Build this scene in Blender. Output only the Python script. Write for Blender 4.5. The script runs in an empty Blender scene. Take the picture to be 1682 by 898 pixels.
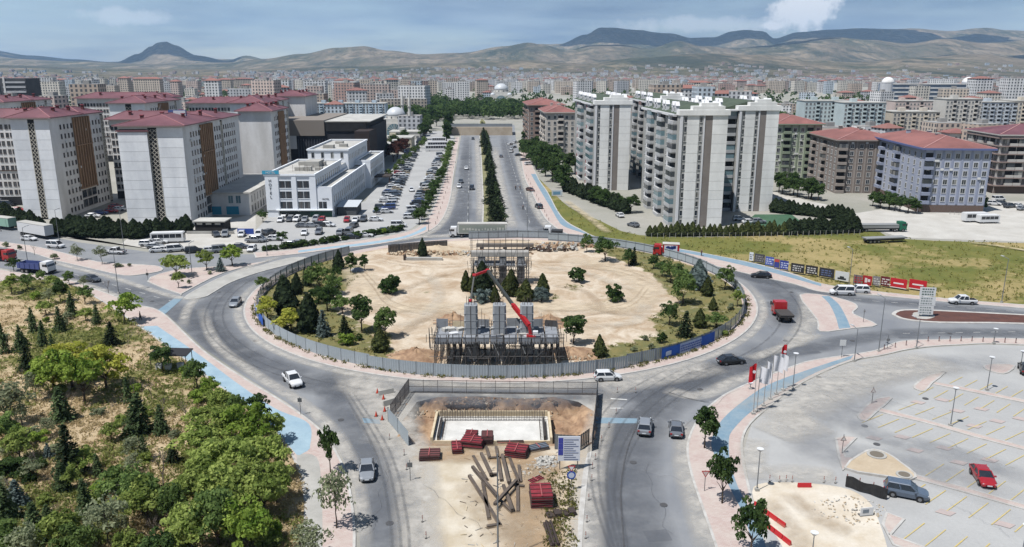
import bpy, math, random
import numpy as np
from mathutils import Vector, Matrix, noise
R = math.radians
rng = random.Random(11)
nrg = np.random.default_rng(5)
scene = bpy.context.scene
COL = scene.collection

# ---------------------------------------------------------------- camera, sky, sun, exposure
CAM_H, FOCAL, HORIZON = 46.0, 1300.0, 110.0          # metres, pixels of the 1682 px wide photograph
PITCH = math.atan((449 - HORIZON) / FOCAL)
cam = bpy.data.cameras.new('camera'); cam.sensor_width = 36; cam.lens = FOCAL / 1682 * 36
cam.clip_start = 1; cam.clip_end = 60000
cam_o = bpy.data.objects.new('camera', cam); COL.objects.link(cam_o)
cam_o.location = (0, 0, CAM_H); cam_o.rotation_euler = (math.pi / 2 - PITCH, 0, 0)
scene.camera = cam_o
SUN_EL = R(63); SUN_TO = Vector((0.80, 0.60, 0))      # the way the shadows fall
world = bpy.data.worlds.new('World'); scene.world = world; world.use_nodes = True
wn, wl = world.node_tree.nodes, world.node_tree.links
for n in list(wn): wn.remove(n)
w_out = wn.new('ShaderNodeOutputWorld'); w_bg = wn.new('ShaderNodeBackground')
sky = wn.new('ShaderNodeTexSky'); sky.sky_type = 'NISHITA'; sky.sun_disc = False
sky.sun_elevation = SUN_EL; sky.sun_rotation = math.atan2(-SUN_TO.x, -SUN_TO.y)
sky.air_density = 1.0; sky.dust_density = 0.4; sky.ozone_density = 2.0; sky.altitude = 1000
w_bg.inputs['Strength'].default_value = 0.061
# broken cloud over the whole dome: noise on the direction, flattened towards the horizon
tc = wn.new('ShaderNodeTexCoord'); sx = wn.new('ShaderNodeSeparateXYZ'); wl.new(tc.outputs['Generated'], sx.inputs[0])
def wmath(op, a, b=None):
    m = wn.new('ShaderNodeMath'); m.operation = op
    for i, q in enumerate((a, b)):
        if q is None: continue
        if isinstance(q, (int, float)): m.inputs[i].default_value = q
        else: wl.new(q, m.inputs[i])
    return m.outputs[0]
def wramp(src, stops):
    r = wn.new('ShaderNodeValToRGB'); wl.new(src, r.inputs[0])
    e = r.color_ramp.elements
    while len(e) < len(stops): e.new(0.5)
    for q, (p, c) in zip(e, stops): q.position = p; q.color = (c, c, c, 1)
    return r.outputs[0]
def wmix(fac, a, b):
    m = wn.new('ShaderNodeMix'); m.data_type = 'RGBA'
    wl.new(fac, m.inputs[0]) if not isinstance(fac, float) else setattr(m.inputs[0], 'default_value', fac)
    for i, q in ((6, a), (7, b)):
        if isinstance(q, tuple): m.inputs[i].default_value = (*q, 1)
        else: wl.new(q, m.inputs[i])
    return m.outputs[2]
zz = wmath('ADD', wmath('MAXIMUM', sx.outputs[2], 0.0), 0.10)
cmb = wn.new('ShaderNodeCombineXYZ')
wl.new(wmath('DIVIDE', sx.outputs[0], zz), cmb.inputs[0]); wl.new(wmath('DIVIDE', sx.outputs[1], zz), cmb.inputs[1])
cmb.inputs[2].default_value = 1.7
def wnoise(scale, detail, rough, off):
    n = wn.new('ShaderNodeTexNoise'); n.inputs['Scale'].default_value = scale
    n.inputs['Detail'].default_value = detail; n.inputs['Roughness'].default_value = rough
    mp = wn.new('ShaderNodeMapping'); mp.inputs['Location'].default_value = off
    wl.new(cmb.outputs[0], mp.inputs[0]); wl.new(mp.outputs[0], n.inputs['Vector'])
    return n.outputs['Fac']
veil = wramp(wnoise(0.42, 7, 0.58, (3.1, 1.2, 0)), [(0.36, 0.15), (0.62, 0.95)])
grey = wramp(wnoise(0.8, 5, 0.5, (7.3, 4.2, 2)), [(0.35, 0.0), (0.7, 1.0)])
ccol = wmix(grey, (3.3, 4.2, 5.2), (1.25, 2.05, 3.4))
skyc = wmix(veil, sky.outputs[0], ccol)
# the white heap cloud over the right-hand hills
def puff(px, py, rx, ry, sharp, seed):
    d = Vector((px - 841, FOCAL * math.cos(PITCH) - (py - 449) * math.sin(PITCH),
                -(FOCAL * math.sin(PITCH) + (py - 449) * math.cos(PITCH)))).normalized()
    ax = wmath('DIVIDE', wmath('SUBTRACT', sx.outputs[0], d.x), rx / FOCAL)
    az = wmath('DIVIDE', wmath('SUBTRACT', sx.outputs[2], d.z), ry / FOCAL)
    rr = wmath('SQRT', wmath('ADD', wmath('MULTIPLY', ax, ax), wmath('MULTIPLY', az, az)))
    n = wn.new('ShaderNodeTexNoise'); n.inputs['Scale'].default_value = 38; n.inputs['Detail'].default_value = 8
    n.inputs['Roughness'].default_value = 0.62
    mp = wn.new('ShaderNodeMapping'); mp.inputs['Location'].default_value = (seed, seed, 0)
    wl.new(tc.outputs['Generated'], mp.inputs[0]); wl.new(mp.outputs[0], n.inputs['Vector'])
    e = wmath('ADD', rr, wmath('MULTIPLY', wmath('SUBTRACT', n.outputs['Fac'], 0.5), 2.2))
    fwd = wmath('GREATER_THAN', sx.outputs[1], 0.0)
    return wmath('MULTIPLY', wmath('MULTIPLY', wramp(e, [(0.5, 1.0), (0.5 + sharp, 0.0)]), fwd), 1.0)
for (a, b, c, d_, sh, sd) in ((1324, 14, 52, 40, .42, 3.3), (1262, 42, 22, 8, .42, 1.3), (212, 28, 60, 14, .9, 8.3), (1160, 40, 130, 14, .95, 5.1)):
    fac = puff(a, b, c, d_, sh, sd)
    amt = 1.0 if sh < .8 else 0.4
    skyc = wmix(wmath('MULTIPLY', fac, amt), skyc, (8.4, 8.7, 9.2))
wl.new(skyc, w_bg.inputs['Color']); wl.new(w_bg.outputs[0], w_out.inputs['Surface'])
sun = bpy.data.lights.new('sun', 'SUN'); sun.energy = 4.2; sun.angle = R(0.6); sun.color = (1.0, 0.975, 0.945)
sun_o = bpy.data.objects.new('sun', sun); COL.objects.link(sun_o)
sd = Vector((SUN_TO.x * math.cos(SUN_EL), SUN_TO.y * math.cos(SUN_EL), -math.sin(SUN_EL)))
sun_o.rotation_euler = sd.to_track_quat('-Z', 'Y').to_euler(); sun_o.location = (0, 0, 300)
vs = scene.view_settings; vs.view_transform = 'Standard'; vs.look = 'None'; vs.exposure = 0.78; vs.gamma = 1.0
vs.use_curve_mapping = False
try:
    scene.cycles.max_bounces = 5; scene.cycles.diffuse_bounces = 3; scene.cycles.glossy_bounces = 2
    scene.cycles.transparent_max_bounces = 12; scene.cycles.volume_bounces = 1; scene.cycles.transmission_bounces = 2
    scene.cycles.caustics_reflective = False; scene.cycles.caustics_refractive = False
except Exception: pass

# ---------------------------------------------------------------- helpers
def G(px, py, z=0.0):
    """pixel -> point on the ground (or on the level z)"""
    v = py - 449
    fw = FOCAL * math.cos(PITCH) - v * math.sin(PITCH); dn = FOCAL * math.sin(PITCH) + v * math.cos(PITCH)
    t = (CAM_H - z) / dn
    return Vector(((px - 841) * t, fw * t, z))
def at(px, py, Y):
    """pixel -> point at the distance Y"""
    v = py - 449
    fw = FOCAL * math.cos(PITCH) - v * math.sin(PITCH); dn = FOCAL * math.sin(PITCH) + v * math.cos(PITCH)
    t = Y / fw
    return Vector(((px - 841) * t, Y, CAM_H - dn * t))
def hgt(g, yt): return at(841, yt, g[1]).z
def smooth(pts, closed=False, n=6):
    pts = [Vector((p[0], p[1])) for p in pts]; out = []; L = len(pts)
    for i in range(L if closed else L - 1):
        if closed: a, b, c, d = pts[i - 1], pts[i], pts[(i + 1) % L], pts[(i + 2) % L]
        else: a, b, c, d = pts[max(i - 1, 0)], pts[i], pts[i + 1], pts[min(i + 2, L - 1)]
        for k in range(n):
            t = k / n
            out.append(0.5 * ((2 * b) + (c - a) * t + (2 * a - 5 * b + 4 * c - d) * t * t + (3 * b - a - 3 * c + d) * t ** 3))
    if not closed: out.append(pts[-1])
    return out
def gp(pix, z=0): return [G(x, y, z) for x, y in pix]
class MB:
    """collects faces; build() links them as one mesh object"""
    def __init__(s): s.v = []; s.f = []; s.m = []; s.M = None
    def add(s, p):
        p = Vector(p)
        if s.M is not None: p = s.M @ p
        s.v.append(p[:]); return len(s.v) - 1
    def face(s, pts, m=0):
        s.f.append([s.add(p) for p in pts]); s.m.append(m); return s
    def box(s, x0, x1, y0, y1, z0, z1, m=0, skip=''):
        i = [s.add(p) for p in ((x0, y0, z0), (x1, y0, z0), (x1, y1, z0), (x0, y1, z0), (x0, y0, z1), (x1, y0, z1), (x1, y1, z1), (x0, y1, z1))]
        for k, q in (('b', (3, 2, 1, 0)), ('t', (4, 5, 6, 7)), ('f', (0, 1, 5, 4)), ('r', (1, 2, 6, 5)), ('k', (2, 3, 7, 6)), ('l', (3, 0, 4, 7))):
            if k in skip: continue
            s.f.append([i[a] for a in q]); s.m.append(m)
        return s
    def loft(s, rings, m=0, caps=True):
        idx = [[s.add(p) for p in r] for r in rings]; n = len(idx[0])
        for a, b in zip(idx, idx[1:]):
            for k in range(n):
                s.f.append([a[k], a[(k + 1) % n], b[(k + 1) % n], b[k]]); s.m.append(m)
        if caps:
            s.f.append(idx[0][::-1]); s.m.append(m); s.f.append(idx[-1]); s.m.append(m)
        return s
    def tube(s, pts, rad, n=6, m=0, caps=True):
        pts = [Vector(p) for p in pts]; rings = []
        for i, p in enumerate(pts):
            d = (pts[min(i + 1, len(pts) - 1)] - pts[max(i - 1, 0)]).normalized()
            a = d.cross(Vector((0, 0, 1)) if abs(d.z) < .95 else Vector((1, 0, 0))).normalized(); b = d.cross(a)
            r = rad[i] if isinstance(rad, (list, tuple)) else rad
            rings.append([p + (a * math.cos(2 * math.pi * k / n) + b * math.sin(2 * math.pi * k / n)) * r for k in range(n)])
        return s.loft(rings, m, caps)
    def beam(s, p, q, w, h, m=0):
        p, q = Vector(p), Vector(q); d = (q - p).normalized()
        a = d.cross(Vector((0, 0, 1)) if abs(d.z) < .95 else Vector((0, 1, 0))).normalized(); b = a.cross(d)
        return s.loft([[c + a * (i * w / 2) + b * (j * h / 2) for i, j in ((-1, -1), (1, -1), (1, 1), (-1, 1))] for c in (p, q)], m)
    def prism(s, pts, z0, z1, m=0, mtop=None):
        n = len(pts); A = [s.add((p[0], p[1], z0)) for p in pts]; B = [s.add((p[0], p[1], z1)) for p in pts]
        for k in range(n): s.f.append([A[k], A[(k + 1) % n], B[(k + 1) % n], B[k]]); s.m.append(m)
        s.f.append(B); s.m.append(m if mtop is None else mtop); return s
    def mesh(s, name, mats, smooth_=False):
        me = bpy.data.meshes.new(name); me.from_pydata(s.v, [], s.f)
        for q in (mats if isinstance(mats, (list, tuple)) else [mats]): me.materials.append(q)
        me.polygons.foreach_set('material_index', s.m)
        if smooth_: me.polygons.foreach_set('use_smooth', [True] * len(s.f))
        me.update(); return me
    def build(s, name, mats, parent=None, loc=(0, 0, 0), rz=0, smooth_=False):
        return ob(name, s.mesh(name, mats, smooth_), parent, loc, rz)
def ob(name, me, parent=None, loc=(0, 0, 0), rz=0, sc=None):
    o = bpy.data.objects.new(name, me); COL.objects.link(o)
    o.location = loc
    if rz: o.rotation_euler = (0, 0, rz)
    if sc is not None: o.scale = sc if isinstance(sc, (tuple, list)) else (sc,) * 3
    if parent is not None: o.parent = parent
    return o
def empty(name, loc=(0, 0, 0), rz=0):
    o = bpy.data.objects.new(name, None); COL.objects.link(o); o.location = loc; o.rotation_euler = (0, 0, rz)
    o.empty_display_size = .3; return o
def tag(o, label=None, cat=None, group=None, kind=None):
    if label: o['label'] = label
    if cat: o['category'] = cat
    if group: o['group'] = group
    if kind: o['kind'] = kind
    return o
ONES = 'zeroth first second third fourth fifth sixth seventh eighth ninth tenth eleventh twelfth thirteenth fourteenth fifteenth sixteenth seventeenth eighteenth nineteenth'.split()
TENS = {2: 'twent', 3: 'thirt', 4: 'fort', 5: 'fift', 6: 'sixt', 7: 'sevent', 8: 'eight', 9: 'ninet'}
def ordinal(n):
    if n < 20: return ONES[n]
    t, u = divmod(n, 10)
    return TENS[t] + 'ieth' if u == 0 else TENS[t] + 'y-' + ONES[u]
QUEUE = {}
def reg(o, cat, what, where, key, end='from the left', group=None):
    """label told later: alike things in one place are counted off in their order there"""
    o['category'] = cat
    QUEUE.setdefault((what, where, end, group), []).append((key, o))
def flush_labels():
    for (what, where, end, group), L in QUEUE.items():
        L.sort(key=lambda q: q[0])
        for i, (k, o) in enumerate(L):
            o['label'] = f'{what} {where}' if len(L) == 1 else f'{what} {where}, {ordinal(i + 1)} {end}'
            if group: o['group'] = group

# ---------------------------------------------------------------- materials
def lin(c):
    return tuple(((q / 255) / 12.92 if q / 255 <= .04045 else ((q / 255 + .055) / 1.055) ** 2.4) for q in c)
ALB = 0.62
MATS = {}
class NT:
    def __init__(s, name):
        s.m = bpy.data.materials.new(name); s.m.use_nodes = True; s.t = s.m.node_tree; s.n = s.t.nodes; s.l = s.t.links
        s.b = s.n['Principled BSDF']
    def node(s, typ, **kw):
        q = s.n.new(typ)
        for k, v in kw.items():
            if k in q.inputs: q.inputs[k].default_value = v
            else: setattr(q, k, v)
        return q
    def math(s, op, a, b=None):
        m = s.n.new('ShaderNodeMath'); m.operation = op
        for i, q in enumerate((a, b)):
            if q is None: continue
            if isinstance(q, (int, float)): m.inputs[i].default_value = q
            else: s.l.new(q, m.inputs[i])
        return m.outputs[0]
    def mix(s, fac, a, b, blend='MIX'):
        m = s.n.new('ShaderNodeMix'); m.data_type = 'RGBA'; m.blend_type = blend
        for i, q in ((0, fac), (6, a), (7, b)):
            if isinstance(q, (int, float)): m.inputs[i].default_value = q
            elif isinstance(q, tuple): m.inputs[i].default_value = (*q[:3], 1)
            else: s.l.new(q, m.inputs[i])
        return m.outputs[2]
    def ramp(s, src, p0, p1):
        r = s.n.new('ShaderNodeMapRange'); s.l.new(src, r.inputs[0]); r.inputs[1].default_value = p0; r.inputs[2].default_value = p1
        return r.outputs[0]
    def pos(s, world=True):
        if world: return s.node('ShaderNodeNewGeometry').outputs['Position']
        return s.node('ShaderNodeTexCoord').outputs['Object']
    def noise(s, scale, detail=6, rough=.6, world=True, stretch=None, dist=0):
        q = s.node('ShaderNodeTexNoise', Scale=scale, Detail=detail, Roughness=rough, Distortion=dist); src = s.pos(world)
        if stretch:
            mp = s.node('ShaderNodeMapping'); mp.inputs['Scale'].default_value = stretch; s.l.new(src, mp.inputs[0]); src = mp.outputs[0]
        s.l.new(src, q.inputs['Vector']); return q.outputs['Fac']
def mat(name, c, c2=None, scale=.5, lo=.35, hi=.65, rough=.85, metal=0, spec=.3, fine=0, fscale=12, bump=0, world=True, rand=0, stretch=None, alb=None, coat=0):
    if name in MATS: return MATS[name]
    t = NT(name); k = ALB if alb is None else alb
    A = tuple(q * k for q in lin(c)); col = A
    if c2 is not None:
        B = tuple(q * k for q in lin(c2)); col = t.mix(t.ramp(t.noise(scale, world=world, stretch=stretch), lo, hi), A, B)
    if fine:
        fn = t.noise(fscale, 4, .7, world=world); v = t.ramp(fn, .2, .8)
        f = t.math('ADD', t.math('MULTIPLY', v, fine * 2), 1 - fine)
        cm = t.node('ShaderNodeCombineColor')
        for i in range(3): t.l.new(f, cm.inputs[i])
        col = t.mix(1.0, col, cm.outputs[0], 'MULTIPLY')
    if rand:
        oi = t.node('ShaderNodeObjectInfo'); f = t.math('ADD', t.math('MULTIPLY', oi.outputs['Random'], rand * 2), 1 - rand)
        cm = t.node('ShaderNodeCombineColor')
        for i in range(3): t.l.new(f, cm.inputs[i])
        col = t.mix(1.0, col, cm.outputs[0], 'MULTIPLY')
    if isinstance(col, tuple): t.b.inputs['Base Color'].default_value = (*col, 1)
    else: t.l.new(col, t.b.inputs['Base Color'])
    t.b.inputs['Roughness'].default_value = rough; t.b.inputs['Metallic'].default_value = metal
    t.b.inputs['Specular IOR Level'].default_value = spec; t.b.inputs['Coat Weight'].default_value = coat
    if bump:
        bn = t.node('ShaderNodeBump', Strength=bump, Distance=.05); t.l.new(t.noise(fscale, 5, .7, world=world), bn.inputs['Height'])
        t.l.new(bn.outputs[0], t.b.inputs['Normal'])
    MATS[name] = t.m; return t.m
def plain(c, rough=.6, metal=0, spec=.4, coat=0):
    return mat('paint_%d_%d_%d_%d_%d' % (*c, int(rough * 100), int(metal * 10)), c, rough=rough, metal=metal, spec=spec, coat=coat)
def soft(name, c, scale=1.2, lo=.3, hi=.7, gain=1.0):
    """thin wear or dust whose cover follows the point attribute a, broken up by noise"""
    if name in MATS: return MATS[name]
    t = NT(name); A = tuple(q * ALB for q in lin(c)); t.b.inputs['Base Color'].default_value = (*A, 1); t.b.inputs['Roughness'].default_value = .9
    at_ = t.node('ShaderNodeAttribute', attribute_name='a'); nz = t.ramp(t.noise(scale, 6, .65), lo, hi)
    fac = t.math('MINIMUM', t.math('MULTIPLY', t.math('MULTIPLY', at_.outputs['Fac'], gain), t.math('ADD', t.math('MULTIPLY', nz, .8), .2)), 1.0)
    tr = t.node('ShaderNodeBsdfTransparent'); mx = t.node('ShaderNodeMixShader'); t.l.new(fac, mx.inputs[0])
    t.l.new(tr.outputs[0], mx.inputs[1]); t.l.new(t.b.outputs[0], mx.inputs[2]); t.l.new(mx.outputs[0], t.n['Material Output'].inputs['Surface'])
    MATS[name] = t.m; return t.m
# ---------------------------------------------------------------- ground surfaces
M_ground = mat('city_ground', (176, 172, 164), (150, 150, 138), scale=.02, fine=.10, fscale=.6)
M_asph = mat('asphalt', (130, 133, 138), (148, 150, 152), scale=.12, fine=.07, fscale=3.5, bump=.1, rough=.8)
M_asph2 = mat('asphalt_newer', (112, 115, 121), (128, 131, 135), scale=.1, fine=.07, fscale=3.5, bump=.1, rough=.8)
M_lot = mat('parking_asphalt', (184, 184, 182), (170, 170, 169), scale=.09, fine=.08, fscale=2.5, bump=.08)
M_white = mat('dusty_concrete', (206, 203, 196), (188, 184, 176), scale=.15, fine=.08, fscale=2)
M_conc = mat('old_concrete', (188, 186, 180), (168, 166, 160), scale=.3, fine=.08, fscale=4)
M_kerb = mat('kerb_concrete', (205, 203, 198), (180, 176, 170), scale=.8, fine=.1, fscale=6)
M_earth = mat('pale_earth', (208, 192, 168), (186, 168, 142), scale=.16, fine=.12, fscale=3, bump=.4)
M_pit = mat('dug_earth', (182, 152, 122), (146, 116, 92), scale=.5, lo=.4, hi=.62, fine=.26, fscale=2.2, bump=1.0)
M_bike = mat('cycle_blue', (166, 190, 202), (148, 174, 190), scale=.4, fine=.08, fscale=4)
M_bike2 = mat('cycle_blue_worn', (122, 150, 168), (142, 162, 174), scale=.5, fine=.1, fscale=4)
def mk_paving():
    t = NT('pink_block_paving'); br = t.node('ShaderNodeTexBrick', Scale=1.0); br.offset = .5
    br.inputs['Color1'].default_value = (*[q * ALB for q in lin((202, 186, 178))], 1)
    br.inputs['Color2'].default_value = (*[q * ALB for q in lin((190, 168, 160))], 1)
    br.inputs['Mortar'].default_value = (*[q * ALB for q in lin((172, 156, 150))], 1)
    br.inputs['Mortar Size'].default_value = .012; br.inputs['Brick Width'].default_value = .4; br.inputs['Row Height'].default_value = .2
    t.l.new(t.pos(), br.inputs['Vector'])
    dust = t.ramp(t.noise(.35, 6, .6), .42, .68)
    c = t.mix(t.math('MULTIPLY', dust, .7), br.outputs['Color'], tuple(q * ALB for q in lin((204, 194, 184))))
    t.l.new(c, t.b.inputs['Base Color']); t.b.inputs['Roughness'].default_value = .9; return t.m
M_pave = mk_paving()
def mk_mask(name, dirt, dirt2, grass, grass2, scale=.3, fine=.2):
    """earth and thin grass: the point attribute g says where plants grow"""
    t = NT(name); k = ALB; L = lambda c: tuple(q * k for q in lin(c))
    d = t.mix(t.ramp(t.noise(scale * .5, 9, .7, dist=.8), .40, .62), L(dirt), L(dirt2))
    gcol = t.mix(t.ramp(t.noise(scale * 1.3, 6, .6), .35, .65), L(grass), L(grass2))
    a = t.node('ShaderNodeAttribute', attribute_name='g')
    fac = t.ramp(t.math('ADD', a.outputs['Fac'], t.math('MULTIPLY', t.math('SUBTRACT', t.noise(scale * 1.6, 8, .7), .5), 1.5)), .4, .62)
    c = t.mix(fac, d, gcol)
    f = t.math('ADD', t.math('MULTIPLY', t.ramp(t.noise(2.6, 6, .75), .25, .75), fine * 2), 1 - fine)
    cm = t.node('ShaderNodeCombineColor')
    for i in range(3): t.l.new(f, cm.inputs[i])
    t.l.new(t.mix(1.0, c, cm.outputs[0], 'MULTIPLY'), t.b.inputs['Base Color']); t.b.inputs['Roughness'].default_value = .95
    t.b.inputs['Specular IOR Level'].default_value = .1
    bn = t.node('ShaderNodeBump', Strength=.6, Distance=.15); t.l.new(t.noise(2.2, 7, .75), bn.inputs['Height']); t.l.new(bn.outputs[0], t.b.inputs['Normal'])
    return t.m
M_site = mk_mask('site_earth', (216, 202, 182), (182, 160, 134), (112, 114, 76), (136, 126, 82))
M_park = mk_mask('dry_park_ground', (198, 178, 146), (176, 154, 122), (102, 108, 64), (132, 126, 78), scale=.22, fine=.28)
M_field = mk_mask('field_grass', (150, 138, 92), (176, 158, 112), (104, 110, 58), (124, 122, 68), scale=.1, fine=.22)

def fbm(x, y, s, o=4, seed=0.): return noise.fractal(Vector((x * s, y * s, seed)), 1.0, 2.0, o)
def sheet(name, pts, m, z, kind='structure', parent=None):
    o = MB().face([(p[0], p[1], z) for p in pts]).build(name, m, parent)
    if o.data.polygons[0].normal.z < 0: o.data.flip_normals()
    if parent is None: o['kind'] = kind
    return o
def offset_line(pts, d, closed):
    out = []; n = len(pts)
    for i, p in enumerate(pts):
        a = pts[i - 1] if (closed or i > 0) else p; b = pts[(i + 1) % n] if (closed or i < n - 1) else p
        t = (Vector((b[0], b[1])) - Vector((a[0], a[1])))
        t = t.normalized() if t.length > 1e-6 else Vector((1, 0)); out.append(Vector((p[0] - t.y * d, p[1] + t.x * d)))
    return out
def area(pts): return sum(pts[i - 1][0] * pts[i][1] - pts[i][0] * pts[i - 1][1] for i in range(len(pts))) / 2
def slab(name, pts, m, h=.13, kerb=.28, km=None):
    """raised pavement or traffic island with a kerb round it"""
    if area(pts) < 0: pts = pts[::-1]
    o = MB().prism(pts, -.05, h).build(name, m); o['kind'] = 'structure'
    if kerb:
        inn = offset_line(pts, kerb, True); b = MB(); n = len(pts)
        out = offset_line(pts, -.012, True)
        for i in range(n):
            j = (i + 1) % n; z = h + .02
            b.face([(*out[i], 0), (*out[j], 0), (*out[j], z), (*out[i], z)]); b.face([(*out[i], z), (*out[j], z), (*inn[j], z), (*inn[i], z)])
            b.face([(*inn[j], h), (*inn[i], h), (*inn[i], z), (*inn[j], z)])
        b.build('kerb', km or M_kerb, o)
    return o
def strip(name, pts, width, m, z, prof=(0, .75, 1, .75, 0), seg=6, taper=True, parent=None):
    c = smooth(pts, False, seg); n = len(c); k = len(prof); v = []; a = []; f = []
    for j in range(k):
        off = (j / (k - 1) - .5) * width
        for i, p in enumerate(offset_line(c, off, False)):
            v.append((p[0], p[1], z)); e = min(i, n - 1 - i) / (n * .12) if taper else 1
            a.append(prof[j] * min(1, e))
    for j in range(k - 1):
        for i in range(n - 1): f.append((j * n + i + 1, j * n + i, (j + 1) * n + i, (j + 1) * n + i + 1))
    me = bpy.data.meshes.new(name); me.from_pydata(v, [], f); me.materials.append(m)
    at_ = me.attributes.new('a', 'FLOAT', 'POINT'); at_.data.foreach_set('value', a)
    o = ob(name, me, parent)
    if me.polygons[0].normal.z < 0: me.flip_normals()
    if parent is None: o['kind'] = 'structure'
    return o
def inside(p, poly):
    x, y = p[0], p[1]; r = False; n = len(poly)
    for i in range(n):
        x1, y1 = poly[i - 1][0], poly[i - 1][1]; x2, y2 = poly[i][0], poly[i][1]
        if (y1 > y) != (y2 > y) and x < (x2 - x1) * (y - y1) / (y2 - y1) + x1: r = not r
    return r
def relief(name, poly, step, zf, gf, m, edge=.02):
    """a piece of natural ground with gentle relief, filling a polygon outline"""
    import bmesh
    bm = bmesh.new(); vs_ = [bm.verts.new((p[0], p[1], 0)) for p in poly]; bm.faces.new(vs_)
    xs = [p[0] for p in poly]; ys = [p[1] for p in poly]
    def cuts(lo, hi, ax):
        q = lo + step
        while q < hi:
            co = (q, 0, 0) if ax == 0 else (0, q, 0); no = (1, 0, 0) if ax == 0 else (0, 1, 0)
            bmesh.ops.bisect_plane(bm, geom=bm.verts[:] + bm.edges[:] + bm.faces[:], plane_co=co, plane_no=no); q += step
    cuts(min(xs), max(xs), 0); cuts(min(ys), max(ys), 1)
    bd = {v.index for v in bm.verts if v.is_boundary}
    bm.verts.index_update(); g = []
    for v in bm.verts:
        v.co.z = zf(v.co.x, v.co.y) if not v.is_boundary else edge
        g.append(gf(v.co.x, v.co.y))
    bmesh.ops.recalc_face_normals(bm, faces=bm.faces)
    me = bpy.data.meshes.new(name); bm.to_mesh(me); bm.free(); me.materials.append(m)
    if me.polygons[0].normal.z < 0: me.flip_normals()
    a = me.attributes.new('g', 'FLOAT', 'POINT'); a.data.foreach_set('value', g)
    me.polygons.foreach_set('use_smooth', [True] * len(me.polygons))
    o = ob(name, me); o['kind'] = 'structure'; return o

# the ground sheet, with an opening where the pit is dug
PX0, PX1, PY0, PY1 = -17.0, 13.0, 90.6, 107.2
gx = sorted([-30000, -8000, -2500, -900, -400, -150, -60, PX0, PX1, 60, 150, 400, 900, 2500, 8000, 30000])
gy = sorted([-3000, -200, 30, PY0, PY1, 160, 240, 330, 500, 800, 1500, 3000, 8000, 30000])
b = MB()
for i in range(len(gx) - 1):
    for j in range(len(gy) - 1):
        if gx[i] == PX0 and gy[j] == PY0: continue
        b.face([(gx[i], gy[j], 0), (gx[i + 1], gy[j], 0), (gx[i + 1], gy[j + 1], 0), (gx[i], gy[j + 1], 0)])
tag(b.build('ground', M_ground), kind='structure')

# the road surface: roundabout and its arms in one sheet
road_px = [(-700, 330), (-300, 352), (0, 372), (130, 398), (260, 416), (440, 418), (540, 409), (640, 395), (700, 380), (728, 360), (745, 300), (757, 225), (760, 205),
           (845, 205), (848, 235), (870, 300), (905, 368), (960, 388), (1110, 420), (1240, 452), (1350, 478), (1460, 488), (1682, 506), (2100, 540),
           (2100, 585), (1682, 560), (1479, 563), (1433, 580), (1340, 597), (1241, 630), (1166, 670), (1130, 722), (1128, 748), (1136, 786), (1151, 831), (1173, 895), (1230, 1060),
           (948, 1060), (957, 898), (962, 800), (970, 745), (985, 690), (984, 652), (980, 645), (672, 643), (640, 682), (645, 700), (668, 745), (690, 800), (698, 898), (700, 1060),
           (570, 1060), (592, 898), (583, 800), (560, 745), (530, 705), (470, 660), (400, 617), (335, 572), (270, 512), (225, 500), (170, 478), (100, 455), (0, 440), (-300, 385), (-700, 355)]
sheet('road', gp(road_px), M_asph, .03)
CX, CY, RF = -2.2, 163.3, 50.0                       # the roundabout's centre and the radius of its hoarding
def ring(r, n=96, a0=0, a1=2 * math.pi): return [Vector((CX + r * math.cos(a0 + (a1 - a0) * i / n), CY + r * math.sin(a0 + (a1 - a0) * i / n))) for i in range(n if a1 - a0 > 6.2 else n + 1)]
# wheel-polished lanes and dusty edges
D_dark = soft('tyre_polish', (102, 106, 113), scale=.25, gain=.8); D_dust = soft('road_dust', (206, 201, 192), scale=.5, gain=.95); D_seam = soft('road_seam', (88, 88, 90), scale=2)
D_sk = soft('skid_marks', (98, 101, 106), scale=.8, gain=.45)
zs = [.036]
def st(name, pts, w, m, prof=(0, .75, 1, .75, 0), **k):
    zs[0] += .0025
    return strip(name, pts, w, m, zs[0], prof, **k)
st('worn_lane', ring(58.5, 40, R(150), R(330)), 9, D_dark); st('worn_lane', ring(58.5, 40, R(-30), R(60)), 9, D_dark)
st('worn_lane', gp([(600, 585), (560, 640), (600, 720), (640, 800), (650, 900), (652, 1000)]), 8, D_dark)
st('worn_lane', gp([(1240, 590), (1120, 640), (1050, 700), (1030, 780), (1040, 860), (1070, 960)]), 9, D_dark)
st('worn_lane', gp([(1180, 600), (1080, 660), (1010, 720), (990, 800), (1000, 900), (1010, 990)]), 5, D_dark)
st('worn_lane', gp([(20, 440), (120, 455), (250, 490), (330, 540), (420, 600)]), 7, D_dark)
st('worn_lane', gp([(1200, 600), (1340, 570), (1480, 548), (1682, 548), (1900, 560)]), 6, D_dark)
st('worn_lane', gp([(1110, 425), (1250, 460), (1400, 490), (1560, 505), (1720, 520)]), 6, D_dark)
st('worn_lane', gp([(768, 220), (766, 260), (763, 310), (758, 350), (735, 378), (640, 400), (520, 425), (400, 470)]), 7, D_dark)
st('worn_lane', gp([(826, 220), (838, 270), (855, 320), (880, 370), (950, 395)]), 7, D_dark)
sheet('asphalt_patch', gp([(744, 343), (790, 343), (791, 372), (715, 378), (733, 363)]), M_asph2, .034)
sheet('asphalt_patch', gp([(757, 255), (774, 255), (775, 263), (756, 263)]), M_asph2, .034)
sheet('asphalt_patch', gp([(754, 276), (775, 276), (776, 281), (753, 281)]), M_asph2, .034)
edge = (0, .5, 1, 1, .8)
st('dusty_edge', gp([(560, 600), (590, 640), (620, 690), (650, 740), (675, 800), (685, 900), (687, 1000)]), 5.5, D_dust)
st('dusty_edge', gp([(600, 622), (640, 655), (660, 700), (690, 760), (697, 900), (697, 1000)]), 5, D_dust)
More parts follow.
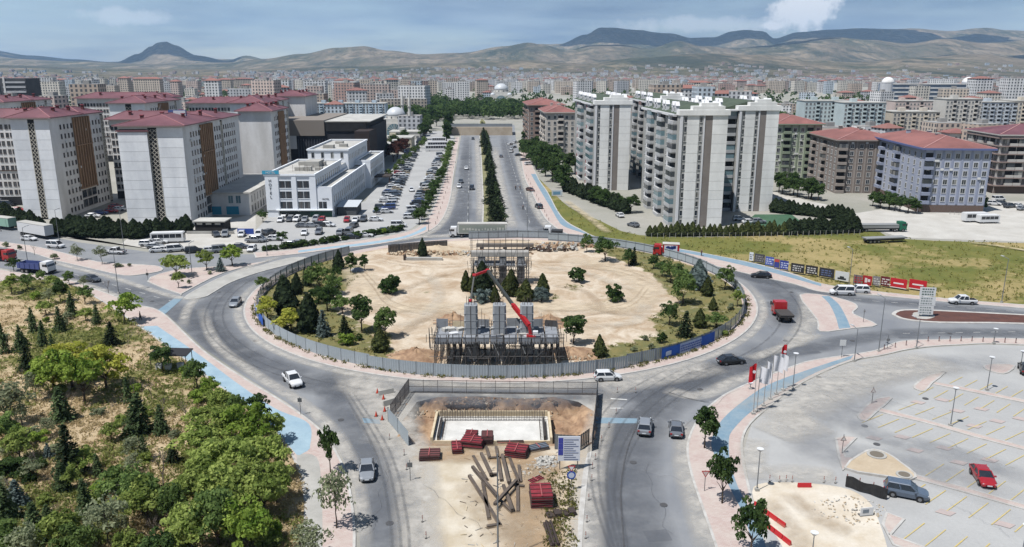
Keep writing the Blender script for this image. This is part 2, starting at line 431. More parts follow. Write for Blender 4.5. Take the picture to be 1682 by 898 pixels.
st('dusty_edge', gp([(330, 500), (352, 560), (420, 615), (500, 665), (548, 710), (575, 760), (590, 830), (597, 930)]), 2.6, D_dust)
st('dusty_edge', gp([(1140, 690), (1128, 735), (1132, 780), (1146, 830), (1168, 900), (1190, 980)]), 4, D_dust)
st('dusty_edge', gp([(1000, 640), (984, 700), (972, 760), (965, 830), (960, 920), (958, 1000)]), 4.5, D_dust)
st('dusty_edge', gp([(985, 640), (1030, 630), (1110, 615), (1180, 600)]), 7, D_dust)
st('dusty_edge', gp([(1090, 640), (1150, 650), (1210, 625), (1290, 600)]), 3.5, D_dust)
st('dusty_edge', gp([(640, 628), (800, 634), (990, 634)]), 3.5, D_dust)
st('dusty_edge', gp([(560, 625), (620, 640), (650, 680), (640, 730)]), 8, D_dust)
st('dusty_edge', ring(53.6, 60, R(165), R(372)), 2.2, D_dust); st('dusty_edge', ring(63.2, 30, R(150), R(205)), 2.4, D_dust)
st('dusty_edge', gp([(1325, 480), (1330, 520), (1300, 570)]), 5, D_dust); st('dusty_edge', gp([(1346, 548), (1290, 570), (1230, 590)]), 3, D_dust)
st('dusty_edge', gp([(783, 225), (788, 290), (792, 370)]), 4.5, D_dust); st('dusty_edge', gp([(748, 300), (738, 340), (722, 368), (690, 388), (600, 402)]), 4, D_dust)
st('dusty_edge', gp([(812, 240), (820, 290), (832, 345), (842, 376)]), 5, D_dust); st('dusty_edge', gp([(848, 250), (862, 300), (885, 352), (905, 376)]), 4, D_dust)
st('dusty_edge', gp([(100, 455), (180, 482), (240, 515), (330, 580)]), 2.4, D_dust)
st('dusty_edge', gp([(60, 425), (180, 455), (297, 490), (345, 480)]), 2.4, D_dust)
st('dusty_edge', gp([(640, 392), (740, 387), (840, 382), (900, 382)]), 5, D_dust)
for a0, a1, rr in ((168, 235, 56.4), (175, 250, 58.1), (182, 246, 59.6), (300, 352, 57), (310, 380, 60.5)):
    st('skid_mark', ring(rr, 30, R(a0), R(a1)), .5, D_sk)
for q in range(5):
    dx = q * 24
    st('skid_mark', gp([(1205 - dx, 600), (1110 - dx, 655), (1048 - dx * .8, 720), (1020 - dx * .5, 800), (1030 - dx * .3, 900), (1045, 990)]), .45, D_sk)
for q in range(3): st('skid_mark', gp([(560 + q * 8, 640), (615 + q * 12, 740), (640 + q * 14, 850), (645 + q * 14, 950)]), .45, D_sk)
st('road_seam', gp([(1050, 690), (1030, 740), (1020, 800), (1022, 860), (1030, 960)]), .16, D_seam, prof=(1, 1), taper=False)
st('road_seam', gp([(1098, 645), (1130, 655), (1165, 662)]), .16, D_seam, prof=(1, 1), taper=False)
M_mark = mat('road_paint', (226, 226, 222), (178, 178, 176), scale=1.5, fine=.1, fscale=5)
M_yel = mat('yellow_bay_paint', (216, 190, 108), (196, 184, 142), scale=2, fine=.1, fscale=5)
def dashes(name, a, b, n, w=.14, frac=.4, m=None, z=.075):
    bm_ = MB()
    for i in range(n):
        p = a.lerp(b, (i + .1) / n); q = a.lerp(b, (i + .1 + frac) / n); d = (q - p).normalized(); s = Vector((-d.y, d.x, 0)) * w / 2
        bm_.face([(*(p - s)[:2], z), (*(q - s)[:2], z), (*(q + s)[:2], z), (*(p + s)[:2], z)])
    o = bm_.build(name, m or M_mark)
    o['kind'] = 'structure'
    return o
dashes('lane_marking', G(772, 225), G(768, 372), 26); dashes('lane_marking', G(828, 228), G(872, 372), 26)
dashes('lane_marking', G(1400, 492), G(1682, 513), 9); dashes('lane_marking', G(1480, 548), G(1682, 545), 7)
dashes('lane_marking', G(1000, 671), G(1024, 671), 1, .3, .9); dashes('lane_marking', G(1000, 655), G(1030, 657), 1, .3, .9); dashes('lane_marking', G(120, 450), G(300, 500), 8)
for pts in ([(978, 686), (1048, 688), (1046, 696), (978, 696)], [(595, 687), (623, 690), (625, 697), (598, 695)], [(249, 517), (288, 489), (302, 489), (268, 519)]):
    sheet('cycle_crossing', gp(pts), M_bike2, .078)

# pavements, cycle paths and traffic islands
park_edge = [(-330, 440), (-150, 452), (0, 462), (60, 460), (110, 466), (170, 497), (225, 535), (290, 582), (360, 636), (420, 682), (462, 724), (486, 765), (498, 810), (499, 850), (492, 898), (470, 1000)]
kerb_l = [(560, 1000), (584, 898), (575, 800), (556, 748), (524, 704), (466, 661), (396, 618), (331, 573), (266, 513), (222, 500), (168, 479), (100, 457), (0, 443), (-300, 388), (-700, 360)]
pe = smooth(gp(park_edge), False, 6); kl = smooth(gp(kerb_l), False, 6)
slab('pavement', pe + kl, M_pave)
def ribbon(name, left, right, m, z, n=6):
    L = smooth(gp(left), False, n); Rr = smooth(gp(right), False, n)
    return sheet(name, L + Rr[::-1], m, z)
sheet('worn_pavement', smooth(gp([(487, 747), (520, 752), (528, 800), (530, 900), (528, 1000)]), False, 4) + smooth(gp([(476, 1000), (493, 898), (500, 830), (488, 770)]), False, 4), M_conc, .1345)
ribbon('cycle_path', [(229, 537), (292, 582), (362, 636), (422, 682), (464, 722), (487, 748)], [(258, 536), (325, 582), (392, 632), (452, 672), (507, 697), (509, 738)], M_bike, .139)
sheet('cycle_path_mouth', gp([(487, 748), (509, 738), (505, 742), (492, 749)]), M_bike, .1405)
ROUT = [(2100, 578), (1682, 557), (1548, 558), (1479, 561), (1433, 577), (1340, 591), (1301, 602), (1241, 625), (1196, 645), (1166, 666), (1143, 693), (1130, 722), (1128, 748), (1136, 786), (1151, 831), (1173, 895), (1205, 1000)]
RIN = [(1290, 1000), (1262, 898), (1242, 840), (1231, 800), (1222, 756), (1221, 722), (1234, 696), (1264, 669), (1297, 643), (1340, 618), (1398, 594), (1450, 584), (1502, 573), (1577, 567), (1682, 567), (2100, 592)]
slab('pavement', smooth(gp(ROUT), False, 6) + smooth(gp(RIN), False, 6), M_pave)
ribbon('cycle_path', [(1402, 584), (1340, 604), (1264, 632), (1218, 662), (1185, 692), (1169, 722), (1172, 745), (1185, 775), (1200, 805), (1222, 850), (1240, 910)],
       [(1397, 591), (1340, 613), (1279, 646), (1234, 677), (1204, 707), (1197, 726), (1200, 763), (1212, 801), (1230, 835), (1248, 870), (1262, 915)], M_bike2, .139)
# outer pavement along the grass field
NOUT = [(852, 235), (860, 286), (872, 313), (887, 345), (901, 365), (930, 384), (963, 391), (1015, 403), (1110, 422), (1240, 453), (1300, 466), (1350, 480), (1421, 484), (1548, 496), (1682, 507), (2100, 542)]
NIN = [(2100, 530), (1682, 501), (1548, 490), (1421, 477), (1349, 466), (1300, 449), (1240, 433), (1110, 408), (1013, 397), (976, 388), (956, 378), (931, 364), (916, 346), (900, 316), (881, 286), (860, 235)]
slab('pavement', smooth(gp(NOUT), False, 5) + smooth(gp(NIN), False, 5), M_pave, kerb=.35)
ribbon('cycle_path', [(872, 286), (888, 314), (906, 344), (915, 360), (926, 372), (957, 383), (1013, 401), (1110, 413), (1240, 441), (1349, 471)],
       [(880, 286), (899, 316), (915, 346), (930, 365), (955, 379), (976, 389), (1013, 397.5), (1110, 409), (1240, 434), (1349, 466.5)], M_bike2, .139)
LOUT = [(755, 225), (745, 290), (740, 325), (727, 360), (700, 382), (637, 399), (540, 411), (485, 418), (420, 424)]
LIN = [(416, 415), (475, 411), (503, 406), (587, 396), (668, 381), (695, 366), (712, 340), (735, 278), (748, 225)]
slab('pavement', smooth(gp(LOUT), False, 5) + smooth(gp(LIN), False, 5), M_pave, kerb=.35)
ribbon('cycle_path', [(700, 372), (665, 388), (600, 399), (540, 406), (490, 412)], [(700, 378), (665, 391.5), (600, 403), (540, 409), (490, 415.5)], M_bike, .139)
# traffic islands in the western and eastern arms
slab('traffic_island', smooth(gp([(-300, 366), (0, 397), (90, 412), (160, 430), (235, 435), (262, 438), (266, 445), (235, 451), (204, 453), (160, 444), (90, 428), (0, 406), (-300, 371)]), True, 3), M_pave)
slab('traffic_island', smooth(gp([(242, 463), (262, 450), (300, 442), (340, 439), (385, 436), (420, 432), (441, 429), (419, 435), (369, 448), (330, 466), (299, 483), (294, 483)]), True, 2), M_pave)
slab('traffic_island', smooth(gp([(302, 490), (332, 471), (372, 452), (425, 437), (475, 424), (505, 424), (470, 436), (425, 448), (380, 464), (352, 480), (334, 489)]), True, 3), M_conc)
slab('traffic_island', smooth(gp([(1313, 485), (1358, 486), (1400, 497), (1409, 506), (1402, 516), (1441, 534), (1400, 540), (1347, 545), (1341, 525)]), True, 3), M_pave)
ribbon('cycle_path', [(1349, 487), (1362, 500), (1372, 520), (1378, 541)], [(1362, 487), (1377, 500), (1388, 518), (1397, 539)], M_bike2, .1395)
M_bed = mat('red_brown_bed', (108, 72, 62), (88, 60, 54), scale=.6, fine=.2, fscale=4, bump=.4)
slab('median_island', smooth(gp([(1465, 515), (1482, 509), (1540, 510), (1682, 517), (1850, 526), (2100, 545), (2100, 566), (1850, 547), (1682, 533), (1545, 531), (1490, 526), (1470, 520)]), True, 3), M_bed, kerb=.7)
sheet('bed_stones', smooth(gp([(1501, 514), (1524, 514), (1536, 520), (1522, 525), (1502, 522)]), True, 3), M_conc, .139)
# the tree median of the northern avenue
slab('avenue_median', smooth(gp([(787, 200), (790, 260), (793, 330), (795, 374), (832, 374), (823, 330), (810, 270), (798, 200)]), True, 3), mat('median_earth', (150, 144, 108), (110, 112, 70), scale=.3, fine=.15, fscale=2), kerb=.4)
# car parks and yards
sheet('car_park', gp([(418, 414), (418, 380), (440, 357), (550, 350), (600, 330), (636, 280), (668, 240), (690, 215), (740, 215), (746, 225), (730, 278), (706, 340), (690, 366), (668, 380), (587, 395), (503, 405)]), M_lot, .02)
sheet('car_park', gp([(-300, 345), (0, 355), (90, 388), (200, 400), (230, 372), (330, 372), (420, 350), (420, 412), (260, 411), (130, 393), (0, 367), (-300, 349)]), M_white, .016)
sheet('yard', gp([(1395, 352), (1480, 338), (1682, 330), (2000, 330), (2000, 400), (1682, 397), (1480, 390), (1420, 372)]), M_white, .02)
sheet('yard', gp([(1262, 312), (1330, 330), (1400, 345), (1410, 356), (1370, 358), (1300, 335), (1260, 322)]), M_white, .018)
field = smooth(gp([(882, 290), (905, 312), (935, 340), (985, 362), (1050, 386), (1210, 388), (1420, 378), (1480, 392), (1682, 399), (2000, 402)]), False, 3) + smooth(gp([(2100, 530), (1682, 501), (1548, 490), (1421, 477), (1349, 466), (1300, 449), (1240, 433), (1110, 408), (1013, 397), (976, 388), (956, 378), (931, 364), (916, 346), (900, 316)]), False, 3)
relief('field', field, 4.0, lambda x, y: .06 + .25 * max(0, fbm(x, y, .05)), lambda x, y: .55 + .9 * fbm(x, y, .03, 4, 3.) + .3 * fbm(x, y * 3, .02, 3, 8.), M_field)
st('field_track', gp([(928, 330), (948, 345), (975, 365), (1000, 385)]), 3.5, soft('track_earth', (206, 190, 156), scale=.3)).location.z += .3
st('field_track', gp([(1590, 400), (1640, 406), (1700, 416)]), 2.5, soft('track_earth', (206, 190, 156))).location.z += .3
# the big car park on the right with its bays
sheet('car_park', smooth(gp([(1234, 697), (1264, 670), (1297, 644), (1340, 619), (1398, 595), (1450, 585), (1502, 574), (1577, 568), (1682, 568), (2100, 594)]), False, 4) + gp([(2300, 1060), (1288, 1060), (1262, 898), (1231, 800), (1222, 740)]), M_lot, .02)
D_lot = soft('lot_wear', (146, 149, 154), scale=.25, gain=.6)
st('worn_lane', gp([(1700, 600), (1560, 598), (1430, 620), (1350, 660), (1330, 720), (1400, 750), (1520, 770), (1682, 830)]), 9, D_lot)
st('worn_lane', gp([(1480, 640), (1400, 680), (1440, 715), (1560, 745), (1700, 790)]), 6, D_lot)
st('dusty_edge', gp([(1260, 690), (1330, 650), (1430, 612), (1560, 592)]), 12, D_dust); st('dusty_edge', gp([(1262, 715), (1300, 700), (1345, 692)]), 9, D_dust)
st('dusty_edge', gp([(1240, 720), (1236, 760), (1244, 790)]), 4, D_dust); st('dusty_edge', gp([(1262, 782), (1310, 778), (1376, 786)]), 5, D_dust)
sheet('dug_verge', smooth(gp([(1238, 800), (1290, 792), (1380, 800), (1425, 822), (1445, 860), (1460, 910), (1480, 1000), (1310, 1000), (1285, 898), (1248, 845)]), True, 4), mat('dug_verge_earth', (226, 218, 204), (206, 192, 170), scale=.25, fine=.1, fscale=3, bump=.3), .03)
def slab2(name, pix, m=None, sm=2, **k): return slab(name, smooth(gp(pix), True, sm) if sm > 1 else [Vector(p[:2]) for p in gp(pix)], m or M_pave, **k)
slab2('parking_island', [(1616, 600), (1640, 598), (1668, 601), (1656, 613), (1640, 614), (1618, 607)])
slab2('parking_island', [(1500, 634), (1525, 616), (1552, 613), (1532, 630), (1520, 643), (1506, 641)])
slab2('parking_island', [(1536, 628), (1600, 640), (1690, 659), (1850, 696), (1850, 703), (1690, 664), (1598, 645), (1533, 632)], sm=1, kerb=.2)
slab2('parking_island', [(1407, 683), (1430, 660), (1450, 653), (1466, 655), (1440, 678), (1422, 693)])
slab2('parking_island', [(1447, 671), (1520, 690), (1600, 712), (1690, 736), (1850, 782), (1850, 791), (1690, 742), (1598, 718), (1518, 695), (1443, 677)], sm=1, kerb=.2)
slab2('parking_island', [(1371, 720), (1390, 717), (1408, 720), (1386, 742), (1390, 752), (1411, 754), (1384, 774), (1376, 750)], sm=1)
slab2('parking_island', [(1505, 781), (1580, 800), (1690, 832), (1850, 880), (1850, 892), (1690, 840), (1578, 808), (1503, 788)], sm=1, kerb=.2)
slab2('parking_island', [(1455, 842), (1487, 854), (1464, 880), (1500, 892), (1600, 930), (1600, 945), (1466, 896), (1448, 862)], sm=1)
o = slab2('raised_earth_platform', [(1386, 771), (1412, 748), (1434, 740), (1460, 748), (1480, 762), (1504, 781), (1496, 790), (1440, 783)], M_earth, sm=2, kerb=.25, h=.28)
for (x, y, r) in ((1440, 747, 1.15), (1485, 780, .9)):
    c = G(x, y, .28); MB().tube([c + Vector((0, 0, -.1)), c + Vector((0, 0, .1))], r, 16).build('manhole_ring', M_conc, o); MB().tube([c + Vector((0, 0, -.1)), c + Vector((0, 0, .13))], r * .7, 16).build('manhole_cover', mat('manhole_dark', (120, 112, 100)), o)
# painted bays: rows of yellow lines either side of the strips
def bays(a, b, n, ln, ang):
    A, B = G(*a), G(*b); d = (B - A).normalized(); u = Vector((math.cos(math.atan2(d.y, d.x) + R(ang)), math.sin(math.atan2(d.y, d.x) + R(ang)), 0)); bm_ = MB()
    for i in range(n):
        p = A.lerp(B, i / (n - 1)); s = Vector((-u.y, u.x, 0)) * .06; q = p + u * ln
        bm_.face([(*(p - s)[:2], .075), (*(q - s)[:2], .075), (*(q + s)[:2], .075), (*(p + s)[:2], .075)])
    o_ = bm_.build('bay_marking', M_yel); o_['kind'] = 'structure'
bays((1533, 636), (1860, 708), 13, 4.6, -103); bays((1560, 630), (1860, 696), 12, 4.2, 77)
bays((1450, 681), (1860, 797), 14, 4.8, -103); bays((1476, 674), (1860, 782), 13, 4.6, 77)
bays((1520, 796), (1860, 896), 10, 4.8, -103); bays((1520, 782), (1860, 880), 10, 4.6, 77); bays((1484, 886), (1800, 990), 9, 4.6, 77)
M_dia = mat('pink_bay_diamond', (194, 178, 172), (182, 170, 166), scale=1)
for (x, y) in ((1436, 720), (1482, 718), (1503, 740), (1551, 736), (1575, 760), (1625, 756), (1508, 661), (1548, 657), (1572, 675), (1612, 672), (1638, 692), (1676, 688), (1553, 842), (1650, 862), (1600, 700)):
    c = G(x, y); sheet('bay_diamond', [c + Vector(q) for q in ((-1.1, .1, 0), (.1, -.75, 0), (1.1, -.1, 0), (-.1, .75, 0))], M_dia, .0745)
# dirty strip between the southern carriageways, left and right of the pit
med_px = [(645, 698), (668, 745), (690, 800), (698, 898), (700, 1060), (948, 1060), (957, 898), (962, 800), (970, 742)]
medw = [Vector(p[:2]) for p in gp(med_px)]
sheet('earth_median', [Vector((PX0, PY0)), *[p for p in medw if p.y < PY0], Vector((PX1, PY0))][::1], mat('median_dust', (212, 200, 180), (184, 162, 134), scale=.2, fine=.12, fscale=2.5, bump=.3), .024)
M_slabc = mat('site_concrete', (216, 206, 188), (194, 180, 156), scale=.35, fine=.08, fscale=3)
sheet('concrete_strip', smooth(gp([(700, 760), (780, 752), (792, 800), (800, 850), (806, 905), (812, 1060)]), False, 3) + gp([(704, 1060), (702, 898), (697, 800)]), M_slabc, .03)
slab('kerb_strip', smooth(gp([(972, 742), (966, 780), (960, 840), (956, 898), (954, 1000)]), False, 4) + smooth(gp([(946, 1000), (948, 898), (951, 840), (957, 780), (965, 745)]), False, 4), M_kerb, h=.12, kerb=0)
D_earth = soft('spilt_earth', (190, 162, 128), scale=.4)
st('spilt_earth', gp([(880, 760), (870, 820), (880, 880), (890, 950)]), 7, D_earth); st('spilt_earth', gp([(700, 745), (760, 748), (840, 752), (930, 765)]), 5, D_earth)
# the pit
def zpit(x, y):
    e = min(x - PX0, PX1 - x, y - PY0 + 1.5, PY1 - y)
    d = max(0, min(1, (e - 2.0 - 1.8 * fbm(x, y, .35)) / (.9 if y > 104 else 2.2)))
    front = max(0, min(1, (y - PY0 - .3) / 1.6))
    return (-1.55 * d * front) + (.5 * fbm(x, y, .8, 6) if d > .02 else .0) * front
b = MB(); NX, NY = 110, 62
idx = [[b.add((PX0 + (PX1 - PX0) * i / NX, PY0 + (PY1 - PY0) * j / NY, 0 if i in (0, NX) or j in (0, NY) else zpit(PX0 + (PX1 - PX0) * i / NX, PY0 + (PY1 - PY0) * j / NY))) for j in range(NY + 1)] for i in range(NX + 1)]
for i in range(NX):
    for j in range(NY): b.f.append([idx[i][j], idx[i + 1][j], idx[i + 1][j + 1], idx[i][j + 1]]); b.m.append(0)
tag(b.build('pit_ground', M_pit, smooth_=True), kind='structure')
sheet('concrete_apron', gp([(672, 645), (980, 648), (976, 676), (950, 660), (910, 652), (860, 655), (790, 651), (720, 652), (685, 660), (662, 690), (650, 700), (645, 690)]), M_white, .026)
# inside the roundabout
GL = gp([(425, 475), (520, 420), (600, 440), (580, 470), (540, 490), (560, 520), (640, 545), (650, 585), (630, 600), (520, 580), (440, 550)])
GR = gp([(960, 400), (1010, 402), (1090, 420), (1200, 462), (1226, 500), (1210, 540), (1120, 590), (1000, 600), (930, 590), (1000, 570), (1080, 550), (1070, 520), (1110, 495), (1085, 470), (1060, 445), (1010, 425)])
GS = [(940, 472, 7), (1008, 492, 6), (640, 478, 7), (790, 490, 7), (900, 490, 7), (700, 480, 4)]
def gsite(x, y):
    p = (x, y); g = .12
    if inside(p, GL) or inside(p, GR): g = .72
    for (a, c, r) in GS:
        q = G(a, c); g = max(g, .62 * (1 - math.hypot(x - q.x, (y - q.y) * .8) / r))
    return g + .1 * fbm(x, y, .1, 3, 4.)
def zsite(x, y):
    return max(.15 + .10 * max(0, fbm(x, y, .09, 5) + .3) + .03 * fbm(x, y, .5, 3, 2.), .135)
relief('site_ground', ring(RF - .3, 72), 1.6, zsite, gsite, M_site, edge=.135)
st('site_track', gp([(560, 425), (590, 455), (620, 500), (720, 508), (900, 505), (1030, 505), (1060, 470), (1000, 440), (900, 425)]), 9, soft('site_track_dust', (226, 208, 180), scale=.3)).location.z += .2
slab('site_kerb', ring(52.6, 120), M_pave, h=.12, kerb=.3)
# the park
park = [p for p in pe if p.x > -179] + [Vector(G(300, 1010)[:2]), Vector((-70, 30)), Vector((-180, 30)), Vector((-180, 185))]
def zpark(x, y): return .05 + .5 * max(0, fbm(x, y, .05, 4) + .2)
def gpark(x, y): return .38 + .75 * fbm(x, y, .045, 4, 6.) + .35 * fbm(x, y, .15, 3, 1.)
relief('park_ground', park, 2.5, zpark, gpark, M_park)

q_ = random.Random(21); M_man = mat('iron_cover', (84, 84, 86)); M_ptch = mat('asphalt_repair', (114, 117, 122), (126, 128, 132), scale=.4, fine=.08, fscale=4)
for (px_, py_) in ((560, 690), (640, 860), (1040, 760), (1090, 830), (1150, 640), (420, 560), (360, 480), (1290, 560), (1400, 560), (1560, 548), (1300, 480), (880, 340), (760, 330), (250, 495), (470, 610), (1420, 700), (1380, 640), (1440, 730), (1520, 655), (1550, 612), (1345, 620)):
    c = G(px_, py_); o = MB().tube([(c.x, c.y, .06), (c.x, c.y, .085)], .42, 14).build('manhole', M_man); o['kind'] = 'structure'
for (px_, py_, w, d, rz) in ((590, 660, 3, 1.2, 40), (660, 820, 1.2, 5, 5), (1010, 800, 1.0, 6, -4), (1080, 880, 2.5, 2, 8), (1170, 655, 4, 1, 30), (400, 585, 3, 1, -40), (350, 530, 1.2, 3, 10), (1260, 500, 1.4, 4, -8), (1330, 580, 4, 1, 15), (1500, 555, 5, 1, 0), (120, 455, 4, 1.2, -15)):
    c = G(px_, py_); a = R(rz); sheet('asphalt_patch', [c + Vector((x * math.cos(a) - y * math.sin(a), x * math.sin(a) + y * math.cos(a), 0)) for x, y in ((-w / 2, -d / 2), (w / 2, -d / 2), (w / 2, d / 2), (-w / 2, d / 2))], M_ptch, .0335)
D_crk = soft('crack_line', (100, 101, 104), scale=2, gain=.7)
def crack(a, b_, n=9, amp=.5):
    A, B_ = G(*a), G(*b_); L = [A.lerp(B_, i / n) + Vector((q_.uniform(-amp, amp), q_.uniform(-amp, amp), 0)) for i in range(n + 1)]; st('road_crack', L, .055, D_crk, prof=(1, 1), taper=False, seg=2)
for a, b_ in (((610, 880), (640, 760)), ((1100, 880), (1060, 760)), ((1120, 700), (1210, 640)), ((340, 520), (420, 600)), ((1310, 560), (1500, 545)), ((450, 640), (560, 650)), ((1350, 650), (1450, 700)), ((1400, 640), (1560, 690)), ((1540, 720), (1660, 770)), ((1560, 830), (1660, 880)), ((700, 800), (790, 870)), ((1220, 500), (1270, 540)), ((180, 470), (290, 510)), ((560, 720), (640, 730)), ((990, 760), (1120, 790))): crack(a, b_)
D_rut = soft('wheel_rut', (184, 162, 134), scale=.9, gain=.5); D_pale = soft('pale_track', (228, 218, 200), scale=.35, gain=.55)
for pts, w, m in (([(575, 430), (610, 470), (640, 505), (720, 520), (780, 515)], .6, D_rut), ([(582, 430), (617, 468), (650, 500), (725, 513), (785, 508)], .6, D_rut), ([(1060, 470), (1030, 500), (960, 512), (880, 512)], .6, D_rut), ([(1066, 474), (1036, 505), (962, 519), (880, 519)], .6, D_rut), ([(600, 420), (700, 436), (850, 430), (1000, 440), (1080, 465)], .7, D_rut), ([(600, 425), (700, 441), (850, 435), (1000, 446), (1076, 470)], .7, D_rut), ([(650, 540), (700, 520), (720, 480), (700, 450)], 3.5, D_pale), ([(960, 540), (1040, 530), (1060, 500)], 4, D_pale), ([(880, 440), (960, 450), (1040, 480)], 4, D_pale), ([(620, 500), (680, 470), (740, 450)], 3, D_rut), ([(960, 500), (1000, 515), (1060, 520)], 3, D_rut), ([(740, 520), (690, 530), (650, 560)], 3, D_rut), ([(900, 470), (960, 480), (990, 510)], 2.5, D_rut)):
    st('site_track', gp(pts), w, m).location.z += .2
for pts, w, m in (([(830, 860), (850, 880), (860, 930)], 5, D_rut), ([(700, 730), (760, 735), (830, 735), (900, 745)], 3.5, D_rut), ([(870, 770), (880, 800), (860, 860)], 4, D_rut), ([(770, 790), (800, 840), (830, 890)], 5, D_rut), ([(1290, 810), (1340, 850), (1400, 880)], 3, D_rut), ([(1260, 820), (1300, 870), (1330, 920)], 3, D_rut)):
    st('median_track', gp(pts), w, m)
# ---------------------------------------------------------------- hills
RIDGES = [  # distance, depth, skyline of the photograph (pixel x, pixel y)
    (12500, 2600, [(-600, 70), (0, 82), (60, 91), (130, 97), (190, 101), (300, 96), (445, 97), (620, 100), (800, 84), (880, 72), (920, 72), (958, 58), (985, 47), (1000, 47), (1040, 50), (1090, 55), (1130, 62), (1165, 61), (1195, 51), (1215, 49), (1246, 52), (1264, 63), (1300, 53), (1350, 50), (1400, 47), (1460, 48), (1500, 47), (1540, 51), (1600, 46), (1640, 50), (1682, 52), (1900, 44), (2300, 60)]),
    (10500, 1500, [(150, 112), (200, 101), (235, 88), (258, 75), (270, 69), (283, 68), (296, 74), (330, 90), (378, 99), (410, 90), (448, 98), (480, 112)]),
    (8600, 1700, [(-600, 96), (0, 94), (130, 100), (250, 104), (380, 102), (440, 96), (500, 88), (560, 78), (600, 75), (640, 82), (700, 88), (760, 86), (830, 75), (868, 69), (890, 73), (930, 82), (970, 74), (1010, 73), (1060, 80), (1110, 67), (1150, 76), (1200, 79), (1250, 75), (1300, 68), (1360, 62), (1420, 66), (1480, 72), (1540, 64), (1600, 70), (1682, 66), (1900, 62), (2300, 80)]),
    (6300, 1500, [(-600, 104), (0, 106), (200, 112), (400, 113), (600, 108), (760, 102), (850, 97), (950, 104), (1050, 94), (1150, 87), (1240, 89), (1340, 98), (1400, 101), (1500, 93), (1600, 88), (1682, 96), (1900, 92), (2300, 100)]),
]
def prof(L, x):
    if x <= L[0][0]: return L[0][1] if L[0][0] < -500 else 112
    for (a, ya), (b, yb) in zip(L, L[1:]):
        if x <= b: t = (x - a) / (b - a); t = t * t * (3 - 2 * t); return ya + (yb - ya) * t
    return L[-1][1] if L[-1][0] > 2000 else 112
def hill_z(px, r):
    x = (px - 841) * r / 1330; y = r; best = 0.
    for k, (r0, w, L) in enumerate(RIDGES):
        top = CAM_H + r0 * (HORIZON - prof(L, px)) / 1330
        if top <= 0: continue
        q = (r - r0) / (w if r < r0 else w * 1.6)
        fall = math.exp(-q * q)
        n1 = noise.ridged_multi_fractal(Vector((x * .00065, y * .00055, k * 3.1)), 1.0, 2.1, 5, 1.0, 2.0)
        n2 = noise.ridged_multi_fractal(Vector((x * .0021, y * .0012, k * 5.7)), 1.0, 2.1, 4, 1.0, 2.0)
        gul = 1 - (.5 * (1 - fall) + .05) * max(0, min(1, n1 * .55)) - .26 * max(0, min(1, n2 * .5)) * (1.12 - fall)
        best = max(best, top * fall * gul)
    base = max(0, (r - 3200) / 2500) * 14
    return max(best, min(base, 26) + 10 * max(0, noise.fractal(Vector((x * .0012, y * .0012, 0)), 1, 2, 3)) * min(1, max(0, (r - 3200) / 1500)))
cols = list(range(-520, 2240, 6)); rows = [2900 * (5.6 ** (i / 150)) for i in range(151)]
V = []; F = []
for r in rows:
    for px in cols: V.append(((px - 841) * r / 1330, r, hill_z(px, r) - .6))
nC = len(cols)
for j in range(len(rows) - 1):
    for i in range(nC - 1): F.append((j * nC + i, j * nC + i + 1, (j + 1) * nC + i + 1, (j + 1) * nC + i))
me = bpy.data.meshes.new('hills'); me.from_pydata(V, [], F); me.polygons.foreach_set('use_smooth', [True] * len(F))
def mk_hills():
    t = NT('hill_steppe'); L = lambda c: tuple(q * .40 for q in lin(c))
    a = t.mix(t.ramp(t.noise(.0016, 9, .64, stretch=(1, .4, 1)), .42, .58), L((168, 152, 128)), L((122, 122, 96)))
    a = t.mix(t.math('MULTIPLY', t.ramp(t.noise(.0034, 10, .7, stretch=(1, .45, 1), dist=.8), .50, .58), .85), a, L((206, 186, 158)))
    a = t.mix(t.math('MULTIPLY', t.ramp(t.noise(.0012, 9, .68, stretch=(1, .5, 1), dist=.5), .52, .58), .8), a, L((82, 90, 74)))
    a = t.mix(t.math('MULTIPLY', t.ramp(t.noise(.009, 8, .75, stretch=(1, .3, 1)), .48, .66), .75), a, L((86, 94, 70)))
    a = t.mix(t.math('MULTIPLY', t.ramp(t.noise(.0052, 6, .6, stretch=(.35, 1.6, 1), dist=1.2), .60, .64), .6), a, L((66, 78, 60)))
    t.l.new(a, t.b.inputs['Base Color']); t.b.inputs['Roughness'].default_value = 1; t.b.inputs['Specular IOR Level'].default_value = 0
    bn = t.node('ShaderNodeBump', Strength=1.0, Distance=140); t.l.new(t.noise(.003, 8, .65), bn.inputs['Height']); t.l.new(bn.outputs[0], t.b.inputs['Normal'])
    return t.m
me.materials.append(mk_hills()); tag(ob('hills', me), kind='structure')

# heap clouds drifting over the hills, above the picture; their shade lies on the slopes
M_cloud = mat('cloud_white', (240, 242, 246), rough=1, spec=0, alb=.9)
def cloud(px, r, rx, ry, label, z=2300, seed=0):
    tx, ty, tz = (px - 841) * r / 1330, r, 200; k = (z - tz) / math.tan(SUN_EL); cx_, cy_ = tx - SUN_TO.x * k, ty - SUN_TO.y * k
    b = MB(); q = random.Random(seed)
    for i in range(16):
        a = q.uniform(0, 6.28); t = math.sqrt(q.random()) * .8; s = q.uniform(.25, .5)
        c = Vector((cx_ + rx * t * math.cos(a), cy_ + ry * t * math.sin(a), z + q.uniform(0, 150)))
        b.loft([[c + Vector((rx * s * math.cos(u) * math.cos(v), ry * s * math.sin(u) * math.cos(v), (420 if v > 0 else 60) * s * 2 * math.sin(v))) for u in [6.283 * j / 12 for j in range(12)]] for v in (-1.2, -.5, 0, .4, .8, 1.2, 1.5)])
    tag(b.build('cloud', M_cloud, smooth_=True), label, 'cloud', 'heap clouds above the hills')
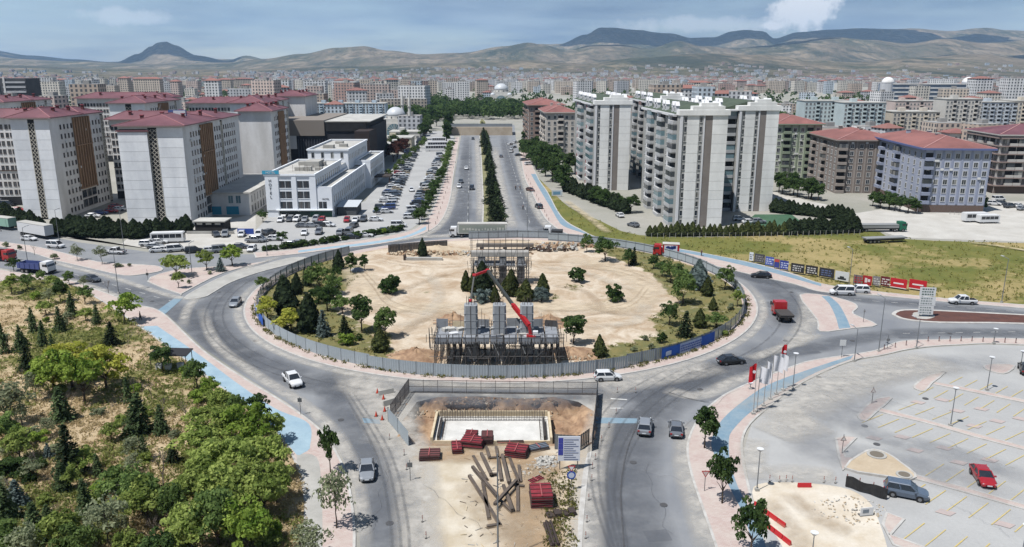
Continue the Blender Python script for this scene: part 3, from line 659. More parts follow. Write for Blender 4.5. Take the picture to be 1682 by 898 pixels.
cloud(1060, 12600, 2300, 1500, 'broad heap cloud shading the flat-topped middle hills', seed=1); cloud(1215, 12400, 900, 900, 'heap cloud shading the small table hill', seed=2); cloud(278, 10500, 1100, 1000, 'heap cloud shading the pointed left hill', seed=3)
cloud(1370, 11800, 1300, 700, 'heap cloud shading the right ridge', seed=4); cloud(1560, 10800, 1500, 600, 'long heap cloud above the far right hills', seed=5); cloud(1700, 6900, 900, 450, 'low heap cloud off the right edge', seed=6); cloud(1010, 8500, 500, 350, 'small heap cloud over the middle foothills', seed=7); cloud(30, 11500, 1500, 800, 'heap cloud above the far left ridge', seed=8); cloud(1290, 8300, 500, 300, 'small heap cloud over the right foothills', seed=9)

# ---------------------------------------------------------------- windows and generic building parts
def win_glass(name, dark, pale):
    """glass with drawn curtains behind some of the windows"""
    t = NT(name); oi = t.node('ShaderNodeObjectInfo'); L = lambda c: tuple(q * .7 for q in lin(c))
    f = t.math('POWER', oi.outputs['Random'], 3.0); tc_ = t.node('ShaderNodeTexCoord'); sp = t.node('ShaderNodeSeparateXYZ'); t.l.new(tc_.outputs['Object'], sp.inputs[0])
    half = t.math('LESS_THAN', t.math('FRACT', t.math('ADD', t.math('MULTIPLY', sp.outputs[0], .31), oi.outputs['Random'])), .55)
    t.l.new(t.mix(t.math('MULTIPLY', f, t.math('ADD', t.math('MULTIPLY', half, .7), .3)), L(dark), L(pale)), t.b.inputs['Base Color']); t.b.inputs['Roughness'].default_value = .1; t.b.inputs['Specular IOR Level'].default_value = .6
    return t.m
M_frame = plain((232, 232, 230)); M_dframe = plain((92, 70, 60)); M_glass = win_glass('window_glass', (46, 54, 62), (150, 150, 146))
M_glassb = win_glass('window_glass_blue', (104, 132, 142), (150, 172, 176))
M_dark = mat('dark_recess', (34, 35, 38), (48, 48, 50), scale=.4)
M_roofm = mat('maroon_roof_tiles', (130, 86, 92), (106, 68, 76), scale=.12, fine=.1, fscale=1.5, rough=.6)
M_roofr = mat('red_roof_tiles', (156, 106, 100), (128, 86, 82), scale=.12, fine=.12, fscale=1.5)
M_flat = mat('flat_roof', (206, 204, 198), (178, 176, 170), scale=.2, fine=.1, fscale=1)
WM = {}
def win_mesh(w, h, style):
    k = (round(w, 2), round(h, 2), style)
    if k in WM: return WM[k]
    b = MB(); fr = {'white': M_frame, 'dark': M_dframe}.get(style.split('_')[0], M_frame); gl = M_glassb if 'blue' in style else M_glass; t = .09 if w > .8 else .06
    b.box(-w / 2, w / 2, -.02, .1, 0, h, 1, 'kb')
    for a in ((-w / 2 - t, -w / 2, -t, h + t), (w / 2, w / 2 + t, -t, h + t)): b.box(a[0], a[1], -.07, .1, a[2], a[3], 0, 'k')
    b.box(-w / 2, w / 2, -.07, .1, h, h + t, 0, 'k'); b.box(-w / 2 - t, w / 2 + t, -.14, .1, -t - .06, -t + .03, 0, 'k')
    if w > 1.1: b.box(-.03, .03, -.05, .1, 0, h, 0, 'k')
    WM[k] = b.mesh('window', [fr, gl]); return WM[k]
class Bldg:
    """x to the right along the front, y to the back; front wall on y = 0"""
    def __init__(s, name, x, y, w, d, h, rot=2.3, label=None, cat='building', group=None):
        s.w, s.d, s.h = w, d, h; s.r = empty(name, (x, y, 0), R(rot)); tag(s.r, label, cat, group)
    def pos(s, face, u):
        return {'f': ((u, 0), 0), 'r': ((s.w, u), R(90)), 'l': ((0, u), R(-90)), 'k': ((u, s.d), R(180))}[face]
    def put(s, name, me, face, u, z, out=0):
        (x, y), rz = s.pos(face, u); n = {'f': (0, -1), 'r': (1, 0), 'l': (-1, 0), 'k': (0, 1)}[face]
        return ob(name, me, s.r, (x + n[0] * out, y + n[1] * out, z), rz)
    def wins(s, face, us, zs, w, h, style='white', out=0, skip=None):
        me = win_mesh(w, h, style)
        for z in zs:
            for u in us:
                if skip and skip(u, z): continue
                s.put('window', me, face, u, z, out)
    def part(s, name, m, *boxes):
        b = MB()
        for q in boxes: b.box(*q)
        return b.build(name, m, s.r)
def ridge_caps(parent, E, m=None):
    b = MB()
    for p, q in E: b.beam(Vector(p) + Vector((0, 0, .05)), Vector(q) + Vector((0, 0, .05)), .3, .14)
    b.build('ridge_cap', m or mat('ridge_cap_pale', (196, 150, 146)), parent)
def hip(b, x0, x1, y0, y1, z, rise, over=.8, fas=.35, m=0, mf=None, caps=None):
    mf = m if mf is None else mf
    x0 -= over; x1 += over; y0 -= over; y1 += over; b.box(x0, x1, y0, y1, z, z + fas, mf)
    w, d = x1 - x0, y1 - y0; k = min(w, d) / 2; z += fas
    if w < d: r0, r1 = ((x0 + x1) / 2, y0 + k), ((x0 + x1) / 2, y1 - k)
    else: r0, r1 = (x0 + k, (y0 + y1) / 2), (x1 - k, (y0 + y1) / 2)
    A, B_, C, D = (x0, y0, z), (x1, y0, z), (x1, y1, z), (x0, y1, z); P = (*r0, z + rise); Q = (*r1, z + rise)
    if caps is not None: caps += [(A, P), (B_, P if w < d else Q), (C, Q), (D, Q if w < d else P), (P, Q)]
    if w < d: b.face([A, B_, P], m).face([B_, C, Q, P], m).face([C, D, Q], m).face([D, A, P, Q], m)
    else: b.face([A, B_, Q, P], m).face([B_, C, Q], m).face([C, D, P, Q], m).face([D, A, P], m)
def chimney(parent, x, y, z, h=1.6, w=.9, m=None, cap=None):
    b = MB().box(x - w / 2, x + w / 2, y - w / 2, y + w / 2, z, z + h, 0).box(x - w / 2 - .15, x + w / 2 + .15, y - w / 2 - .15, y + w / 2 + .15, z + h, z + h + .25, 1)
    b.build('chimney', [m or mat('chimney_brown', (112, 62, 62)), cap or mat('chimney_cap', (150, 74, 82))], parent)

# ---------------------------------------------------------------- housing blocks with maroon roofs on the left
M_clad = mat('pale_cladding', (236, 238, 240), (214, 217, 221), scale=.25, fine=.06, fscale=.8, rand=.05, world=True, alb=.74, stretch=(1, 1, .25))
M_joint = plain((150, 152, 156)); M_wallw = mat('white_render', (232, 231, 230), (206, 204, 201), scale=.2, fine=.06, fscale=.9, alb=.7, stretch=(1, 1, .25))
M_wallg = mat('grey_render', (206, 208, 211), (184, 186, 191), scale=.2, fine=.06, fscale=.9, stretch=(1, 1, .25))
M_brown = mat('brown_fin', (176, 142, 110), (160, 126, 98), scale=.3); M_brownd = mat('brown_recess', (84, 68, 58), (70, 58, 52), scale=.5)
def lattice(w, h):
    """ornamental screen of interlaced waves"""
    b = MB(); n = int(h / .3)
    for ph in (0, math.pi):
        for ln in range(2):
            x0 = -w / 4 + ln * w / 2
            for i in range(n):
                z0, z1 = h * i / n, h * (i + 1) / n
                f = lambda z: x0 + math.sin(z * 2.5 + ph) * w * .225
                b.beam((f(z0), -.1, z0), (f(z1), -.1, z1), .1, .1)
    b.box(-w / 2, -w / 2 + .12, -.2, .05, 0, h); b.box(w / 2 - .12, w / 2, -.2, .05, 0, h)
    return b
def clad(B, face, u0, u1, z0, z1, n, out=.12):
    hh = (z1 - z0) / n; me = MB().box(0, u1 - u0, -.1, 0, 0, hh - .07).mesh('cladding_panel', M_clad)
    for i in range(n): B.put('cladding_panel', me, face, u0 if face != 'l' else u1, z0 + i * hh, out - .1)
def side_facade(B, face, u0, u1, floors, fh, bay=.36, z0=1.2):
    """windows in pairs either side of a ribbed brown bay"""
    L = u1 - u0; c0, c1 = u0 + L * (.5 - bay / 2), u0 + L * (.5 + bay / 2); H = B.h
    us = []
    for a, b_ in ((u0, c0), (c1, u1)):
        n = max(2, int((b_ - a) / 2.1)); us += [a + (b_ - a) * (i + .5) / n for i in range(n)]
    B.wins(face, us, [z0 + fh * i for i in range(floors)], .8, 1.35, 'dark')
    (x, y), rz = B.pos(face, (c0 + c1) / 2); w = c1 - c0
    mb = MB().box(-w / 2, w / 2, -.12, .05, z0 + 2.2 * fh, H - .6, 0); mb.build('bay_wall', M_brownd, B.r, (x, y, 0), rz)
    fin = MB().box(-.3, .3, -.6, -.1, z0 + 2.2 * fh, H - .6, 0).mesh('fin', M_brown); n = 7
    for i in range(n): q = c0 + w * (i + .0) / (n - 1); B.put('fin', fin, face, q, 0, 0)
    for zc in (z0 + 2.2 * fh, z0 + (floors - 3) * fh):
        MB().box(-w / 2 - .3, w / 2 + .3, -.8, 0, zc - .15, zc + .15).build('band', M_brown, B.r, (x, y, 0), rz)
    bw = win_mesh(w / 3.6, fh * .8, 'dark')
    for j in range(2):
        for i in range(3): B.put('window', bw, face, c0 + w * (i + .5) / 3, z0 + .2 + j * fh * 1.05)
def maroon_block(x, y, w, d, h, label, floors=10, front='split', rot=2.3, side='r', detail=True, ridge=2.6, notch=True):
    B = Bldg('apartment_block', x, y, w, d, h, rot, label, 'apartment block', 'housing blocks with maroon roofs')
    fh = (h - 2.0) / floors
    MB().box(0, w, 0, d, 0, h, 0, 't').build('wall', M_wallg if front == 'side' else M_wallw, B.r)
    rb = MB(); E_ = []; hip(rb, 0, w, 0, d * .55, h, ridge, 1.1, .3, 0, 1, E_)
    hip(rb, .4, w - .4, d * .55 + 1.2, d - .4, h - .1, ridge * .8, 1.1, .3, 0, 1, E_)
    rf = rb.build('roof', [M_roofm, mat('eave_grey', (150, 120, 122))], B.r); ridge_caps(rf, E_, mat('ridge_cap_maroon', (168, 118, 122)))
    q_ = random.Random(int(x)); ac = MB().box(-.45, .45, -.4, -.06, 0, .65).mesh('air_conditioner', M_frame)
    for i in range(10 if detail and side else 0): B.put('air_conditioner', ac, side, q_.uniform(5, min(d - 1, 34)), 1.0 + q_.randrange(floors) * fh + 1.6)
    for i in range(3): MB().tube([(w * q_.uniform(.2, .8), d * q_.uniform(.1, .9), h + 1), (w * .5, d * q_.uniform(.1, .9), h + ridge + 2.2)][1:] + [(w * .5, d * .3 * (i + 1), h + ridge)], .05, 4).build('aerial', M_joint, rf)
    for i in range(6): chimney(rf, w * (.25 + .5 * (i % 2)), d * (.12 + .14 * i), h + ridge * .45, 1.5, .8)
    if front == 'split':
        s0, s1 = w * .46, w * .60
        clad(B, 'f', .1, s0, .2, h - 1.6, floors, .7); clad(B, 'f', s1, w - .05, .2, h - .3, floors, .12)
        MB().box(.1, s0, -.62, .0, .1, h - 1.5).build('panel_core', M_joint, B.r)
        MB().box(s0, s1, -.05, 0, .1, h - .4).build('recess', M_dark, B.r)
        lattice(s1 - s0, h - 1.5).build('lattice_screen', mat('lattice_white', (226, 220, 206)), B.r, ((s0 + s1) / 2, 0, .6))
        rb = MB(); hip(rb, .1, s0, -.5, 2, h - 1.45, .8, .5, .2); rb.build('porch_roof', M_roofm, rf)
    elif front == 'lattice':
        clad(B, 'f', .1, w * .45, .2, h - .3, floors); clad(B, 'f', w * .62, w - .05, .2, h - .3, floors)
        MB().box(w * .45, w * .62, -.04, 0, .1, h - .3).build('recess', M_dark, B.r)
        lattice(w * .17, h - 2).build('lattice_screen', mat('lattice_white', (226, 220, 206)), B.r, (w * .535, 0, .6))
    elif front == 'plainclad': clad(B, 'f', .05, w - .05, .2, h - .3, floors)
    elif front == 'windows':
        n = int(w / 3); us = []
        for i in range(n): us += [w * (i + .5) / n - .7, w * (i + .5) / n + .7]
        B.wins('f', us, [1.2 + fh * i for i in range(1, floors)], .85, 1.35, 'dark')
        MB().box(0, w, -.25, 0, h * .40, h * .40 + .3).build('band', M_brownd, B.r); MB().box(0, w, -.06, 0, .1, fh * 1.1).build('ground_floor', M_dark, B.r)
    if detail and side:
        pl = min(5., d * .16) if front != 'windows' else 1
        side_facade(B, side, pl, min(d - 1, 34), floors, fh)
        if d > 44: B.wins(side, [37.5 + 2.3 * i for i in range(int((d - 39) / 2.3))], [1.2 + fh * i for i in range(floors)], .8, 1.35, 'dark')
        if notch:
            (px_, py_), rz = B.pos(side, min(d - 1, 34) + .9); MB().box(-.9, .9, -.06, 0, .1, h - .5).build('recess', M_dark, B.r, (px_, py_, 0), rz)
            lattice(1.8, h - 1.5).build('lattice_screen', mat('lattice_white', (226, 220, 206)), B.r, (px_, py_, .6), rz)
    return B
maroon_block(-151.8, 243, 11.6, 34, 31, 'tall block with lattice strip in its pale end wall, beside parked white trailer', front='lattice')
B = maroon_block(-113.6, 231, 18.4, 55, 29.5, 'wide pale tower with stepped end wall and lattice strip behind the roadside conifers', front='split')
MB().box(8, 13.5, 18, 18.4, 31.2, 33.2).build('rooftop_sign', plain((70, 92, 150)), B.r); MB().box(9.6, 13.3, 17.9, 18, 31.5, 33).build('sign_face', plain((222, 226, 232)), B.r)
maroon_block(-116.6, 334, 13.4, 44, 31.5, 'pale tower with brown bay next to the dark glass hall', front='plainclad')
maroon_block(-205, 268, 50, 16, 29.5, 'long wing with paired dark windows at the left edge behind the lattice block', front='windows', side=None)
maroon_block(-142, 283, 28, 16, 28, 'recessed wing with paired windows between the two lattice towers', front='windows', side=None)
maroon_block(-172, 345, 15, 40, 31, 'rear block with lattice strip high on its grey end wall', front='lattice')
maroon_block(-238, 352, 16, 40, 31, 'rear block with maroon roof at the far left under the dark slab', front='plain')
maroon_block(-214, 398, 42, 24, 31, 'rear block with long maroon roof below the grey high-rise slab', front='windows', side=None)
maroon_block(-157, 392, 46, 20, 29, 'rear wing with long low maroon roof behind the wide pale tower', front='windows', side=None)
maroon_block(-102, 300, 12, 26, 30, 'block with maroon hip roof just behind the rooftop sign', front='plain', side='r')
maroon_block(-118, 398, 16, 30, 32, 'rearmost maroon-roofed tower above the brown bay of its neighbour', front='plain', side='r', detail=False)
# the grey high-rise slab behind them
B = Bldg('highrise_slab', -375, 520, 62, 18, 39, 4, 'dark grey high-rise slab with pale stripes above the maroon roofs', 'high-rise', None)
MB().box(0, 62, 0, 18, 0, 39).build('wall', mat('slab_dark', (92, 94, 98), (76, 80, 86), scale=.2), B.r)
for x in (0, 17, 18.6, 36, 44, 48): MB().box(x, x + 1.1, -.5, 0, 0, 40).build('pale_stripe', M_wallw, B.r)
st_ = MB().box(-7, 7, -.3, 0, 0, 1.1).mesh('spandrel', M_wallg)
for z in range(1, 13):
    for x in (9, 27.5, 54.5): ob('spandrel', st_, B.r, (x, 0, z * 3.0))

# ---------------------------------------------------------------- the hotel
M_hot = mat('hotel_white', (240, 243, 247), (228, 233, 240), scale=.2, fine=.03, fscale=2, alb=.72)
HB = Bldg('hotel', -77.3, 247, 20.6, 96, 13.5, .5, 'white hotel with vertical lettering and rooftop plant beside the car park', 'hotel')
b = MB().box(0, 15.4, 0, 42, 0, 13.2, 0, 't').box(15.4, 20.6, 0, 62, 0, 9.2, 0, 'tl').box(1.5, 16.5, 50, 92, 0, 16, 0, 't').box(0, 15.4, 42, 50, 0, 11.5, 0, 't').box(16.5, 22.6, 62, 98, 0, 10.5, 0, 't')
b.build('wall', M_hot, HB.r)
b = MB().box(.2, 15.2, .2, 41.8, 12.9, 13.0).box(15.4, 20.4, .2, 61.8, 8.7, 8.8).box(1.7, 16.3, 50.2, 91.8, 15.6, 15.7).box(.2, 15.2, 42, 50, 11.2, 11.3).box(16.5, 22.4, 62, 97.8, 10, 10.1)
b.build('flat_roof', M_flat, HB.r)
def parapet(B, x0, x1, y0, y1, z, t=.5, h=.55, m=None, name='parapet', over=.35):
    x0 -= over; y0 -= over; x1 += over; y1 += over
    MB().box(x0, x1, y0, y0 + t, z, z + h).box(x0, x1, y1 - t, y1, z, z + h).box(x0, x0 + t, y0 + t, y1 - t, z, z + h).box(x1 - t, x1, y0 + t, y1 - t, z, z + h).build(name, m or M_hot, B.r)
parapet(HB, 0, 15.4, 0, 42, 13.1); parapet(HB, 1.5, 16.5, 50, 92, 15.9); parapet(HB, 15.75, 20.6, .3, 62, 9.1, over=.12); parapet(HB, 16.8, 22.6, 62.2, 98, 10.4, over=.1)
for z, n in ((9.3, 2), (6.0, 2), (2.75, 3)):
    for i in range(n):
        w_ = 3.7 if i < 2 else 2.5; x = (6.2, 11.8, 17.6)[i]
        p = HB.put('window', MB().box(-w_ / 2, w_ / 2, -.03, .05, 0, 2.2, 1, 'k').box(-w_ / 2, w_ / 2, -.12, .02, -.2, 0, 0).box(-.05, .05, -.06, 0, 0, 2.2, 0).box(-w_ / 4 - .04, -w_ / 4 + .04, -.06, 0, 0, 2.2, 2).box(w_ / 4 - .04, w_ / 4 + .04, -.06, 0, 0, 2.2, 2).mesh('window', [M_hot, M_glass, M_dframe]), 'f', x, z)
for x0, x1 in ((.0, 4.1), (8.3, 9.7), (13.9, 15.8)): HB.part('pilaster', M_hot, (x0, x1, -.25, 0, 2.3, 13.1))
HB.part('ground_floor_glazing', mat('shop_dark', (52, 62, 62), (70, 84, 80), scale=.5, rough=.2), (3.8, 20.4, -.06, 0, .1, 2.2)); HB.part('canopy', M_hot, (3.0, 20.8, -.9, 0, 2.2, 2.55))
HB.part('green_shop_front', mat('shop_green', (52, 92, 78)), (13.5, 20.3, -.14, -.07, .2, 1.9))
HB.wins('r', [3 + 3.2 * i for i in range(18)], [1.0, 4.3], 1.1, 2.1, 'white'); HB.wins('r', [64 + 3.2 * i for i in range(10)], [1.2, 4.4, 7.4], 1.1, 2.0, 'white', out=2.0)
me = win_mesh(1.0, 2.0, 'white')
for i in range(12): ob('window', me, HB.r, (15.4, 2.5 + 3.2 * i, 9.6), R(90))
for i in range(12): ob('window', me, HB.r, (16.5, 52 + 3.2 * i, 12.2), R(90))
for i in range(4): ob('window', me, HB.r, (3.4 + 3.6 * i, 50, 13.2), 0)
for i in range(17): HB.part('pilaster', M_hot, (20.6, 20.85, 1.2 + 3.2 * i, 1.6 + 3.2 * i, 0, 9.1))
HB.part('entrance_canopy', mat('canopy_bronze', (70, 62, 58)), (22.6, 29, 70, 78, 3.1, 3.6)); HB.part('canopy_post', M_dframe, (28.5, 28.8, 70.4, 70.7, 0, 3.1)); HB.part('canopy_post', M_dframe, (28.5, 28.8, 77.4, 77.7, 0, 3.1))
HB.part('kiosk', mat('kiosk_dark', (84, 88, 92)), (21.5, 27.5, 3, 12, 0, 2.8)); MB().face([(21.2, 2.6, 2.8), (27.9, 2.6, 2.8), (27.9, 12.4, 3.5), (21.2, 12.4, 3.5)]).build('kiosk_roof', mat('sheet_roof', (200, 206, 212)), HB.r)
for (x, y, w, d, h) in ((6, 13, 3, 2.4, 1.2), (9.5, 12, 2.2, 2, 1.5), (12.5, 13.5, 2.4, 1.8, 1.1), (7, 22, 5, 8, 2.0), (3.5, 28, 3, 3, 1.2), (11, 27, 2, 2, 1.4)): HB.part('rooftop_unit', M_conc, (x, x + w, y, y + d, 13.0, 13.0 + h))
for (x, y, w, d, h) in ((5, 60, 4, 3, 1.3), (10, 66, 3, 3, 1.1), (6, 78, 3, 3, 1)): HB.part('rooftop_unit', M_conc, (x, x + w, y, y + d, 15.7, 15.7 + h))
for x in (5.8, 8, 10.5, 12.5, 14.6): HB.part('mast', M_dframe, (x, x + .08, 11.5, 11.58, 13, 15.2))
sg = HB.part('roof_sign', plain((60, 168, 204)), (-.6, 4.6, -.5, -.25, 13.7, 14.8))
def text(s, size, m, parent, loc, rx=90, rz=0, ext=.02, name='lettering', align='CENTER'):
    c = bpy.data.curves.new(name, 'FONT'); c.body = s; c.size = size; c.extrude = ext; c.align_x = align; c.materials.append(m)
    tmp = bpy.data.objects.new(name, c); me_ = bpy.data.meshes.new_from_object(tmp); bpy.data.objects.remove(tmp)
    o = ob(name, me_, parent, loc); o.rotation_euler = (R(rx), 0, R(rz)); return o
M_ink = plain((52, 54, 60))
for i, ch in enumerate('HOTEL'): text(ch, 1.25, M_ink, HB.r, (1.6, -.32, 11.2 - 1.3 * i))
text('HOTEL', .7, M_ink, HB.r, (18.6, -.08, 5.6)); text('HOTEL', .95, plain((238, 240, 242)), HB.r, (2.0, -.53, 13.9))
# low white annex between the hotel and the pale tower
AB = Bldg('annex_building', -101, 250, 17, 44, 7.2, 2.3, 'low white annex with blue shop fronts left of the hotel', 'building')
AB.part('wall', M_wallw, (0, 17, 0, 44, 0, 7.0)); AB.part('flat_roof', M_flat, (-.8, 17.8, -.8, 44.8, 7.0, 7.5))
AB.part('lower_hall', M_wallg, (-9, 0, 3, 34, 0, 4.6)); AB.part('lower_hall_roof', M_flat, (-9.3, 0, 2.7, 34.3, 4.6, 4.9))
AB.wins('f', [11.2, 13.6], [3.9], 1.5, 2.4, 'white_blue'); AB.wins('r', [3 + 3.4 * i for i in range(12)], [3.8], 1.2, 2.2, 'white'); AB.wins('r', [3 + 3.4 * i for i in range(12)], [.6], 1.6, 2.3, 'white')
AB.part('shop_front', plain((48, 150, 178)), (3.5, 8, -.1, 0, .3, 2.9)); AB.part('shop_front', plain((48, 150, 178)), (9.6, 13.5, -.1, 0, .3, 2.9))
# kiosk with a black front and curved terrace before the annex
c = G(346, 380); KB = Bldg('cafe_kiosk', c.x - 4, c.y - 1, 8.5, 5, 3.4, 0, 'low black-fronted cafe kiosk before the blue shop fronts', 'kiosk')
KB.part('wall', mat('kiosk_black', (40, 38, 38)), (0, 8.5, 0, 5, 0, 3)); KB.part('roof', M_flat, (-.4, 8.9, -.5, 5.4, 3, 3.3)); KB.part('terrace_wall', M_conc, (-1.5, 12, -2.6, -2.3, 0, .8))
for i in range(3): KB.part('sign_panel', plain((214, 208, 196)), (.6 + 2.6 * i, 2.2 + 2.6 * i, -.06, 0, 2.2, 2.7))
c = G(404, 386); o = empty('blue_banner_stand', c); tag(o, 'blue and white banner board standing by the annex yard', 'banner')
MB().box(-2.3, 2.3, -.06, .06, .3, 1.9).build('panel', plain((52, 84, 172)), o); MB().box(-2, -.2, -.08, -.06, .6, 1.6).build('print', plain((190, 206, 232)), o); MB().box(-2.2, -2.1, -.05, .05, 0, .3).box(2.1, 2.2, -.05, .05, 0, .3).build('foot', M_dframe, o)

# ---------------------------------------------------------------- the dark hall, blue block, mosque
B = Bldg('dark_hall', -110, 368, 44, 60, 23, 1, 'dark ribbed hall with grey-brown upper wall behind the hotel', 'hall')
B.part('wall', mat('hall_dark', (58, 60, 68), (48, 50, 58), scale=.3), (0, 44, 0, 60, 0, 19)); B.part('upper_wall', mat('hall_taupe', (142, 134, 126)), (-2, 24, -.8, 58, 15.5, 22.5)); B.part('upper_wall', M_dark, (24, 43, -.4, 58, 17.5, 21.2))
B.part('flat_roof', M_flat, (-2, 45, 0, 59, 21.6, 22.0)); B.part('white_panel', M_wallw, (-1, 11, -1.2, -.8, 9.5, 15.5)); B.part('dark_opening', M_dark, (.5, 3.8, -1.3, -1.2, 9.6, 13))
fin = MB().box(-.1, .1, -.3, 0, 0, 14).mesh('rib', plain((86, 90, 100)))
for i in range(26): ob('rib', fin, B.r, (11.5 + i * 1.25, 0, 0))
B.part('end_block', mat('hall_brown', (58, 48, 46)), (40, 46.5, -14, 8, 0, 18.5))
def rowblock(name, px0, px1, yt, yb, label, wall, floors, bays_, roof=None, depth=14, ww=1.3, wh=1.4, balc=0, rot=0, group=None, side=None, cat='apartment block'):
    a, c_ = G(px0, yb), G(px1, yb); w = c_.x - a.x; h = hgt(a, yt)
    B = Bldg(name, a.x, a.y, w, depth, h, rot, label, cat, group); fh = (h - .8) / floors
    B.part('wall', wall, (0, w, 0, depth, 0, h))
    if roof == 'hip': rb = MB(); hip(rb, 0, w, 0, depth, h, 2.2, .8, .3); rb.build('roof', M_roofr, B.r)
    else:
        B.part('flat_roof', M_flat, (-.3, w + .3, -.3, depth + .3, h, h + .5))
        for k in range(max(1, int(w / 14))): B.part('stair_head', wall, (6 + 14 * k, 9.5 + 14 * k, 4, 8, h + .5, h + 2.6)) if 9.5 + 14 * k < w else None
    us = [w * (i + .5) / bays_ for i in range(bays_)]; zs_ = [1 + fh * i for i in range(floors)]
    bset = {i for i in range(bays_) if balc and i % balc == balc - 1}
    B.wins('f', [u for i, u in enumerate(us) if i not in bset], zs_, ww, wh, 'white')
    if bset:
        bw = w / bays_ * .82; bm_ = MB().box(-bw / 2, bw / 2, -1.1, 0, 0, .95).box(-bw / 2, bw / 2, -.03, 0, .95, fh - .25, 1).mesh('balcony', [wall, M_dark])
        for i in bset:
            for z in zs_: B.put('balcony', bm_, 'f', us[i], z - .7)
    if side:
        n = int(depth / 3.2); B.wins(side, [depth * (i + .5) / n for i in range(n)], zs_, ww, wh, 'white')
    return B
def cm(name, c, c2=None): return mat(name, c, c2 or tuple(int(q * .93) for q in c), scale=.1, fine=.05, fscale=1.2)
rowblock('apartment_block', 516, 634, 170, 204, 'long pale blue apartment row behind the dark hall', cm('pale_blue_wall', (196, 214, 228)), 8, 22, balc=3)
def mosque(px, yb, scale, label, mins):
    g = G(px, yb); r = empty('mosque', g); r.scale = (scale,) * 3; tag(r, label, 'mosque'); Mw = mat('mosque_stone', (222, 220, 214), (204, 202, 196), scale=.3); Md = mat('mosque_dome', (206, 210, 214), rough=.4)
    def dome(x, y, z, rad, name='dome', m=Md, par=r):
        b = MB(); rings = [[(x + rad * math.cos(a) * math.cos(k * math.pi / 12), y + rad * math.sin(a) * math.cos(k * math.pi / 12), z + rad * .9 * math.sin(k * math.pi / 12)) for a in [2 * math.pi * i / 18 for i in range(18)]] for k in range(6)]
        rings.append([(x + .05 * math.cos(2 * math.pi * i / 18), y + .05 * math.sin(2 * math.pi * i / 18), z + rad * .9) for i in range(18)])
        d = b.loft(rings).build(name, m, par, smooth_=True); MB().tube([(x, y, z + rad * .88), (x, y, z + rad * .88 + 1.6)], [.15, .03]).build('finial', M_dframe, d)
    MB().box(-9, 9, 0, 18, 0, 8).box(-6.5, 6.5, 2, 16, 8, 10.5).build('wall', Mw, r); MB().tube([(0, 9, 10), (0, 9, 12)], 6.2, 16).build('drum', Mw, r); dome(0, 9, 12, 6.0)
    for x in (-7, 7):
        for y in (2, 16): dome(x, y, 8, 2.0, 'small_dome')
    aw = MB()
    aw.face([(-4.5, -.1, 0), (4.5, -.1, 0)] + [(4.5 * math.cos(R(a)), -.1, 3.2 + 4.5 * math.sin(R(a))) for a in range(0, 181, 15)]); aw.build('arched_window', M_glassb, r)
    for a in range(15, 180, 25): MB().beam((0, -.2, 3.2), (4.5 * math.cos(R(a)), -.2, 3.2 + 4.5 * math.sin(R(a))), .3, .15).build('arch_rib', Mw, r)
    for i in range(10): a = 2 * math.pi * i / 10; MB().box(-.35, .35, -.1, .1, 0, 1.1).build('drum_window', M_glass, r, (6.15 * math.cos(a), 9 + 6.15 * math.sin(a), 10.6), a + math.pi / 2)
    for (x, y) in mins:
        m_ = MB().tube([(x, y, 0), (x, y, 21)], [1.0, .85], 10).tube([(x, y, 17.2), (x, y, 18.2)], [.95, 1.5], 10).tube([(x, y, 21), (x, y, 27.5)], [.8, .05], 10).build('minaret', Mw, r)
mosque(648, 224, 1.12, 'grey-domed mosque with two slim minarets beside the avenue', [(3, 18), (9.8, -1)])
mosque(823, 172, 1.5, 'far white mosque beyond the trees at the end of the avenue', [])
# low garden buildings in front of the mosque
for (p0, p1, yt, yb, lab, c_) in ((622, 676, 227, 243, 'low beige workshop with flat roof before the mosque', (206, 198, 176)), (640, 690, 217, 229, 'low white shed beside the minaret', (214, 212, 206)), (625, 662, 238, 250, 'small white pavilion roof among trees near the hotel', (220, 220, 216))):
    rowblock('low_building', p0, p1, yt, yb, lab, cm('low_%d' % p0, c_), 1, 6, depth=16, ww=1.6, wh=1.2, cat='building')
# embankment of the flyover works across the avenue
g = G(752, 222); o = empty('bridge_abutment', g); tag(o, 'beige earth-filled bridge abutment closing the avenue beyond the carriageways', 'abutment')
MB().box(-8, 38, 0, 26, 0, 5.6).build('retaining_wall', mat('abutment_beige', (206, 192, 172), (184, 168, 148), scale=.2), o); MB().box(46, 66, 8, 30, 0, 6).build('retaining_wall', mat('abutment_beige', (206, 192, 172)), o)
pn = MB().box(0, 2.8, -.1, .1, 0, 2.2).mesh('hoarding_panel', cm('hoard_grey', (140, 148, 156)))
for i in range(17): ob('hoarding_panel', pn, o, (-8 + i * 2.7, 3, 5.6))
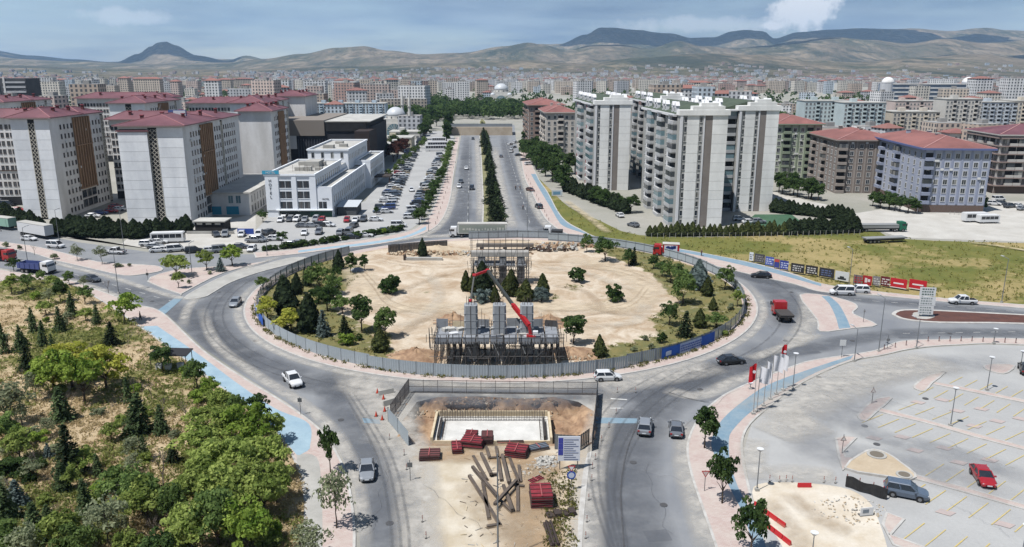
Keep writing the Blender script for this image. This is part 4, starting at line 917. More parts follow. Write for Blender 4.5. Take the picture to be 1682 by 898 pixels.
# ---------------------------------------------------------------- white towers on the right
M_tow = mat('tower_panel', (238, 238, 235), (218, 218, 215), scale=.22, fine=.06, fscale=.8, rand=.04, world=True, alb=.78, stretch=(1, 1, .2)); M_tcore = plain((176, 176, 172)); M_stripe = mat('tower_stripe', (150, 142, 136), (140, 132, 126), scale=.3)
M_grn = mat('green_roof', (86, 98, 80), (70, 82, 70), scale=.3); M_col = plain((236, 236, 238)); M_rail = mat('balcony_front', (206, 206, 204), (186, 188, 190), scale=.3, world=False); M_red = plain((150, 44, 52))
def white_tower(x, y, w, d, h, label, rot=3.5, floors=12, red=False, bal_front=False, nbay=3):
    B = Bldg('apartment_tower', x, y, w, d, h, rot, label, 'tower block', 'white apartment towers right of the avenue'); fh = h / floors
    o0 = 5.0 if bal_front else 0                       # a recessed balcony bay at the left of the front
    MB().box(o0, w, 0, d, 0, h, 0, 't').build('wall', M_tcore, B.r)
    if o0: MB().box(0, o0, 3, d, 0, h, 0, 't').build('wall', M_tcore, B.r)
    fw = w - o0
    xs = [o0 + fw * q for q in (0, .07, .15, .40, .48, .52, .68, 1.0)]
    def col_(a, c_, out=.1, m=M_tow, per=True):
        me = MB().box(0, c_ - a - .04, -out, 0, 0, fh - .06).mesh('cladding_panel', m)
        for i in range(floors): ob('cladding_panel', me, B.r, (a, 0, i * fh + .03))
    col_(xs[2], xs[3]); col_(xs[6], xs[7])
    B.part('stripe', M_stripe, (xs[5], xs[6], -.06, 0, 0, h)); B.part('corner_column', M_col, (xs[0], xs[1] - .2, -.35, 0, 0, h)); B.part('pier', M_col, (xs[4] + .1, xs[5], -.2, 0, 0, h))
    wm = win_mesh(.75, 1.5, 'white')
    for i in range(floors):
        for xx in ((xs[1] + xs[2]) / 2 + .1, (xs[3] + xs[4]) / 2): ob('window', wm, B.r, (xx, -.02, i * fh + .75))
    # stepped parapet over the front
    B.part('parapet', M_tow, (o0 - .4, w + .5, -.45, 3, h, h + 1.5)); B.part('parapet', M_tow, (o0 + fw * .25, w - fw * .08, -.35, 2.4, h + 1.5, h + 2.6)); B.part('parapet', M_tow, (o0 + fw * .42, w - fw * .22, -.25, 2, h + 2.6, h + 3.5))
    # roof with gabled dormers
    rb = MB(); rb.face([(-.8, 3, h + .2), (w + .6, 3, h + .2), (w * .55, 3, h + 3)]); rb.face([(w * .55, 3, h + 3), (w * .55, d, h + 3), (-.8, d, h + .2), (-.8, 3, h + .2)]); rb.face([(w + .6, 3, h + .2), (w + .6, d, h + .2), (w * .55, d, h + 3), (w * .55, 3, h + 3)]); rb.face([(w + .6, d, h + .2), (-.8, d, h + .2), (w * .55, d, h + 3)])
    rf = rb.build('roof', M_grn, B.r); B.part('eave', M_col, (-1.2, 0, 3, d, h - .5, h + .2))
    dm = MB(); dm.box(-.75, .75, -1, .1, 0, 1.9); dm.face([(-.95, -1.05, 1.9), (.95, -1.05, 1.9), (0, -1.05, 3.1)]); dm.face([(-.95, -1.05, 1.9), (0, -1.05, 3.1), (0, .2, 3.1), (-.95, .2, 1.9)]); dm.face([(.95, -1.05, 1.9), (.95, .2, 1.9), (0, .2, 3.1), (0, -1.05, 3.1)]); dm.face([(.95, .2, 1.9), (-.95, .2, 1.9), (0, .2, 3.1)]); dm.box(-.3, .3, -1.08, -1, .4, 1.3, 1)
    dme = dm.mesh('dormer', [M_col, M_glass])
    for i in range(int(d / 11.5)):
        for k in range(2): ob('dormer', dme, rf, (1.2, 7 + i * 11.5 + k * 3.4, h + .5), R(-90)); ob('dormer', dme, rf, (w - 1.4, 7 + i * 11.5 + k * 3.4, h + .5), R(90))
    # left side: balcony bays, white columns, small windows
    seg = (d - 4) / nbay; bw = seg * .42
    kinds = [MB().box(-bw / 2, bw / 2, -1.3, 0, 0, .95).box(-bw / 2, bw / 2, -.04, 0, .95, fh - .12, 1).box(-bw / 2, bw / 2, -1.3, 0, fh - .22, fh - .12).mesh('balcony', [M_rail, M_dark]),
             MB().box(-bw / 2, bw / 2, -1.3, 0, 0, .95).box(-bw / 2, bw / 2, -1.22, 0, .95, fh - .22, 1).box(-bw / 2, bw / 2, -1.3, 0, fh - .22, fh - .12).mesh('balcony', [M_rail, M_glassb]),
             MB().box(-bw / 2, bw / 2, -1.3, 0, 0, .95).box(-bw / 2, bw / 2, -1.22, 0, .95, fh - .22, 1).box(-bw / 2, bw / 2, -1.3, 0, fh - .22, fh - .12).mesh('balcony', [M_rail, M_glass])]
    sm = win_mesh(.8, 1.1, 'white')
    for k in range(nbay):
        u = 3 + seg * k + bw / 2
        for i in range(floors):
            B.put('balcony', kinds[rng.choice((0, 0, 1, 1, 2))], 'l', u, i * fh)
            for du in (.60, .80): B.put('window', sm, 'l', 3 + seg * (k + du), i * fh + 1.0)
        B.put('column', MB().box(-.9, .9, -.7, 0, 0, h).mesh('column', M_col), 'l', 3 + seg * (k + .5) + .1, 0)
        if red: B.put('red_stripe', MB().box(-.35, .35, -.85, -.7, 0, h).mesh('red_stripe', M_red), 'l', 3 + seg * (k + .5) + .1, 0)
    if o0:
        w2 = o0 - .5; fk = [MB().box(-w2 / 2, w2 / 2, -1.6, 0, 0, 1).box(-w2 / 2, w2 / 2, -.04 - q, 0, 1, fh - .15, 1).mesh('balcony', [M_rail, mm]) for q, mm in ((0, M_dark), (1.4, M_glassb), (1.4, M_glass))]
        for i in range(floors): ob('balcony', fk[rng.choice((0, 1, 1, 2))], B.r, (o0 / 2, 3, i * fh))
        B.part('eave', M_col, (-.6, o0 - .4, 0.6, 3, h - .2, h + .3))
    return B
white_tower(48.3, 231, 14.0, 46, 32.6, 'nearest white tower with brown stripe standing on the corner by the cypress row')
white_tower(67.6, 257, 18.0, 44, 32.6, 'white tower with brown stripe set back right of the nearest tower', bal_front=True)
white_tower(31.2, 303, 13.6, 54, 32.4, 'white tower with two dark red side stripes nearest the avenue', red=True, nbay=2)
white_tower(56, 322, 14, 40, 32.4, 'rearmost white tower whose dormered roof shows between the others')
# apartment blocks beyond and to the right
def apartment(name, x, y, w, d, h, rot, floors, wall, label, ncol, roofm=M_roofr, trim=None, balf=(), ball=(), nl=8, style='white', ground=None, cat='apartment block', roof='hip', band=None):
    B = Bldg(name, x, y, w, d, h, rot, label, cat); fh = (h - 1) / floors
    MB().box(0, w, 0, d, 0, h, 0, 't').build('wall', wall, B.r)
    if roof == 'hip':
        rb = MB(); E_ = []; hip(rb, 0, w, 0, d, h, 3.0, 1.0, .45, 0, 1, E_); rf = rb.build('roof', [roofm, trim or wall], B.r); ridge_caps(rf, E_)
        q_ = random.Random(int(x)); ac = MB().box(-.45, .45, -.4, -.15, 0, .65).mesh('air_conditioner', M_frame)
        for i in range(8): B.put('air_conditioner', ac, 'f', q_.uniform(1, w - 1), .9 + fh * q_.randrange(1, floors) + 1.7)
        for i in range(2): MB().tube([(w * .5, d * .3 * (i + 1), h + 3), (w * .5, d * .3 * (i + 1), h + 5.5)], .05, 4).build('aerial', M_flat, rf)
        for (a, c_) in ((.5, .35), (.6, .6), (.35, .7)): chimney(rf, w * a, d * c_, h + 2.2, 1.5, 1.2, wall, M_flat)
        MB().box(w * .62, w * .82, d * .2, d * .3, h + 1.2, h + 2.1).build('solar_heater', M_flat, rf)
    else: B.part('flat_roof', M_flat, (-.6, w + .6, -.6, d + .6, h, h + .6))
    us = [w * (i + .5) / ncol for i in range(ncol)]; ul = [d * (i + .5) / nl for i in range(nl)]; zs_ = [.9 + fh * i + (0 if not ground else 0) for i in range(1 if ground else 0, floors)]
    B.wins('f', [u for i, u in enumerate(us) if i not in balf], zs_, 1.25, 1.5, style); B.wins('l', [u for i, u in enumerate(ul) if i not in ball], zs_, 1.25, 1.5, style)
    for face, q, L, idx_ in (('f', us, w / ncol, balf), ('l', ul, d / nl, ball)):
        if not idx_: continue
        bw = L * .9; bm_ = [MB().box(-bw / 2, bw / 2, -1.2, 0, 0, 1).box(-bw / 2, bw / 2, -.05 - e, 0, 1, fh - .3, 1).mesh('balcony', [trim or wall, mm]) for e, mm in ((0, M_dark), (0, M_dark), (1.0, M_glass))]
        for i in idx_:
            for z in zs_: B.put('balcony', rng.choice(bm_), face, q[i], z - .75)
    for i in range(ncol + 1):
        if trim: B.part('pilaster', trim, (max(0, w * i / ncol - .3), min(w, w * i / ncol + .3), -.14, 0, fh if ground else 0, h))
    if ground: B.part('shop_floor', ground, (.1, w - .1, -.08, 0, .1, fh - .3)); B.part('shop_floor', ground, (-.08, 0, .1, d - .1, .1, fh - .3))
    if band:
        for i in range(1, floors + 1): B.part('band', band, (-.2, w + .2, -1.3, 0, i * fh - .1, i * fh + .25)); B.part('band', band, (-1.3, -.2, -.2, d, i * fh - .1, i * fh + .25))
    return B
M_bluew = cm('blue_render', (184, 190, 206), (170, 177, 196)); M_bluet = cm('blue_trim', (158, 166, 188)); M_brw = cm('brown_render', (152, 142, 136), (138, 128, 122)); M_grw = cm('green_render', (198, 206, 184), (180, 190, 166))
M_eave = plain((98, 110, 158))
B = apartment('apartment_block', 132.8, 256, 20.5, 48, 20.5, -5, 7, M_bluew, 'pale blue apartment block with red hip roof and blue eaves beside the yard', 7, trim=M_bluet, ball=(4, 7), balf=(0,), nl=10, ground=mat('shop_brown', (112, 96, 88)))
MB().box(-1.1, 21.6, -1.15, -1.0, 20.3, 20.9).build('eave_board', M_eave, B.r); MB().box(-1.15, -1.0, -1.1, 49, 20.3, 20.9).build('eave_board', M_eave, B.r)
apartment('apartment_block', 121.5, 297, 24, 34, 19.5, -3, 7, M_brw, 'grey-brown apartment block with red hip roof behind the pale blue one', 7, trim=cm('brown_trim', (172, 162, 154)), balf=(0,), ball=(3, 6), nl=8)
apartment('apartment_block', 109, 331, 19, 30, 23, 1, 8, M_grw, 'pale green apartment block beside the white towers', 6, trim=cm('green_trim', (150, 162, 140)), balf=(1, 4), ball=(2, 5), nl=7)
apartment('apartment_block', 181, 296, 36, 26, 21.5, -4, 7, cm('light_wall', (206, 202, 196)), 'pale block with black balconies and bands at the right edge', 12, roofm=M_roofm, balf=(1, 2, 4, 5, 7, 8, 10, 11), ball=(1, 3, 5), nl=7, style='dark', ground=mat('shop_brown', (112, 96, 88)), band=plain((150, 132, 126)))
apartment('apartment_block', 17.3, 408, 15, 36, 23.5, 3, 8, cm('beige_wall', (214, 206, 196)), 'beige block with orange-red roof beyond the white towers', 5, balf=(2,), ball=(1, 3, 5), nl=8)
apartment('apartment_block', 9.5, 455, 20, 40, 25, 3, 9, cm('brownish_wall', (162, 142, 132)), 'brown block with red roof at the end of the tower row', 6, balf=(1, 4), ball=(1, 3, 5, 7), nl=9)
apartment('apartment_block', 44, 430, 20, 30, 22, 3, 8, cm('grey_wall2', (188, 184, 180)), 'grey block with red roof hidden behind the red-striped tower', 6)
rb_ = [('apartment_block', 1317, 1392, 166, 228, 'pale mint apartment slab beyond the green block, left of a pair', cm('mint_wall', (206, 220, 222)), 9, 12, 4), ('apartment_block', 1381, 1449, 169, 232, 'pale mint apartment slab with dark balconies, right of a pair', cm('mint_wall', (206, 220, 222)), 9, 11, 2),
       ('apartment_block', 1462, 1538, 184, 232, 'cream slab with salmon balconies behind the red-roofed cottages', cm('cream_wall', (226, 216, 200)), 7, 12, 3), ('apartment_block', 1466, 1530, 166, 208, 'pinkish slab just behind the cream one', cm('pinkish_wall', (222, 204, 196)), 6, 11, 4),
       ('apartment_block', 1546, 1604, 163, 230, 'cream grey slab with salmon bays right of the cream one', cm('creamgrey_wall', (224, 220, 212)), 9, 10, 3), ('apartment_block', 1602, 1662, 168, 228, 'pale blue-white slab near the right edge', cm('bluewhite_wall', (208, 216, 224)), 9, 10, 2), ('apartment_block', 1658, 1730, 166, 228, 'cream slab cut by the right edge', cm('cream_wall', (226, 216, 200)), 9, 11, 3)]
for (nm, a, c_, yt, yb, lab, w_, fl, by, bl) in rb_: rowblock(nm, a, c_, yt, yb, lab, w_, fl, by, balc=bl, depth=16, ww=1.2, wh=1.3)
for (a, c_, yt, yb, lab, wc) in ((1455, 1498, 226, 246, 'small white house with red roof behind the brown block', (232, 228, 222)), (1492, 1530, 222, 242, 'white cottage with dormer gables behind the pale blue block', (228, 224, 216)), (1556, 1592, 219, 250, 'tall white gabled house right of the pale blue roof', (236, 232, 226)), (1590, 1650, 221, 248, 'long white house with red roof before the cream slabs', (230, 226, 220)), (1500, 1545, 232, 250, 'grey-roofed cottage beside the tall white gabled house', (214, 214, 212)), (1648, 1700, 216, 236, 'white house with red roof at the right edge', (230, 224, 214))):
    rowblock('house', a, c_, yt, yb, lab, cm('house_%d' % a, wc), 3 if yb - yt > 22 else 2, 5, roof='hip', depth=12, ww=1.0, wh=1.2, cat='house')
# the long glazed hall with two domed ends
g0, g1 = G(1455, 172), G(1598, 172); B = Bldg('stadium_building', g0.x, g0.y, g1.x - g0.x, 40, 24, 0, 'long grey-blue glazed hall with domed round ends in the distance', 'hall')
L = B.w; B.part('wall', mat('glazed_hall', (136, 150, 168), (112, 126, 146), scale=.05, stretch=(6, 1, 20)), (6, L - 6, 0, 40, 0, 25))
for z in (5, 10, 15, 20, 25): B.part('floor_band', M_wallw, (6, L - 6, -1.2, 0, z, z + 1.4))
for x in (4, L - 4):
    MB().tube([(x, 10, 0), (x, 10, 26)], 9, 18).build('round_end', M_wallg, B.r); MB().loft([[(x + 8 * math.cos(q) * math.cos(k * .3), 10 + 8 * math.sin(q) * math.cos(k * .3), 26 + 8 * math.sin(k * .3)) for q in [6.283 * i / 18 for i in range(18)]] for k in range(6)]).build('dome', M_wallw, B.r, smooth_=True)

# ---------------------------------------------------------------- the city beyond
def city_mat(name, c, fl=2.9, mod=3.1, dark=.35):
    t = NT(name); A = tuple(q * ALB for q in lin(c)); geo = t.node('ShaderNodeNewGeometry')
    cr = t.node('ShaderNodeVectorMath', operation='CROSS_PRODUCT'); t.l.new(geo.outputs['True Normal'], cr.inputs[0]); cr.inputs[1].default_value = (0, 0, 1)
    dt = t.node('ShaderNodeVectorMath', operation='DOT_PRODUCT'); t.l.new(cr.outputs[0], dt.inputs[0]); t.l.new(geo.outputs['Position'], dt.inputs[1])
    sp = t.node('ShaderNodeSeparateXYZ'); t.l.new(geo.outputs['Position'], sp.inputs[0]); sn = t.node('ShaderNodeSeparateXYZ'); t.l.new(geo.outputs['True Normal'], sn.inputs[0])
    fu = t.math('FRACT', t.math('DIVIDE', dt.outputs['Value'], mod)); fz = t.math('FRACT', t.math('DIVIDE', sp.outputs[2], fl))
    wmask = t.math('MULTIPLY', t.math('MULTIPLY', t.math('LESS_THAN', fu, .48), t.math('GREATER_THAN', fz, .38)), t.math('LESS_THAN', t.math('ABSOLUTE', sn.outputs[2]), .4))
    bay = t.math('LESS_THAN', t.math('FRACT', t.math('DIVIDE', dt.outputs['Value'], mod * 4)), .25)
    base = t.mix(t.math('MULTIPLY', bay, .35), A, tuple(q * .6 for q in A))
    oi = t.node('ShaderNodeAttribute', attribute_name='tint'); cmx = t.node('ShaderNodeCombineColor')
    t.l.new(t.mix(wmask, base, tuple(q * dark * .5 for q in (.34, .36, .40))), t.b.inputs['Base Color']); t.b.inputs['Roughness'].default_value = .8
    return t.m
PAL = [('cream', (230, 224, 212)), ('white', (238, 238, 238)), ('beige', (216, 202, 186)), ('pinkish', (220, 200, 190)), ('grey', (202, 204, 208)), ('pale blue', (206, 218, 228)), ('tan', (202, 184, 168)), ('reddish', (190, 160, 150))]
CM = [city_mat('city_' + n.replace(' ', '_'), c) for n, c in PAL]; M_croof = mat('city_red_roof', (158, 112, 102), (136, 98, 92), scale=.01); M_cflat = mat('city_flat_roof', (176, 174, 170), (150, 148, 146), scale=.01)
KEEP = [(-260, 80, 0, 480), (80, 330, 0, 420), (-60, -15, 480, 640), (-140, -70, 360, 760), (-60, 70, 0, 760), (-420, -300, 480, 560), (190, 430, 480, 760), (250, 620, 900, 1140), (-90, 60, 600, 1050), (-20, 60, 700, 1450)]
spots = []
y = 430.
while y < 3300:
    sp_ = 30 + y * .011; half = (y * 860 / 1300) + 60; x = -half + rng.uniform(0, sp_)
    while x < half:
        xx, yy = x + rng.uniform(-.2, .2) * sp_, y + rng.uniform(-.3, .3) * sp_; px_ = 841 + xx * 1300 / yy
        green = fbm(xx, yy, .0035, 3, 9.) > .16 or (690 < px_ < 960 and yy < 1000)
        if not green and not any(a < xx < b_ and c_ < yy < d_ for a, b_, c_, d_ in KEEP):
            spots.append((xx, yy))
        x += sp_ * rng.uniform(.8, 1.25)
    y += sp_ * 1.15
def city_block(x, y):
    hi = max(9, min(46 - y * .0155 + 6 * fbm(x, y, .003, 2), 40)); q = rng.random(); tall = fbm(x, y, .004, 3, 2.) > .02
    w = rng.choice((rng.uniform(11, 19), rng.uniform(13, 24), rng.uniform(22, 44) if tall else 15)); d = rng.uniform(11, 18); h = min(hi, rng.uniform(16, 36) if tall else rng.choice((rng.uniform(6, 12), rng.uniform(9, 18)))); ci = rng.choices(range(8), (5, 6, 3, 2.5, 3.5, 2, 1.6, 1.5))[0]
    red = (not tall and q < .5) or q < .14
    return w, d, h, ci, red
def add_city(b, x, y, w, d, h, red, ci, rot):
    b.M = Matrix.Translation((x, y, 0)) @ Matrix.Rotation(rot, 4, 'Z'); b.box(-w / 2, w / 2, -d / 2, d / 2, 0, h, ci, 'tb')
    if red: hip(b, -w / 2, w / 2, -d / 2, d / 2, h, 2.4, .5, .2, 8)
    else: b.box(-w / 2, w / 2, -d / 2, d / 2, h, h + .3, 9); b.box(-2, 2, -2, 2, h + .3, h + 2.5, ci)
    b.M = None
spots.sort(key=lambda p: p[1]); far = MB(); ni = 0
for (x, y) in spots:
    w, d, h, ci, red = city_block(x, y); rot = R(2.3 + rng.choice((0, 0, 0, 12, -15)) + rng.uniform(-3, 3))
    px_ = 841 + x * 1300 / y
    if ni < 300 and -20 < px_ < 1700:
        ni += 1
        r = empty('city_block', (x, y, 0), rot); nm = PAL[ci][0]
        zone = 'behind the maroon roofs' if px_ < 480 else 'beyond the dark hall and wood' if px_ < 880 else 'behind the white towers' if px_ < 1290 else 'behind the cream slabs'
        reg(r, 'building', f'{nm} {"red" if red else "flat"}-roofed city block', zone, px_, 'from the left', 'city blocks ' + zone)
        MB().box(-w / 2, w / 2, -d / 2, d / 2, 0, h, 0, 'tb').build('wall', CM[ci], r)
        rb = MB()
        if red: hip(rb, -w / 2, w / 2, -d / 2, d / 2, h, 2.4, .5, .2)
        else: rb.box(-w / 2, w / 2, -d / 2, d / 2, h, h + .3); rb.box(-2, 2, -2, 2, h + .3, h + 2.5)
        rb.build('roof', M_croof if red else M_cflat, r)
    else: add_city(far, x, y, w, d, h, red, ci, rot)
o = far.build('distant_city', CM + [M_croof, M_cflat]); tag(o, 'mass of distant city buildings reaching to the foot of the hills', 'city', kind='stuff')
# low quarters climbing the first slopes
far = MB()
for i in range(1500):
    px_ = rng.choice((rng.uniform(700, 1300), rng.uniform(-50, 1750), rng.uniform(380, 900))); r = rng.uniform(3300, 5200); x = (px_ - 841) * r / 1330; z = max(0, hill_z(px_, r) - 2)
    if fbm(x, r, .002, 3, 5.) < -.05: continue
    far.M = Matrix.Translation((x, r, z)); w = rng.uniform(10, 24); far.box(-w / 2, w / 2, -7, 7, -6, rng.uniform(7, 16), rng.randrange(8), 'b'); far.M = None
tag(far.build('distant_suburb', CM), 'faint suburb of tiny houses on the lowest slopes', 'suburb', kind='stuff')
# ---------------------------------------------------------------- trees
def leaf_mat(name, c1, c2, rand=.18):
    t = NT(name); L = lambda c: tuple(q * .95 for q in lin(c)); at_ = t.node('ShaderNodeAttribute', attribute_name='tone')
    oi = t.node('ShaderNodeObjectInfo'); f = t.math('ADD', t.math('MULTIPLY', oi.outputs['Random'], rand * 2), 1 - rand); cmx = t.node('ShaderNodeCombineColor')
    for i in range(3): t.l.new(f, cmx.inputs[i])
    col = t.mix(1.0, t.mix(at_.outputs['Fac'], L(c1), L(c2)), cmx.outputs[0], 'MULTIPLY')
    d = t.node('ShaderNodeBsdfDiffuse'); tr = t.node('ShaderNodeBsdfTranslucent'); mx = t.node('ShaderNodeMixShader'); mx.inputs[0].default_value = .5
    t.l.new(col, d.inputs[0]); t.l.new(col, tr.inputs[0]); t.l.new(d.outputs[0], mx.inputs[1]); t.l.new(tr.outputs[0], mx.inputs[2]); t.l.new(mx.outputs[0], t.n['Material Output'].inputs['Surface'])
    return t.m
def leaves(name, C, S, tone, m, N=None, asp=.6):
    """many leaf-sized faces: centres C, sizes S, one tone per leaf"""
    n = len(C); rnd = nrg.normal(size=(n, 3)); N = rnd if N is None else N + rnd * .55
    N /= np.linalg.norm(N, axis=1)[:, None]; T = nrg.normal(size=(n, 3)); T -= N * (T * N).sum(1)[:, None]; T /= np.linalg.norm(T, axis=1)[:, None]; Bn = np.cross(N, T)
    S = S[:, None]; V = np.empty((n, 4, 3)); V[:, 0] = C - T * S; V[:, 1] = C - Bn * S * asp; V[:, 2] = C + T * S; V[:, 3] = C + Bn * S * asp
    me = bpy.data.meshes.new(name); me.vertices.add(4 * n); me.vertices.foreach_set('co', V.astype(np.float32).ravel()); me.loops.add(4 * n); me.loops.foreach_set('vertex_index', np.arange(4 * n, dtype=np.int32))
    me.polygons.add(n); me.polygons.foreach_set('loop_start', np.arange(0, 4 * n, 4, dtype=np.int32)); me.polygons.foreach_set('loop_total', np.full(n, 4, dtype=np.int32)); me.materials.append(m)
    a = me.attributes.new('tone', 'FLOAT', 'FACE'); a.data.foreach_set('value', np.clip(tone, 0, 1).astype(np.float32)); me.update(calc_edges=True); return me
M_bark = mat('bark', (108, 94, 80), (84, 74, 66), scale=2, world=False, alb=.5)
def trunk_mesh(h, r, limbs, spread, seed):
    q = random.Random(seed); b = MB(); b.tube([(0, 0, -.1), (0, 0, h * .45), (q.uniform(-.1, .1), q.uniform(-.1, .1), h)], [r * 1.25, r, r * .55], 7)
    for i in range(limbs):
        a = 2 * math.pi * i / limbs + q.uniform(-.4, .4); z0 = h * q.uniform(.55, .95); s = spread * q.uniform(.6, 1)
        b.tube([(0, 0, z0), (math.cos(a) * s * .5, math.sin(a) * s * .5, z0 + s * .5), (math.cos(a) * s, math.sin(a) * s, z0 + s * q.uniform(.7, 1.2))], [r * .55, r * .35, r * .12], 5)
    return b.mesh('trunk', M_bark, True)
def ball(n): d = nrg.normal(size=(n, 3)); return d / np.linalg.norm(d, axis=1)[:, None]
def crown_clumps(centre, rad, ncl, per, leaf, m, cr=(.5, .85), low=-.8):
    C = []; T = []; Nn = []; c0 = np.array(centre); rad = np.array(rad)
    for i in range(ncl):
        d = ball(1)[0]
        while d[2] < low: d = ball(1)[0]
        p = c0 + d * rad * nrg.uniform(.35, 1.12); k = nrg.uniform(*cr) * rad.min() * .56; s = ball(per); s[:, 2] = np.abs(s[:, 2]) * .9 - .25 * nrg.random(per)
        C.append(p + s * k * nrg.uniform(.75, 1.05, (per, 1))); T.append(np.full(per, nrg.uniform(.1, .9)) + nrg.normal(0, .14, per)); Nn.append(s)
    C = np.vstack(C); T = np.concatenate(T); Nn = np.vstack(Nn); return leaves('crown', C, nrg.uniform(.6, 1.15, len(C)) * leaf, T, m, Nn)
def crown_spruce(h, r, m, z0=.25, levels=19, dens=11, leaf=.3):
    C = []; T = []; N = []
    for i in range(levels):
        z = z0 + (h - z0) * (i / levels) ** .92; rr = r * (1 - (z - z0) / (h - z0)) ** .85 * nrg.uniform(.82, 1.12) + .06; nb = max(4, int(dens * (rr / r) ** .55)); ph = nrg.uniform(0, 6)
        for k in range(nb):
            a = ph + 2 * math.pi * k / nb + nrg.normal(0, .12); L = rr * nrg.uniform(.78, 1.12); tn = nrg.uniform(.1, .85)
            for s in np.linspace(.12, 1, max(3, int(L / .2))):
                for e in range(2):
                    C.append((math.cos(a) * L * s + nrg.normal(0, .07), math.sin(a) * L * s + nrg.normal(0, .07), z - .34 * L * s * s + nrg.normal(0, .05))); T.append(tn + nrg.normal(0, .12)); N.append((math.cos(a) * .35, math.sin(a) * .35, 1))
    C = np.array(C); return leaves('crown', C, nrg.uniform(.7, 1.2, len(C)) * leaf, np.array(T), m, np.array(N) * 1.2, .5)
def crown_cone(h, r, m, n=1500, leaf=.22, p=.75, z0=.1, bulge=.28):
    u = nrg.random(n * 2) ** .8; a = nrg.uniform(0, 2 * math.pi, n * 2); lob = 1 + .13 * np.sin(a * 4 + 3 * np.sin(u * 9)) + .10 * np.sin(a * 9 + u * 17)
    prof_ = np.where(u < bulge, .62 + .38 * np.sin(u / bulge * math.pi / 2), np.clip((1 - (u - bulge) / (1 - bulge)), 0, 1) ** p) * lob
    rr = r * prof_ * nrg.uniform(.74, 1.08, n * 2); keep = nrg.random(n * 2) < (.25 + .75 * prof_); C = np.c_[np.cos(a) * rr, np.sin(a) * rr, z0 + u * (h - z0)][keep]; N = np.c_[np.cos(a), np.sin(a), np.full(n * 2, .35)][keep]
    T = (.45 + .3 * np.sin(a * 5 + 3 * np.sin(u * 9)) + nrg.normal(0, .18, n * 2))[keep]; return leaves('crown', C, nrg.uniform(.7, 1.2, len(C)) * leaf, T, m, N * 1.6, .7)
def bare_mesh(h, seed, m):
    q = random.Random(seed); b = MB()
    def grow(p, d, L, r, lv):
        e = p + d * L; b.tube([p, (p + e) / 2 + Vector((q.uniform(-.08, .08), q.uniform(-.08, .08), 0)) * L, e], [r, r * .8, r * .6], 4, caps=False)
        if lv == 0: return
        for i in range(3 if lv > 1 else 4): nd = (d + Vector((q.uniform(-1, 1), q.uniform(-1, 1), q.uniform(-.1, .8))) * .62).normalized(); grow(e, nd, L * q.uniform(.55, .78), r * .55, lv - 1)
    grow(Vector((0, 0, 0)), Vector((0, 0, 1)), h * .3, .1, 4); return b.mesh('branches', m)
ML = {k: leaf_mat('leaf_' + k, *c) for k, c in {
    'spruce': ((60, 76, 52), (102, 118, 80)), 'dark': ((40, 50, 38), (66, 78, 54)), 'blue': ((82, 96, 94), (126, 140, 136)), 'green': ((72, 92, 50), (120, 140, 82)), 'deep': ((50, 70, 40), (86, 106, 62)),
    'bright': ((96, 122, 50), (148, 166, 80)), 'yellow': ((128, 136, 54), (176, 174, 84)), 'olive': ((104, 122, 60), (160, 172, 98)), 'grey': ((108, 116, 90), (150, 156, 124)), 'conif': ((56, 66, 42), (98, 104, 62)), 'plum': ((66, 46, 42), (98, 66, 58))}.items()}
PROTO = {}
def proto(kind):
    if kind in PROTO: return PROTO[kind]
    out = []
    for v in range(4):
        if kind in ('spruce', 'bluespruce', 'darkspruce'):
            m = ML[{'spruce': 'spruce', 'bluespruce': 'blue', 'darkspruce': 'dark'}[kind]]; fat = {'spruce': 1.35, 'bluespruce': 1.6, 'darkspruce': 1.5}[kind]; out.append((5., MB().tube([(0, 0, -.1), (0, 0, 4.6)], [.13, .02], 6).mesh('trunk', M_bark), crown_spruce(5., fat * (1 + .1 * v), m, levels=17 + v, leaf=.26)))
        elif kind in ('cypress', 'greencypress', 'bluecone'):
            m = ML[{'cypress': 'dark', 'greencypress': 'conif', 'bluecone': 'blue'}[kind]]; out.append((4., MB().tube([(0, 0, -.1), (0, 0, 3)], [.12, .04], 6).mesh('trunk', M_bark), crown_cone(4., 1.15 + .1 * v, m, n=1100, leaf=.26, p=.62 + .08 * v)))
        elif kind in ('bush', 'brightbush', 'bluebush', 'olivebush', 'greybush'):
            m = ML[{'bush': 'deep', 'brightbush': 'bright', 'bluebush': 'blue', 'olivebush': 'olive', 'greybush': 'grey'}[kind]]; out.append((2., MB().tube([(0, 0, -.1), (0, 0, 1)], [.1, .05], 6).mesh('trunk', M_bark), crown_clumps((0, 0, .95), (1.15, 1.15, .95), 34, 55, .17, m, low=-.85)))
        elif kind == 'bare': out.append((5., None, bare_mesh(5., 30 + v, mat('twig', (142, 130, 120), alb=.5))))
        elif kind in ('greyleaf',): out.append((5., bare_mesh(4.6, 50 + v, M_bark), crown_clumps((0, 0, 3.1), (1.8, 1.8, 1.8), 34, 26, .2, ML['grey'])))
        elif kind == 'poplar': out.append((9., trunk_mesh(3, .2, 4, 1., v), crown_clumps((0, 0, 5), (1.6, 1.6, 4.2), 60, 60, .3, ML['deep'], cr=(.6, 1.0))))
        else:
            m = ML[{'tree': 'green', 'deeptree': 'deep', 'brighttree': 'bright', 'yellowtree': 'yellow', 'olivetree': 'olive', 'lollipop': 'deep', 'plumtree': 'plum'}[kind]]
            if kind == 'lollipop': out.append((5., trunk_mesh(1.9, .09, 5, .8, v), crown_clumps((0, 0, 3.3), (1.25, 1.25, 1.65), 44, 55, .19, m)))
            else: out.append((5., trunk_mesh(1.9, .12, 6, 1.3, v), crown_clumps((0, 0, 3.1), (1.8 + .14 * v, 1.95, 1.7), 40 - 3 * v, 52, .235, m, low=-.75)))
    PROTO[kind] = out; return out
CATN = {'bush': 'bush'}
ntree = [0]; trng = random.Random(77)
